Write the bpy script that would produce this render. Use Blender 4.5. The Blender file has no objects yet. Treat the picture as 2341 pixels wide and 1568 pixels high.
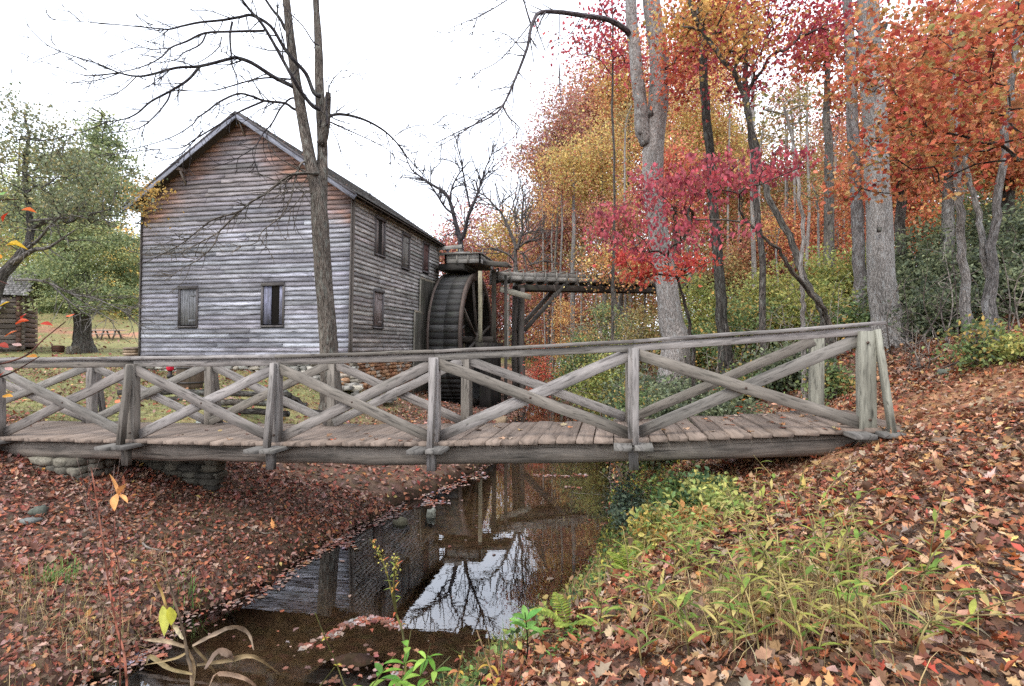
import bpy, math, random
import numpy as np

# ------------------------------------------------------------------ camera, sky, sun, exposure
F = 1240.0                       # focal length in the units the survey of the place was taken in (frame 2341 wide)
CX, HY = 1170.5, 790.0
sc = bpy.context.scene
COL = sc.collection
cam_d = bpy.data.cameras.new("camera")
cam_d.sensor_width = 36.0
cam_d.lens = 36.0 * F / 2341.0
cam_d.shift_y = 6.0 / 2341.0
cam_d.clip_start = 0.05
cam_d.clip_end = 3000.0
cam = bpy.data.objects.new("camera", cam_d)
COL.objects.link(cam)
cam.location = (0, 0, 0)
cam.rotation_euler = (math.radians(90), 0, 0)
sc.camera = cam

SUN_EL, SUN_AZ = math.radians(48), math.radians(215)     # azimuth from +Y clockwise: behind the camera, to the left
world = bpy.data.worlds.new("World")
sc.world = world
world.use_nodes = True
wn = world.node_tree
wn.nodes.clear()
w_out = wn.nodes.new("ShaderNodeOutputWorld")
w_bg = wn.nodes.new("ShaderNodeBackground")
w_sky = wn.nodes.new("ShaderNodeTexSky")
w_sky.sky_type = 'NISHITA'
w_sky.sun_disc = False
w_sky.sun_elevation = SUN_EL
w_sky.sun_rotation = SUN_AZ
w_sky.air_density = 1.0
w_sky.dust_density = 2.0
w_co = wn.nodes.new("ShaderNodeTexCoord")
w_no = wn.nodes.new("ShaderNodeTexNoise")
w_no.inputs['Scale'].default_value = 2.2
w_no.inputs['Detail'].default_value = 5.0
w_rm = wn.nodes.new("ShaderNodeMapRange")
w_rm.inputs['From Min'].default_value = 0.35
w_rm.inputs['From Max'].default_value = 0.7
w_rm.inputs['To Min'].default_value = 0.62
w_rm.inputs['To Max'].default_value = 0.97
w_mx = wn.nodes.new("ShaderNodeMixRGB")
w_mx.inputs['Color2'].default_value = (15.5, 16.3, 18.0, 1)      # bright thin overcast
wn.links.new(w_co.outputs['Generated'], w_no.inputs['Vector'])
wn.links.new(w_no.outputs['Fac'], w_rm.inputs['Value'])
wn.links.new(w_rm.outputs['Result'], w_mx.inputs['Fac'])
wn.links.new(w_sky.outputs['Color'], w_mx.inputs['Color1'])
wn.links.new(w_mx.outputs['Color'], w_bg.inputs['Color'])
w_bg.inputs['Strength'].default_value = 0.11
wn.links.new(w_bg.outputs['Background'], w_out.inputs['Surface'])

sun_d = bpy.data.lights.new("sun", 'SUN')
sun_d.energy = 1.4
sun_d.angle = math.radians(14)
sun_d.color = (1.0, 0.95, 0.88)
sun = bpy.data.objects.new("sun", sun_d)
COL.objects.link(sun)
from mathutils import Vector
_sd = Vector((math.sin(SUN_AZ) * math.cos(SUN_EL), math.cos(SUN_AZ) * math.cos(SUN_EL), math.sin(SUN_EL)))
sun.rotation_euler = _sd.to_track_quat('Z', 'Y').to_euler()

sc.view_settings.view_transform = 'Standard'
sc.view_settings.look = 'None'
sc.view_settings.exposure = 0.62
sc.view_settings.gamma = 1.0
sc.cycles.max_bounces = 7
sc.cycles.diffuse_bounces = 3
sc.cycles.transparent_max_bounces = 8
sc.cycles.use_denoising = False
sc.cycles.denoising_input_passes = 'RGB_ALBEDO_NORMAL'
sc.cycles.denoising_prefilter = 'ACCURATE'
sc.cycles.denoising_quality = 'HIGH'
sc.cycles.caustics_reflective = False
sc.cycles.caustics_refractive = False

# ------------------------------------------------------------------ helpers
TH = math.radians(10.6)
CT, ST = math.cos(TH), math.sin(TH)


def P(px, py, Z):
    """a surveyed point: frame direction (px, py) at depth Z metres"""
    return np.array([(px - CX) / F * Z, Z, (HY - py) / F * Z])


def B(X, Y, z):
    """bridge / mill axes (X along the bridge, Y across the stream) -> world"""
    return np.array([X * CT + Y * ST, -X * ST + Y * CT, z])


def XB(px, Y):
    r = (px - CX) / F
    return -Y * (ST - r * CT) / (CT + r * ST)


def YB(px, X):
    r = (px - CX) / F
    return -X * (CT + r * ST) / (ST - r * CT)


def srgb(h):
    h = h.lstrip('#')
    v = np.array([int(h[i:i + 2], 16) / 255 for i in (0, 2, 4)])
    return np.where(v <= 0.04045, v / 12.92, ((v + 0.055) / 1.055) ** 2.4)


def desat(c, k):
    c = np.asarray(c, float)
    l = (c * np.array([.3, .55, .15])).sum(-1, keepdims=True)
    return c * (1 - k) + l * k


def nrm(v):
    v = np.asarray(v, float)
    return v / (np.linalg.norm(v, axis=-1, keepdims=True) + 1e-12)


def _hash(ix, iy, s):
    n = (ix * 374761393 + iy * 668265263 + s * 1442695041) & 0xffffffff
    n = ((n ^ (n >> 13)) * 1274126177) & 0xffffffff
    return ((n ^ (n >> 16)) & 0xffff) / 65535.0


def vnoise(x, y, s=0):
    x = np.asarray(x, float); y = np.asarray(y, float)
    ix = np.floor(x).astype(np.int64); iy = np.floor(y).astype(np.int64)
    fx = x - ix; fy = y - iy
    fx = fx * fx * (3 - 2 * fx); fy = fy * fy * (3 - 2 * fy)
    a = _hash(ix, iy, s); b = _hash(ix + 1, iy, s); c = _hash(ix, iy + 1, s); d = _hash(ix + 1, iy + 1, s)
    return (a * (1 - fx) + b * fx) * (1 - fy) + (c * (1 - fx) + d * fx) * fy


def fbm(x, y, s=0, o=4):
    t = 0.0; a = 0.5; f = 1.0
    for k in range(o):
        t = t + a * vnoise(np.asarray(x) * f, np.asarray(y) * f, s + k); a *= .5; f *= 2.03
    return t


def sst(a, b, x):
    t = np.clip((np.asarray(x, float) - a) / (b - a), 0, 1)
    return t * t * (3 - 2 * t)


class MB:
    """collects swept beams, tubes, stones and sheets; build() links them as ONE mesh object"""

    def __init__(self):
        self.V = []; self.Q = []; self.T = []; self.G = []; self.C = []; self.n = 0

    def add(self, v, q=None, t=None, g=None, c=(1, 1, 1)):
        v = np.asarray(v, float).reshape(-1, 3); k = len(v)
        self.V.append(v)
        if q is not None and len(q): self.Q.append(np.asarray(q, np.int64).reshape(-1, 4) + self.n)
        if t is not None and len(t): self.T.append(np.asarray(t, np.int64).reshape(-1, 3) + self.n)
        self.G.append(np.zeros((k, 3)) if g is None else np.asarray(g, float).reshape(k, 3))
        c = np.asarray(c, float)
        self.C.append(np.broadcast_to(c, (k, 3)) if c.ndim == 1 else c)
        self.n += k

    def sweep(self, pts, prof, ups, col, close=True, rnd=None, caps=True, cols=None):
        """pts (n,3); prof: (n,m,2) cross-section points along A and B"""
        pts = np.asarray(pts, float); n = len(pts)
        T = np.gradient(pts, axis=0); T = nrm(T)
        up = np.asarray(ups, float)
        if up.ndim == 1: up = np.broadcast_to(up, (n, 3))
        A = nrm(np.cross(up, T)); Bv = nrm(np.cross(T, A))
        prof = np.asarray(prof, float)
        if prof.ndim == 2: prof = np.broadcast_to(prof, (n,) + prof.shape)
        m = prof.shape[1]
        pr = np.concatenate([prof, prof[:, :1]], 1)
        v = pts[:, None] + pr[:, :, :1] * A[:, None] + pr[:, :, 1:] * Bv[:, None]
        L = np.concatenate([[0], np.cumsum(np.linalg.norm(np.diff(pts, axis=0), axis=1))])
        per = np.concatenate([[0], np.cumsum(np.linalg.norm(np.diff(pr[0], axis=0), axis=1))])
        if rnd is None: rnd = random.random()
        g = np.zeros((n, m + 1, 3)); g[:, :, 0] = L[:, None] + rnd * 31; g[:, :, 1] = per[None]; g[:, :, 2] = rnd
        i = np.arange(n - 1)[:, None] * (m + 1); j = np.arange(m)[None]
        q = np.stack([i + j, i + j + 1, i + j + m + 2, i + j + m + 1], -1).reshape(-1, 4)
        t = []
        if caps:
            t += [(0, k + 1, k) for k in range(1, m - 1)]
            o = (n - 1) * (m + 1)
            t += [(o, o + k, o + k + 1) for k in range(1, m - 1)]
        c = col if cols is None else np.repeat(np.asarray(cols, float), m + 1, axis=0)
        self.add(v, q, t, g, c)

    def beam(self, a, b, w, h, col=(1, 1, 1), up=(0, 0, 1), ch=0.006, seg=None, warp=0.003, w2=None, h2=None):
        a = np.asarray(a, float); b = np.asarray(b, float)
        L = np.linalg.norm(b - a)
        if seg is None: seg = max(1, min(8, int(L / .5)))
        ch = min(ch, w * .3, h * .3)
        up = np.asarray(up, float)
        if abs(np.dot(nrm(b - a), up)) > .98: up = np.array([0, 1, 0.])
        pts = a + (b - a) * np.linspace(0, 1, seg + 1)[:, None]
        if seg > 1: pts[1:-1] += np.random.normal(0, warp, (seg - 1, 3))
        pf = []
        for k in range(seg + 1):
            f = k / seg
            ww = (w + ((w2 or w) - w) * f) / 2; hh = (h + ((h2 or h) - h) * f) / 2
            pf.append([(ww, -hh + ch), (ww, hh - ch), (ww - ch, hh), (-ww + ch, hh), (-ww, hh - ch), (-ww, -hh + ch), (-ww + ch, -hh), (ww - ch, -hh)])
        self.sweep(pts, np.array(pf), up, col)

    def box(self, lo, hi, col=(1, 1, 1), f=None, ch=.005):
        """axis box in a frame given by f(x,y,z)->world; swept along its first axis"""
        f = f or (lambda x, y, z: np.array([x, y, z]))
        a = f(lo[0], (lo[1] + hi[1]) / 2, (lo[2] + hi[2]) / 2); b = f(hi[0], (lo[1] + hi[1]) / 2, (lo[2] + hi[2]) / 2)
        self.beam(a, b, hi[1] - lo[1], hi[2] - lo[2], col, ch=ch, seg=1)

    def tube(self, pts, rad, sides=8, col=(1, 1, 1), lump=0.0, rnd=None, caps=True, cols=None):
        pts = np.asarray(pts, float); n = len(pts)
        rad = np.broadcast_to(np.asarray(rad, float), (n,))
        T = nrm(np.gradient(pts, axis=0))
        ref = np.array([0, 0, 1.0]) if abs(T[:, 2]).mean() < .8 else np.array([0, 1.0, 0])
        up = np.broadcast_to(ref, (n, 3))
        ang = np.arange(sides) / sides * 2 * np.pi
        pr = np.stack([np.cos(ang), np.sin(ang)], -1)[None] * rad[:, None, None]
        if lump:
            ph = np.random.rand(3) * 6.28
            k = 1 + lump * (np.sin(ang * 3 + ph[0])[None] * .5 + np.random.normal(0, .5, (n, sides)))
            pr = pr * k[:, :, None]
        self.sweep(pts, pr, up, col, rnd=rnd, caps=caps, cols=cols)

    def stone(self, c, d, col, rot=0.0, rough=.12, f=None):
        s = np.linspace(-1, 1, 4)
        v = []; idx = {}
        for i in range(4):
            for j in range(4):
                for k in range(4):
                    if i in (0, 3) or j in (0, 3) or k in (0, 3):
                        idx[(i, j, k)] = len(v); v.append((s[i], s[j], s[k]))
        v = np.array(v)
        v = v * .80 / (np.linalg.norm(v, ord=6, axis=1, keepdims=True)) * 1.12
        v *= 1 + np.random.normal(0, rough, (len(v), 1)); v *= np.array(d) / 2
        v += np.random.normal(0, rough * .25, v.shape) * np.array(d)
        cr, sr = math.cos(rot), math.sin(rot)
        v = np.stack([v[:, 0] * cr - v[:, 1] * sr, v[:, 0] * sr + v[:, 1] * cr, v[:, 2]], 1)
        if f is not None:
            v = np.array([f(*(p + np.array(c))) for p in v])
        else:
            v = v + np.array(c)
        q = []
        for ax in range(3):
            for e in (0, 3):
                for a in range(3):
                    for b in range(3):
                        def I(x, y):
                            t = [0, 0, 0]; t[ax] = e; t[(ax + 1) % 3] = x; t[(ax + 2) % 3] = y
                            return idx[tuple(t)]
                        r = [I(a, b), I(a + 1, b), I(a + 1, b + 1), I(a, b + 1)]
                        q.append(r if e == 3 else r[::-1])
        g = v.copy(); g[:, 2] += random.random() * 9
        self.add(v, q, None, g, col)

    def build(self, name, mat, parent=None, smooth=False):
        V = np.concatenate(self.V); me = bpy.data.meshes.new(name)
        Q = np.concatenate(self.Q) if self.Q else np.zeros((0, 4), np.int64)
        T = np.concatenate(self.T) if self.T else np.zeros((0, 3), np.int64)
        fill(me, V, Q, T, np.concatenate(self.C), np.concatenate(self.G), smooth)
        return link(name, me, mat, parent)


def fill(me, V, Q, T, C, G=None, smooth=False):
    nl = len(Q) * 4 + len(T) * 3
    me.vertices.add(len(V)); me.loops.add(nl); me.polygons.add(len(Q) + len(T))
    me.vertices.foreach_set("co", V.astype(np.float32).ravel())
    me.loops.foreach_set("vertex_index", np.concatenate([Q.ravel(), T.ravel()]).astype(np.int32))
    ls = np.concatenate([np.arange(len(Q)) * 4, len(Q) * 4 + np.arange(len(T)) * 3]).astype(np.int32)
    me.polygons.foreach_set("loop_start", ls)
    if smooth: me.polygons.foreach_set("use_smooth", np.ones(len(ls), bool))
    me.update(calc_edges=True)
    a = me.attributes.new("Col", 'FLOAT_COLOR', 'POINT')
    a.data.foreach_set("color", np.concatenate([C, np.ones((len(C), 1))], 1).astype(np.float32).ravel())
    if G is not None:
        a = me.attributes.new("guv", 'FLOAT_VECTOR', 'POINT')
        a.data.foreach_set("vector", G.astype(np.float32).ravel())


ORIG = {}


def link(name, me, mat, parent=None):
    if mat is not None: me.materials.append(mat)
    o = bpy.data.objects.new(name, me)
    COL.objects.link(o)
    if parent is not None:
        o.parent = parent
        top = parent
        off = np.zeros(3)
        while top is not None:
            off += np.array(top.location); top = top.parent
        # meshes are written in world metres; shift the vertices so that the parent's own origin is kept
        n = len(me.vertices); co = np.empty(n * 3, np.float32); me.vertices.foreach_get("co", co)
        me.vertices.foreach_set("co", (co.reshape(-1, 3) - off.astype(np.float32)).ravel()); me.update()
    return o


def thing(name, label, cat, loc=(0, 0, 0), group=None):
    o = bpy.data.objects.new(name, None)
    o.empty_display_size = .3
    COL.objects.link(o)
    o.location = tuple(float(a) for a in loc)
    o['label'] = label; o['category'] = cat
    if group: o['group'] = group
    return o


def tag(o, label, cat=None, group=None, kind=None):
    o['label'] = label
    if cat: o['category'] = cat
    if group: o['group'] = group
    if kind: o['kind'] = kind
    return o


# ------------------------------------------------------------------ materials
def newmat(name):
    m = bpy.data.materials.new(name); m.use_nodes = True
    nt = m.node_tree
    return m, nt, nt.nodes['Principled BSDF'], nt.nodes['Material Output']


def nd(nt, t, **kw):
    n = nt.nodes.new('ShaderNode' + t)
    for k, v in kw.items():
        if k in n.inputs.keys(): n.inputs[k].default_value = v
        else: setattr(n, k, v)
    return n


def ramp(nt, src, stops):
    r = nt.nodes.new('ShaderNodeValToRGB')
    e = r.color_ramp.elements
    while len(e) < len(stops): e.new(.5)
    for x, (p, c) in zip(e, stops):
        x.position = p
        x.color = (c, c, c, 1) if isinstance(c, (int, float)) else (*c, 1)
    nt.links.new(src, r.inputs['Fac'])
    return r.outputs['Color']


def mul(nt, a, b, mode='MULTIPLY', fac=1.0):
    m = nt.nodes.new('ShaderNodeMixRGB'); m.blend_type = mode
    if isinstance(fac, float): m.inputs['Fac'].default_value = fac
    else: nt.links.new(fac, m.inputs['Fac'])
    for s, i in ((a, 'Color1'), (b, 'Color2')):
        if isinstance(s, tuple): m.inputs[i].default_value = (*s, 1)
        else: nt.links.new(s, m.inputs[i])
    return m.outputs['Color']


def attr(nt, name, out='Color'):
    a = nt.nodes.new('ShaderNodeAttribute'); a.attribute_name = name
    return a.outputs[out]


def gnoise(nt, vec, sc3, scale=1.0, detail=5, rough=.6, dist=0.0):
    mp = nt.nodes.new('ShaderNodeMapping'); mp.inputs['Scale'].default_value = sc3
    nt.links.new(vec, mp.inputs['Vector'])
    n = nd(nt, 'TexNoise', Scale=scale, Detail=float(detail), Roughness=rough, Distortion=dist)
    nt.links.new(mp.outputs['Vector'], n.inputs['Vector'])
    return n.outputs['Fac']


def bump(nt, bs, h, strength, dist=.02):
    b = nd(nt, 'Bump', Strength=strength, Distance=dist)
    nt.links.new(h, b.inputs['Height']); nt.links.new(b.outputs['Normal'], bs.inputs['Normal'])


def mat_wood(name, lo=.45, hi=1.3, moss=(.10, .13, .05), mossamt=.35, gs=(1.6, 34, 60), bst=.5):
    m, nt, bs, out = newmat(name)
    g = attr(nt, 'guv', 'Vector'); c = attr(nt, 'Col')
    fine = gnoise(nt, g, gs, 1.0, 7, .65, .4)
    big = gnoise(nt, g, (.9, 3.0, 40), 1.3, 4, .6)
    col = mul(nt, c, ramp(nt, fine, [(.34, lo), (.45, .92), (.58, 1.05), (.72, hi)]))
    col = mul(nt, col, ramp(nt, big, [(.3, .72), (.55, 1.03), (.75, 1.15)]))
    crk = gnoise(nt, g, (gs[0] * 1.3, gs[1] * 1.9, 23), 1.0, 3, .5, .3)
    col = mul(nt, col, ramp(nt, crk, [(.30, .35), (.37, 1.0)]))
    stk = gnoise(nt, g, (1.3, 13, 31), 1.0, 5, .65, .6)
    col = mul(nt, col, ramp(nt, stk, [(.33, .5), (.44, .95), (.6, 1.08), (.7, 1.22)]))
    knots = nd(nt, 'TexVoronoi', Scale=1.0)
    mp = nd(nt, 'Mapping'); mp.inputs['Scale'].default_value = (1.5, 7.0, 13)
    nt.links.new(g, mp.inputs['Vector']); nt.links.new(mp.outputs['Vector'], knots.inputs['Vector'])
    col = mul(nt, col, ramp(nt, knots.outputs['Distance'], [(.03, .25), (.10, 1.0)]))
    mfac = nt.nodes.new('ShaderNodeMath'); mfac.operation = 'MULTIPLY'; mfac.inputs[1].default_value = mossamt
    nt.links.new(ramp(nt, gnoise(nt, g, (1.1, 5, 17), 1.7, 5), [(.5, 0.0), (.68, 1.0)]), mfac.inputs[0])
    col = mul(nt, col, moss, 'MIX', mfac.outputs[0])
    nt.links.new(col, bs.inputs['Base Color'])
    bs.inputs['Roughness'].default_value = .85
    bs.inputs['Specular IOR Level'].default_value = .25
    bump(nt, bs, fine, bst, .006)
    return m


def mat_bark(name, scale=(9, 2.2, 3), lo=.35, hi=1.35, bst=1.0, dist=.03, lichen=(.35, .38, .33), lam=.3):
    m, nt, bs, out = newmat(name)
    g = attr(nt, 'guv', 'Vector'); c = attr(nt, 'Col')
    sw = (scale[1], scale[0], scale[2])
    n1 = gnoise(nt, g, sw, 2.2, 6, .62, .6)
    n2 = gnoise(nt, g, (.8, 2.0, 5), 1.2, 4)
    vo = nt.nodes.new('ShaderNodeTexVoronoi'); vo.feature = 'DISTANCE_TO_EDGE'; vo.inputs['Scale'].default_value = 1.0
    mv = nd(nt, 'Mapping'); mv.inputs['Scale'].default_value = (scale[1] * 1.7, scale[0] * 1.15, 3)
    wv = nd(nt, 'TexNoise', Scale=6.0, Detail=2.0); nt.links.new(g, wv.inputs['Vector'])
    av = nt.nodes.new('ShaderNodeVectorMath'); av.operation = 'MULTIPLY_ADD'; av.inputs[1].default_value = (.10, .05, .1)
    nt.links.new(wv.outputs['Color'], av.inputs[0]); nt.links.new(g, av.inputs[2])
    nt.links.new(av.outputs[0], mv.inputs['Vector']); nt.links.new(mv.outputs['Vector'], vo.inputs['Vector'])
    furrow = ramp(nt, vo.outputs['Distance'], [(.0, lo * .9), (.16, 1.0), (.5, 1.15)])
    col = mul(nt, c, ramp(nt, n1, [(.33, lo), (.5, .95), (.7, hi)]))
    col = mul(nt, col, furrow)
    col = mul(nt, col, ramp(nt, n2, [(.3, .65), (.7, 1.2)]))
    f = nt.nodes.new('ShaderNodeMath'); f.operation = 'MULTIPLY'; f.inputs[1].default_value = lam
    nt.links.new(ramp(nt, gnoise(nt, g, (2.5, 4, 7), 2.0, 5), [(.52, 0.0), (.64, 1.0)]), f.inputs[0])
    col = mul(nt, col, lichen, 'MIX', f.outputs[0])
    nt.links.new(col, bs.inputs['Base Color'])
    bs.inputs['Roughness'].default_value = .92; bs.inputs['Specular IOR Level'].default_value = .15
    bump(nt, bs, n1, bst, dist)
    return m


def mat_leaf(name, trans=.4, rough=.5):
    m, nt, bs, out = newmat(name)
    c = attr(nt, 'Col')
    tc = nd(nt, 'TexCoord')
    n = nd(nt, 'TexNoise', Scale=28.0, Detail=3.0)
    nt.links.new(tc.outputs['Object'], n.inputs['Vector'])
    col = mul(nt, c, ramp(nt, n.outputs['Fac'], [(.3, .72), (.7, 1.22)]))
    nt.links.new(col, bs.inputs['Base Color'])
    bs.inputs['Roughness'].default_value = rough; bs.inputs['Specular IOR Level'].default_value = .25
    tr = nd(nt, 'BsdfTranslucent'); nt.links.new(col, tr.inputs['Color'])
    mx = nd(nt, 'MixShader', Fac=trans)
    nt.links.new(bs.outputs[0], mx.inputs[1]); nt.links.new(tr.outputs[0], mx.inputs[2])
    nt.links.new(mx.outputs[0], out.inputs['Surface'])
    return m


def mat_obj(name, scale=6.0, lo=.6, hi=1.3, rough=.9, bst=.5, dist=.02, spec=.3, vor=0.0):
    m, nt, bs, out = newmat(name)
    c = attr(nt, 'Col'); tc = nd(nt, 'TexCoord')
    n = nd(nt, 'TexNoise', Scale=scale, Detail=8.0, Roughness=.65)
    nt.links.new(tc.outputs['Object'], n.inputs['Vector'])
    col = mul(nt, c, ramp(nt, n.outputs['Fac'], [(.3, lo), (.7, hi)]))
    n2 = nd(nt, 'TexNoise', Scale=scale * 7, Detail=4.0)
    nt.links.new(tc.outputs['Object'], n2.inputs['Vector'])
    col = mul(nt, col, ramp(nt, n2.outputs['Fac'], [(.35, .7), (.65, 1.25)]))
    nt.links.new(col, bs.inputs['Base Color'])
    bs.inputs['Roughness'].default_value = rough; bs.inputs['Specular IOR Level'].default_value = spec
    bump(nt, bs, n.outputs['Fac'], bst, dist)
    return m


WOOD = mat_wood("weathered_timber", lo=.38, hi=1.35, moss=(.13, .125, .10), mossamt=.35, gs=(4.2, 30, 60))
SIDING = mat_wood("weathered_siding", lo=.5, hi=1.25, moss=(.06, .055, .06), mossamt=.3, gs=(3.0, 45, 60), bst=.4)
SIDE2 = mat_wood("damp_siding", lo=.4, hi=1.3, moss=(.06, .055, .045), mossamt=.45, gs=(1.1, 45, 60), bst=.4)
DARKW = mat_wood("dark_wet_timber", lo=.5, hi=1.4, moss=(.05, .06, .03), mossamt=.4)
LOGW = mat_wood("log_timber", lo=.5, hi=1.3, moss=(.035, .035, .03), mossamt=.55, gs=(1.0, 20, 60), bst=.7)
BARK = mat_bark("ridged_bark", scale=(24, 2.6, 3), lo=.28, hi=1.6, bst=1.0, dist=.05)
BARKP = mat_bark("pale_bark", scale=(26, 5, 3), lo=.42, hi=1.3, bst=1.0, lichen=(.42, .43, .42), lam=.5)
TWIG = mat_bark("twig_bark", scale=(9, 4, 3), bst=.2, lam=.1)
LEAF = mat_leaf("leaf_living")
LITTER = mat_leaf("leaf_fallen", trans=.12, rough=.6)
STONE = mat_obj("field_stone", 5.0, .6, 1.3)
SHING = mat_wood("shingle", lo=.5, hi=1.3, mossamt=.2)
PAINT = mat_obj("paint_or_plastic", 9.0, .85, 1.08, rough=.5, bst=.08)
# ------------------------------------------------------------------ the lie of the land
W = -2.68                                              # water level below the eye
_ly = [-60, -10, 0, 3, 4.27, 5.36, 5.73, 8.3, 12.3, 14, 20, 25, 40, 80, 400]
_lx = [-30, -12, -5.4, -3.9, -3.35, -3.15, -2.95, -2.14, -.5, -.2, .15, .6, 2, 6, 60]
_rx = [-24, -8, -2.7, -1.1, -.1, .55, .75, 1.55, 2.3, 2.4, 2.1, 2.2, 3.6, 7.6, 62]


def edges(x, y):
    w = (fbm(np.asarray(y) * 1.3, np.asarray(y) * 0 + 3, 5) - .5) * .5
    return np.interp(y, _ly, _lx) + w, np.interp(y, _ly, _rx) + w * .6


def smin(a, b, k):
    h = np.clip(.5 + .5 * (b - a) / k, 0, 1)
    return b * (1 - h) + a * h - k * h * (1 - h)


def gh(x, y):
    x = np.asarray(x, float); y = np.asarray(y, float)
    xl, xr = edges(x, y)
    dl = xl - x; dr = x - xr
    lawn = -1.17 + .04 * (np.clip(y, 4, 36) - 8.8) + sst(40, 52, y) * 2.2 + sst(50, 140, y) * 5 + np.clip(-x - 22, 0, 80) * .05
    lawn = lawn + (fbm(x * .35, y * .35, 3) - .5) * .16
    left = smin(W + .03 + .235 * np.clip(dl, 0, 60) + .12 * sst(0, .4, dl), lawn, .35)
    pit = sst(2.6, 1.6, np.abs(x + 1.5 - .18 * (y - 24))) * sst(18.8, 20.2, y) * sst(30, 28, y)
    left = left * (1 - pit) + (W - .15) * pit
    dc = np.clip(dr, 0, 30)
    prof = np.interp(dc, [0, .3, .8, 1.5, 3.0, 5, 30], [0, .28, .72, 1.15, 1.72, 2.6, 9.0])
    cap = -1.47 + .11 * np.clip(y, -3, 6) + .045 * np.clip(x, -2, 4)
    hill = .27 * np.clip(x - 3.9 - np.clip(y - 14, 0, 60) * .12, 0, 40) + .13 * np.clip(y - 6.2, 0, 12) * sst(3.2, 6.5, x)
    hill = hill + sst(60, 200, y) * 8
    cap = cap + hill
    right = smin(W + prof, cap, .3)
    bed = W - .10 - .3 * sst(0, .6, np.minimum(-dl, -dr))
    bar = np.exp(-(((x + 1.35) / .62) ** 2 + ((y - 4.62) / .34) ** 2) * 1.3)
    bed = bed * (1 - bar) + (W + .05) * bar
    z = np.where(dl > 0, left, np.where(dr > 0, right, bed))
    amp = np.clip(np.maximum(dl, dr), 0, .5) * 2
    z = z + amp * ((fbm(x * 1.1, y * 1.1, 11) - .5) * .16 + (fbm(x * 4, y * 4, 17, 3) - .5) * .07)
    # trodden path is smoother and slightly sunk
    return z


def gz(x, y):
    return float(gh(np.array([x]), np.array([y]))[0])


def path_mask(x, y):
    # dirt path: leaves the bridge end to the right
    c = 5.35 + .10 * (x - 3.6) + .05 * (x - 3.6) ** 2 * .3
    return sst(.95, .35, np.abs(y - c - .35) + (fbm(x * 2, y * 2, 23) - .5) * .7) * sst(2.3, 3.0, x)


def ground_cols(x, y, z):
    xl, xr = edges(x, y)
    dl = xl - x; dr = x - xr
    n1 = fbm(x * .8, y * .8, 31); n2 = fbm(x * 5, y * 5, 37); n3 = fbm(x * .12, y * .12, 41)
    soil = srgb('#635044') * (.7 + .8 * n2[:, None])
    soil = soil * (1 - .5 * sst(.45, .7, n1)[:, None]) + srgb('#735646') * (.5 * sst(.45, .7, n1)[:, None])
    grass = srgb('#7f7c54') * (.75 + .6 * n2[:, None]) * (1 - .4 * sst(.5, .7, n1)[:, None]) + srgb('#a98f6a') * (.4 * sst(.5, .7, n1)[:, None])
    mud = np.broadcast_to(srgb('#3a2c22'), grass.shape)
    dust = srgb('#9c7458') * (.8 + .4 * n2[:, None])
    c = soil.copy()
    lm = sst(8.0, 9.6, y + (n1 - .5) * 1.6 + np.clip(-x - 4, -2, 6) * .25) * sst(2.4, 4.4, dl + (n1 - .5) * 2)
    lm = lm * (dl > 0)
    c = c * (1 - lm[:, None]) + grass * lm[:, None]
    clay = sst(42, 43, y) * sst(46, 44.5, y) * (dl > 0) * sst(.38, .5, n1)
    c = c * (1 - clay[:, None]) + srgb('#a87c66') * clay[:, None]
    far = sst(50, 60, y)
    c = c * (1 - far[:, None]) + srgb('#6a6a3a') * (.6 + .6 * n1[:, None]) * far[:, None]
    pm = path_mask(x, y) * (dr > 0)
    c = c * (1 - pm[:, None]) + dust * pm[:, None]
    wet = sst(W + .22, W + .03, z + (n2 - .5) * .1)
    c = c * (1 - wet[:, None]) + mud * wet[:, None]
    bar = np.exp(-(((x + 1.35) / .62) ** 2 + ((y - 4.62) / .34) ** 2) * 1.3)
    deep = sst(.0, .5, np.minimum(-dl, -dr)) * sst(.75, .4, bar)
    c = c * (1 - deep[:, None]) + srgb('#a08468') * deep[:, None]
    return c


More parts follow.
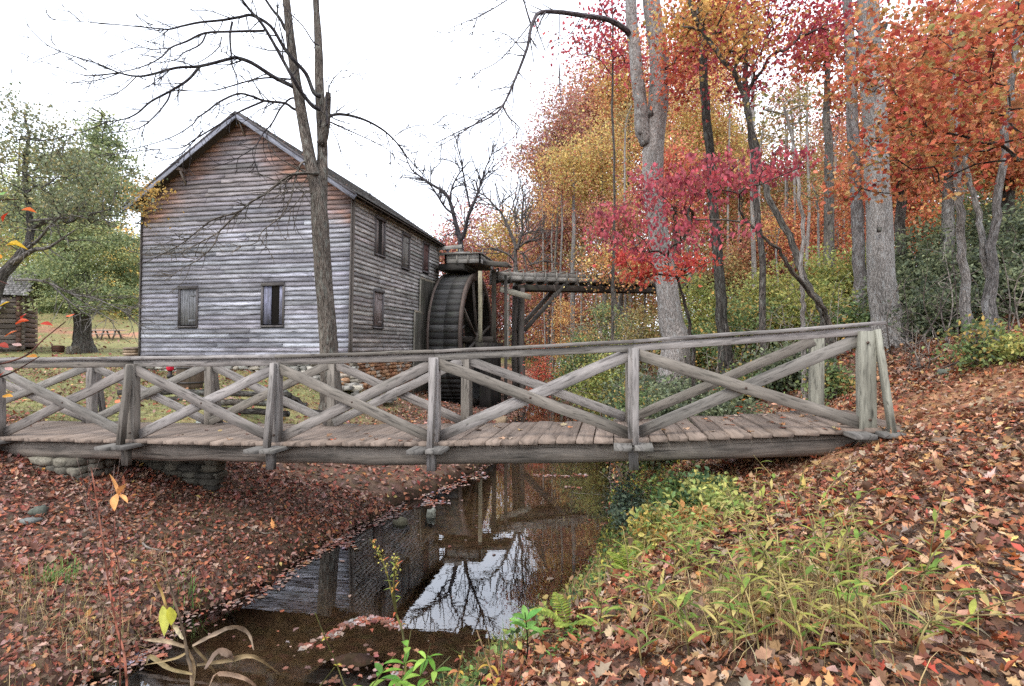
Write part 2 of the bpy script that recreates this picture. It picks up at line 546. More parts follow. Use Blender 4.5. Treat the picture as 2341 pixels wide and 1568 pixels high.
def build_ground():
    nx, ny = 520, 470
    t = np.linspace(-1, 1, nx); xs = .5 + 420 * np.sinh(6.6 * t) / np.sinh(6.6)
    t = np.linspace(-.8, 1, ny); ys = 5 + 700 * np.sinh(7.2 * t) / np.sinh(7.2)
    X, Y = np.meshgrid(xs, ys); x = X.ravel(); y = Y.ravel(); z = gh(x, y)
    V = np.stack([x, y, z], 1)
    i = np.arange(ny - 1)[:, None] * nx; j = np.arange(nx - 1)[None]
    Q = np.stack([i + j, i + j + 1, i + j + nx + 1, i + j + nx], -1).reshape(-1, 4)
    me = bpy.data.meshes.new("ground")
    fill(me, V, Q, np.zeros((0, 3), np.int64), ground_cols(x, y, z), V.copy(), True)
    m, nt, bs, out = newmat("soil_and_grass")
    c = attr(nt, 'Col'); tc = nd(nt, 'TexCoord')
    n = nd(nt, 'TexNoise', Scale=9.0, Detail=9.0, Roughness=.7); nt.links.new(tc.outputs['Object'], n.inputs['Vector'])
    v = nd(nt, 'TexVoronoi', Scale=11.0, Randomness=1.0); nt.links.new(tc.outputs['Object'], v.inputs['Vector'])
    col = mul(nt, c, ramp(nt, n.outputs['Fac'], [(.3, .5), (.5, 1.0), (.7, 1.5)]))
    hs = mul(nt, v.outputs['Color'], (.5, .5, .5), 'MIX', .7)
    col = mul(nt, col, hs, 'OVERLAY', .3)
    nt.links.new(col, bs.inputs['Base Color']); bs.inputs['Roughness'].default_value = .95; bs.inputs['Specular IOR Level'].default_value = .1
    bump(nt, bs, n.outputs['Fac'], .9, .05)
    o = link("ground", me, m); o['kind'] = 'structure'; o['label'] = 'leaf strewn soil banks, lawn and dirt path around the stream'

    # water
    mb = MB()
    ys2 = np.linspace(-30, 120, 60)
    xl, xr = edges(ys2 * 0, ys2)
    V = []
    for a, b, yy in zip(xl, xr, ys2):
        V += [(a - 4.5, yy, W), (b + 1.5, yy, W)]
    q = [(2 * k, 2 * k + 1, 2 * k + 3, 2 * k + 2) for k in range(len(ys2) - 1)]
    mb.add(V, q)
    m, nt, bs, out = newmat("brown_stream_water")
    nt.nodes.remove(bs)
    tr = nd(nt, 'BsdfTransparent'); tr.inputs['Color'].default_value = (.93, .88, .80, 1)
    gl = nd(nt, 'BsdfGlossy'); gl.inputs['Roughness'].default_value = .012; gl.inputs['Color'].default_value = (.95, .97, 1, 1)
    fr = nd(nt, 'Fresnel', IOR=2.4)
    mx = nd(nt, 'MixShader')
    tc = nd(nt, 'TexCoord')
    n1 = nd(nt, 'TexNoise', Scale=5.0, Detail=3.0); mp = nd(nt, 'Mapping'); mp.inputs['Scale'].default_value = (.6, 1.6, 1)
    nt.links.new(tc.outputs['Object'], mp.inputs['Vector']); nt.links.new(mp.outputs['Vector'], n1.inputs['Vector'])
    bp = nd(nt, 'Bump', Strength=.02, Distance=.02); nt.links.new(n1.outputs['Fac'], bp.inputs['Height'])
    nt.links.new(bp.outputs['Normal'], gl.inputs['Normal']); nt.links.new(bp.outputs['Normal'], fr.inputs['Normal'])
    nt.links.new(fr.outputs['Fac'], mx.inputs['Fac']); nt.links.new(tr.outputs[0], mx.inputs[1]); nt.links.new(gl.outputs[0], mx.inputs[2])
    nt.links.new(mx.outputs[0], out.inputs['Surface'])
    w = mb.build("water", m); w['kind'] = 'structure'; w['label'] = 'still brown stream reflecting the mill and the bare trees'


# ------------------------------------------------------------------ leaves
def fan(outline, cz=-.03):
    o = np.array(outline, float)
    v = np.concatenate([[[0, .42, cz]], o]); n = len(o)
    t = [(0, k + 1, (k + 1) % n + 1) for k in range(n)]
    return v, np.array(t)


RHOMB = (np.array([(0, 0, 0), (.36, .5, .09), (0, 1, -.03), (-.36, .5, .09)]), np.array([(0, 1, 2), (0, 2, 3)]))
OVAL = (np.array([(0, 0, 0), (.24, .25, .06), (.30, .55, .09), (.14, .84, .03), (0, 1.05, -.06), (-.14, .84, .03), (-.30, .55, .09), (-.24, .25, .06), (0, .5, 0)]),
        np.array([(8, 0, 1), (8, 1, 2), (8, 2, 3), (8, 3, 4), (8, 4, 5), (8, 5, 6), (8, 6, 7), (8, 7, 0)]))
MAPLE = fan([(0, 0, 0), (.16, .10, .02), (.38, .10, .10), (.38, .28, .05), (.54, .50, .14), (.40, .58, .04), (.32, .78, .10), (.18, .76, .02), (0, 1.04, -.10),
             (-.18, .76, .02), (-.32, .78, .02), (-.40, .58, .04), (-.54, .50, .02), (-.38, .28, .03), (-.38, .10, .10), (-.16, .10, .02)])
OAK = fan([(0, -.1, 0), (.09, .10, .03), (.26, .16, .08), (.16, .28, .02), (.36, .42, .12), (.20, .52, .03), (.32, .70, .12), (.14, .78, .02), (0, 1.1, -.05),
           (-.14, .78, .02), (-.32, .70, .12), (-.20, .52, .03), (-.36, .42, .12), (-.16, .28, .02), (-.26, .16, .08), (-.09, .10, .03)])


def leaves(pos, size, nor, head, col, shape, curl=0.0, rs=None):
    """numpy leaf cloud -> V, T, C"""
    rs = rs or np.random
    tv, tt = shape
    n = len(pos)
    nor = nrm(nor); head = nrm(head - (head * nor).sum(1, keepdims=True) * nor)
    X = np.cross(head, nor)
    w = np.broadcast_to(np.asarray(size, float), (n,))
    asp = rs.uniform(.75, 1.2, n)
    cz = rs.normal(0, 1, n) * curl
    lx = tv[None, :, 0] * asp[:, None]; ly = np.broadcast_to(tv[None, :, 1], (n, len(tv)))
    lz = tv[None, :, 2] * (1 + rs.normal(0, .8, n))[:, None] + cz[:, None] * (ly ** 2) + np.abs(cz)[:, None] * lx ** 2 * 1.5
    V = pos[:, None] + w[:, None, None] * (lx[..., None] * X[:, None] + ly[..., None] * head[:, None] + lz[..., None] * nor[:, None])
    T = tt[None] + (np.arange(n) * len(tv))[:, None, None]
    C = np.repeat(col, len(tv), axis=0)
    return V.reshape(-1, 3), T.reshape(-1, 3), C


def pick(rs, pal, n, jit=.18):
    pal = np.array([srgb(p) if isinstance(p, str) else p for p in pal])
    c = pal[rs.randint(0, len(pal), n)]
    return np.clip(desat(c, .14) * (1 + rs.normal(0, jit, (n, 1))) * (1 + rs.normal(0, .06, (n, 3))), .004, .9)


def leaf_obj(name, parts, mat, parent=None):
    """parts: list of (V, T, C)"""
    off = 0; Vs = []; Ts = []; Cs = []
    for V, T, C in parts:
        Vs.append(V); Ts.append(T + off); Cs.append(C); off += len(V)
    me = bpy.data.meshes.new(name)
    fill(me, np.concatenate(Vs), np.zeros((0, 4), np.int64), np.concatenate(Ts), np.concatenate(Cs))
    return link(name, me, mat, parent)


LIT = ['#a2603c', '#8a543a', '#b06e40', '#c09470', '#74452f', '#a08a76', '#caa480', '#66482f', '#aa5630', '#b87a44', '#8f7864', '#bba08c', '#805a44', '#b0885f', '#94503a', '#c49c60', '#77563c', '#6e4a38']
LIT2 = ['#a4644c', '#b86f4c', '#94604c', '#c8a18e', '#7a5042', '#a85a48', '#8a7064', '#c0704a', '#6a5044', '#bb9684', '#b07c5c', '#94544a', '#5f4a3e', '#806252', '#b08a80']


def litter():
    rs = np.random.RandomState(5)
    # near field
    def region(n, y0, y1, wid=1.35):
        y = np.sqrt(rs.uniform(y0 ** 2, y1 ** 2, n)) if y0 >= 0 else rs.uniform(y0, y1, n)
        x = rs.uniform(-1, 1, n) * (np.abs(y) * wid + 1.5)
        return x, y

    def dens(x, y, z):
        xl, xr = edges(x, y)
        dl = xl - x; dr = x - xr
        n1 = fbm(x * 1.2, y * 1.2, 51); n2 = fbm(x * .5, y * .5, 57)
        right = (dr > 0) * (1 - .72 * path_mask(x, y)) * (.55 + .45 * sst(.3, 1.2, dr)) * (.8 + .3 * n1)
        px = CX + x / np.maximum(y, .3) * F
        mudp = np.exp(-(((x + 3.6) / 1.1) ** 2 + ((y - 7.2) / .9) ** 2)) * .8
        left = (dl > 0) * (.62 + .6 * sst(.36, .6, n1)) * (1 - mudp)
        lm = sst(8.0, 9.6, y + (n1 - .5) * 1.6 + np.clip(-x - 4, -2, 6) * .25) * sst(2.4, 4.4, dl + (n1 - .5) * 2)
        left = left * (1 - .7 * lm)
        wetm = (dl > -.3) * (dl <= 0) * .5 * sst(-.3, -.02, dl) + (dr > -.1) * (dr <= 0) * .15
        wetm = wetm + ((dl <= 0) & (dr <= 0)) * .0015
        return np.clip(right + left + wetm, 0, 1)

    parts = []
    for n, y0, y1, shape, s0, s1 in ((46000, .6, 9, MAPLE, .035, .066), (62000, .6, 9, OAK, .04, .085), (62000, .6, 9, OVAL, .035, .07), (170000, .6, 9, RHOMB, .012, .035), (150000, 7.5, 24, RHOMB, .065, .12), (45000, 24, 60, RHOMB, .13, .24), (4000, -4, .6, OVAL, .06, .1)):
        x, y = region(n, y0, y1)
        z = gh(x, y)
        d = dens(x, y, z)
        k = rs.rand(n) < d
        x, y, z = x[k], y[k], z[k]; n = len(x)
        e = .05
        gx = (gh(x + e, y) - z) / e; gy = (gh(x, y + e) - z) / e
        inw = z < W
        z = np.where(inw, W + .004, z)
        nor = np.stack([-np.clip(gx, -1, 1), -np.clip(gy, -1, 1), np.ones(n)], 1)
        nor = np.where(inw[:, None], np.array([[0, 0, 1.0]]), nor)
        tilt = np.where(inw, .02, .30)[:, None]
        nor = nrm(nor) + rs.normal(0, 1, (n, 3)) * tilt
        head = rs.normal(0, 1, (n, 3))
        s = rs.uniform(s0, s1, n) * .86 * (1 + .5 * (rs.rand(n) > .93))
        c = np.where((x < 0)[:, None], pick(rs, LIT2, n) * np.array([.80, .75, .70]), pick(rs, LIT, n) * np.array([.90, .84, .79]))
        c = np.where((rs.rand(n) < .02)[:, None], pick(rs, ['#c88a3c', '#c8a850', '#b84a34', '#b95f3a'], n), c)
        wl = inw & (rs.rand(n) < .6)
        c = np.where(wl[:, None], c * .6 + np.array(srgb('#a39490')) * .35, c)
        pos = np.stack([x, y, z + np.where(inw, .002, rs.uniform(.004, .04, n))], 1)
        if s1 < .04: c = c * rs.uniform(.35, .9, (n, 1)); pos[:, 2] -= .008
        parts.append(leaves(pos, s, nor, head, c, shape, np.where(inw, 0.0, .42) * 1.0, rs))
    tag(leaf_obj("fallen_leaves", parts, LITTER), "brown, rust and pinkish fallen leaves carpeting both stream banks", kind='stuff')

    # rafts of leaves floating on the water, held in lines as the photo shows
    parts = []
    def raft(pts, n, wpx, pal, s=(.05, .10)):
        pts = np.array(pts, float); t = rs.rand(n) * (len(pts) - 1); i = np.minimum(t.astype(int), len(pts) - 2); f = t - i
        p = pts[i] * (1 - f[:, None]) + pts[i + 1] * f[:, None]
        Z = -W * F / (p[:, 1] + rs.normal(0, wpx, n) * .4 - HY)
        x = (p[:, 0] - CX) / F * Z + rs.normal(0, wpx, n) / F * Z
        pos = np.stack([x, Z, np.full(n, W + .008) + rs.uniform(0, .008, n)], 1)
        nor = np.array([[0, 0, 1.0]]) + rs.normal(0, .05, (n, 3))
        parts.append(leaves(pos, rs.uniform(*s, n) * .8, nor, rs.normal(0, 1, (n, 3)), pick(rs, list(pal) + LIT2[:5], n) * .75, MAPLE, .04, rs))
    wl = ['#b99a90', '#a5827a', '#9a5a44', '#c0a8a0', '#7a4a40', '#a79a9c', '#b4583c']
    raft([(700, 1482), (760, 1452), (830, 1418), (870, 1418), (915, 1436)], 120, 9, wl)
    raft([(1120, 1082), (1040, 1108), (990, 1122), (960, 1150)], 130, 11, wl)
    raft([(985, 1155), (1010, 1148)], 40, 10, wl)
    raft([(880, 1165), (800, 1195), (740, 1225), (800, 1250)], 260, 16, wl)
    raft([(430, 1395), (480, 1372), (525, 1362)], 110, 10, wl)
    raft([(1215, 1087), (1290, 1090), (1355, 1086)], 60, 3, wl)
    raft([(1290, 1114), (1330, 1117)], 14, 2, wl)
    raft([(50, 1548), (150, 1530), (260, 1520), (330, 1505)], 200, 16, ['#b7a6b0', '#8a7f86', '#a59a94', '#c06a58', '#6a6470', '#7f4a44'])
    raft([(780, 1500), (900, 1530), (850, 1550)], 22, 40, wl)
    raft([(560, 1470), (700, 1500), (600, 1440), (500, 1440)], 16, 50, ['#a89a94', '#8a6a5a', '#998a88'], (.02, .05))
    raft([(760, 1500), (900, 1520), (820, 1560), (700, 1550)], 40, 45, LIT2, (.04, .08))
    tag(leaf_obj("floating_leaves", parts, LITTER), "pale and rusty leaves floating in rafts and lines on the stream", kind='stuff')


# ------------------------------------------------------------------ trees
def smooth(pts, k=4):
    pts = np.asarray(pts, float); n = len(pts)
    if n < 3: return pts
    ext = np.concatenate([[2 * pts[0] - pts[1]], pts, [2 * pts[-1] - pts[-2]]])
    out = []
    for i in range(n - 1):
        p0, p1, p2, p3 = ext[i:i + 4]
        for t in np.arange(k) / k:
            out.append(.5 * (2 * p1 + (p2 - p0) * t + (2 * p0 - 5 * p1 + 4 * p2 - p3) * t * t + (3 * p1 - p0 - 3 * p2 + p3) * t ** 3))
    out.append(pts[-1])
    return np.array(out)


def skeleton(rs, tpts, trad, attr_, tip=.006, low=.25, jit=.10, step=.7, up=.6):
    nodes = [p for p in tpts]; par = [-1] + list(range(len(tpts) - 1)); nt_ = len(tpts)
    first = int(len(tpts) * low)
    A = np.array(attr_)
    d0 = np.array([np.min(np.linalg.norm(np.array(tpts)[first:] - a, axis=1)) for a in A])
    paths = []
    for ai in np.argsort(d0):
        a = A[ai]; N = np.array(nodes)
        d = np.linalg.norm(N - a, axis=1) + 1.2 * np.clip(N[:, 2] - a[2] + .1, 0, None)
        d[:first] += 1e3
        j = int(np.argmin(d)); L = np.linalg.norm(a - N[j])
        m = max(2, int(L / step) + 1)
        t = np.linspace(0, 1, m + 1)[1:, None]
        p0 = N[j]
        arc = np.sin(t * np.pi) * L * .12 * np.array([[0, 0, up]])
        pts = p0 + (a - p0) * t + arc + rs.normal(0, jit * L / m, (m, 3)) * np.sin(t * np.pi * .9)
        ids = [j]; pr = j
        for p in pts:
            nodes.append(p); par.append(pr); pr = len(nodes) - 1; ids.append(pr)
        paths.append(ids)
    cnt = np.zeros(len(nodes))
    for ids in paths:
        k = ids[-1]
        while k != -1:
            cnt[k] += 1; k = par[k]
    N = np.array(nodes)
    R = tip * np.maximum(cnt, 1) ** .55
    out = []
    for ids in paths:
        r = R[ids].copy(); r[0] = min(r[0], r[1] * 1.15)
        j = ids[0]
        if j < nt_: r = np.minimum(r, trad[j] * .75)
        out.append((N[ids], r))
    return out


PAL = {
    'mauve': ['#a36a66', '#8f5a5a', '#b3776c', '#9a5148', '#7f5450', '#b98a7c'],
    'rust': ['#a85a3c', '#94503c', '#b97050', '#9c4638', '#87503c', '#c08058'],
    'yellow': ['#c8b03a', '#b39c34', '#d9bc48', '#a39038', '#c9962e'],
    'gold': ['#d9a032', '#c88a30', '#e0b848', '#b87a30', '#c9702c', '#a08a38'],
    'bright': ['#ecc838', '#e6b020', '#f0d860', '#e09820', '#d8c048'],
    'orange': ['#d06a2c', '#c2562a', '#dd8438', '#b8502c', '#c98a3c', '#a84a2e'],
    'redor': ['#cc4a2a', '#b83c2c', '#d8602c', '#a83a2e', '#d07838'],
    'crimson': ['#b8283c', '#a02838', '#c83a44', '#8c2434', '#c24a3c', '#d04a58'],
    'olive': ['#8f8a40', '#a3904a', '#787a3c', '#b09448', '#6e6a3a', '#a8743c'],
    'green': ['#5a7440', '#6a8444', '#4a6238', '#7c9048', '#8a9a4c', '#587048'],
    'yg': ['#8f9c40', '#7c8c3e', '#a8ac48', '#b8b048', '#6c8040', '#c0a840'],
    'dark': ['#5c6a50', '#4e5c48', '#667452', '#727e56', '#465240', '#868c58', '#909a6c'],
    'cedar': ['#74844f', '#667a4a', '#869452', '#989c56', '#6c7c52', '#a8a85a', '#5c6c46'],
    'pink': ['#b86a72', '#a85060', '#b87c6a', '#9c4a52', '#8c5a5a'],
    'grey': ['#808464', '#788060', '#8c8858', '#a08c48', '#727c5c', '#6e7a54', '#6a7650'],
}


def blob_sample(rs, blobs, nclus):
    vols = np.array([b[1] * b[2] * b[3] for b in blobs]); vols = vols ** .6
    idx = rs.choice(len(blobs), nclus, p=vols / vols.sum())
    u = nrm(rs.normal(0, 1, (nclus, 3))) * (rs.rand(nclus, 1) ** .42)
    c = np.array([b[0] for b in blobs])[idx]; r = np.array([[b[1], b[2], b[3]] for b in blobs])[idx]
    return c + u * r, idx


def crown(rs, blobs, nclus, nleaf, sigma, size, pal, shape=RHOMB, down=0.0, upn=.6, cjit=.4, flat=.6):
    cc, bi = blob_sample(rs, blobs, nclus)
    k = rs.randint(0, nclus, nleaf)
    sg = sigma * rs.uniform(.5, 1.5, nclus)
    pos = cc[k] + rs.normal(0, 1, (nleaf, 3)) * sg[k][:, None] * np.array([1, 1, flat])
    nor = rs.normal(0, 1, (nleaf, 3)); nor[:, 2] += upn
    head = rs.normal(0, 1, (nleaf, 3)); head[:, 2] -= down
    if down > 1: nor[:, 2] *= .25
    P_ = np.array([srgb(p) for p in pal])
    cl = P_[rs.randint(0, len(P_), nclus)]
    own = P_[rs.randint(0, len(P_), nleaf)]
    c = cl[k] * cjit + own * (1 - cjit)
    c = np.clip(desat(c, .20) * (1.13 + rs.normal(0, .26, (nleaf, 1))), .004, .9)
    if blobs[0][0][1] > 20: c = np.clip(desat(c, .08) * 1.18, .004, .9)  # distance haze put into the leaf colour: far crowns paler and greyer
    s = size * rs.uniform(.7, 1.3, nleaf)
    return cc, leaves(pos, s, nor, head, c, shape, .15, rs)


def PB(px, py, rx, ry, Z, rz=None):
    return (P(px, py, Z), rx / F * Z, (rz if rz is not None else rx / F * Z * .9), ry / F * Z)


def tree(name, label, cat, tp, tw, blobs, nclus, nleaf, leaf, pal, seed, group=None, cjit=.4, sigma=None, bark=None, barkc='#6a6058', tip=.008, limbs=60, low=.3, shape=RHOMB,
         down=0.0, lump=.06, sides=9, root=True, flat=.6, leafmat=None, cname='crown'):
    """tp: trunk points [(px,py,Z)...] from the ground up; tw: widths in px; blobs give the crown"""
    rs = np.random.RandomState(seed); np.random.seed(seed); random.seed(seed)
    pts = [P(*p) for p in tp]
    rad = [w * .5 / F * p[2] for w, p in zip(tw, tp)]
    g = gz(pts[0][0], pts[0][1])
    base = np.array([pts[0][0], pts[0][1], g - .15])
    if root:
        pts = [base, base + np.array([0, 0, .35])] + [p for p in pts if p[2] > g + .6]
        rad = [rad[0] * 1.45, rad[0] * 1.1] + rad[-(len(pts) - 2):] if len(pts) > 2 else rad
    pts = smooth(pts, 4)
    rad = np.interp(np.linspace(0, 1, len(pts)), np.linspace(0, 1, len(rad)), rad)
    t = thing(name, label, cat, (base[0], base[1], g), group)
    mb = MB()
    bc = srgb(barkc)
    tpt = pts.copy(); tpt[2:-1] += rs.normal(0, .015, tpt[2:-1].shape) * np.array([1, 1, 0])
    mb.tube(tpt, rad, sides, bc, lump)
    cc, lv = crown(rs, blobs, nclus, nleaf, sigma or leaf * 3.5, leaf, PAL[pal] if isinstance(pal, str) else pal, shape, down, cjit=cjit, flat=flat)
    if limbs:
        sel = cc[rs.choice(len(cc), min(limbs, len(cc)), replace=False)]
        for q, r in skeleton(rs, pts, rad, sel, tip, low):
            mb.tube(q, r, 5 if r[0] > .03 else 4, bc * rs.uniform(.8, 1.15), rnd=rs.rand(), caps=False)
    mb.build("trunk", bark or BARK, t, True)
    if nleaf: leaf_obj(cname, [lv], leafmat or LEAF, t)
    return t


def dup(root, loc, rotz=0.0, scale=1.0, label=None, group=None):
    r = root.copy(); COL.objects.link(r); r.location = tuple(float(a) for a in loc); r.rotation_euler = (0, 0, rotz)
    r.scale = (scale,) * 3
    if label: r['label'] = label
    if group: r['group'] = group
    for ch in list(root.children):
        c = ch.copy(); COL.objects.link(c); c.parent = r
        for g in ch.children:
            d = g.copy(); COL.objects.link(d); d.parent = c
    return r
# ------------------------------------------------------------------ the mill
XL, XR, Y0, Y1 = -15.38, -7.97, 15.4, 23.85            # walls in bridge/mill axes
SB, EV, PK = -.33, 4.70, 7.22                          # siding foot, eaves, ridge
XM = (XL + XR) / 2


def M_(X, Y, z):
    return B(X + .021 * (z + .3), Y, z)                # the old frame leans slightly


def roofz(X):
    return PK - (PK - EV) * abs(X - XM) / (XR - XM)


def board(mb, org, ud, nd_, s0, s1, z0, z1, colf, rs):
    """one lapped board: org(s,z)->(X,Y), nd_ outward in XY"""
    n = max(2, int((s1 - s0) / .3) + 1)
    s = np.linspace(s0, s1, n)
    wob = rs.normal(0, .005, n) + rs.normal(0, .006)
    out0 = .038 + rs.uniform(-.004, .010) + rs.normal(0, .002, n); out1 = .010
    V = []; C = []; G = []
    r = rs.rand()
    tt = (.25, 1.22, 1.15, .62, .3)  # lap shadow and bright lower edge painted into the board colour, row by row
    for k, a in enumerate(s):
        X0 = org[0] + ud[0] * a; Yy = org[1] + ud[1] * a
        zb = z0 + wob[k]
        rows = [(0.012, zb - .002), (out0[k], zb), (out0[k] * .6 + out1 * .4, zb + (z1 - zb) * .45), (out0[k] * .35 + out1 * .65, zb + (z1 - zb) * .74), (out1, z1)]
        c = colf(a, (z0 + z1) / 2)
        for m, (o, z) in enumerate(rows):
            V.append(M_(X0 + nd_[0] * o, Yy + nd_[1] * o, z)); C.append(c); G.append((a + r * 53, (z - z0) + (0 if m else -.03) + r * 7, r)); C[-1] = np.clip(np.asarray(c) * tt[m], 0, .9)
    Q = []
    for k in range(n - 1):
        for m in range(4):
            a = k * 5 + m
            Q.append((a, a + 5, a + 6, a + 1))
    # end grain
    for k, fl in ((0, 0), (n - 1, 1)):
        a = k * 5
        Q.append((a, a + 1, a + 2, a + 4) if not fl else (a, a + 4, a + 2, a + 1))
    mb.add(V, Q, None, G, C)


def siding(mb, org, ud, nd_, L, z0, ztop, holes, colf, rs, exp=.146):
    z = z0
    while True:
        zt = z + exp + .02
        hi = ztop(None)
        if z > hi - .03: break
        # extents at this height
        lo_s, hi_s = 0.0, L
        rng = ztop(z + .02)
        if rng is not None:
            lo_s, hi_s = rng
            if hi_s - lo_s < .1: break
        segs = [(lo_s, hi_s)]
        for (a, b, za, zb) in holes:
            if zt > za and z + exp < zb + exp * .5 and z < zb:
                ns = []
                for s0, s1 in segs:
                    if b <= s0 or a >= s1: ns.append((s0, s1)); continue
                    if a - s0 > .05: ns.append((s0, a))
                    if s1 - b > .05: ns.append((b, s1))
                segs = ns
        for s0, s1 in segs:
            a = s0
            while a < s1 - .01:
                b = a + rs.uniform(2.0, 4.4)
                if s1 - b < .8: b = s1
                tone = rs.uniform(.66, 1.2); tint = rs.normal(0, .012, 3)
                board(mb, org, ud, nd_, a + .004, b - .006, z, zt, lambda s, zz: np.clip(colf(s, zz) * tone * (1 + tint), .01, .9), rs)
                a = b
        z += exp


def window(mill, cx, cz, w, h, frame, gap, parts_col, rs, label=None):
    """frame(s,o,z)->world along the wall, o outward; shutter boards"""
    mb = MB(); fc = srgb('#6f6a6a')
    t = .05
    d = .055
    hw, hh = w / 2, h / 2
    mb.beam(frame(cx - hw, .03, cz - hh - .06), frame(cx - hw, .03, cz + hh + .04), d, d + .02, fc * .8, up=frame(1, 0, 0) - frame(0, 0, 0))
    mb.beam(frame(cx + hw, .03, cz - hh - .06), frame(cx + hw, .03, cz + hh + .04), d, d + .02, fc * .9, up=frame(1, 0, 0) - frame(0, 0, 0))
    mb.beam(frame(cx - hw - .03, .045, cz + hh + .03), frame(cx + hw + .03, .045, cz + hh + .03), .09, .10, fc * .7)
    wo = mb.build("window", WOOD, mill)
    if label: wo['label'] = label
    mb = MB()
    mb.beam(frame(cx - hw - .03, .04, cz - hh - .05), frame(cx + hw + .03, .04, cz - hh - .05), .10, .05, fc)
    mb.build("sill", WOOD, wo)
    mb = MB()
    n = 4; x = cx - hw + .03
    ws = rs.uniform(.8, 1.3, n)
    if gap: ws[gap] = 2.2
    ws = ws / ws.sum() * (w - .06)
    for k in range(n):
        if gap and k == gap:                     # missing shutter board: the opening's shade is painted as a dark strip
            mb.beam(frame(x + ws[k] / 2, -.05, cz - hh + .02), frame(x + ws[k] / 2, -.05, cz + hh - .02), .02, ws[k] - .008, srgb('#3f3c46'), up=frame(1, 0, 0) - frame(0, 0, 0))
        else:
            mb.beam(frame(x + ws[k] / 2, .005, cz - hh + .01), frame(x + ws[k] / 2, .005, cz + hh - .01), .024, ws[k] - .008, parts_col * rs.uniform(.8, 1.15), up=frame(1, 0, 0) - frame(0, 0, 0))
        x += ws[k]
    for zz in ((cz + hh * .62, cz - hh * .75) if gap != 2 else ()):
        mb.beam(frame(cx + hw * .05, .024, zz), frame(cx + hw - .03, .024, zz), .02, .07, parts_col * .8)
    mb.build("shutter", WOOD, wo)
    return wo


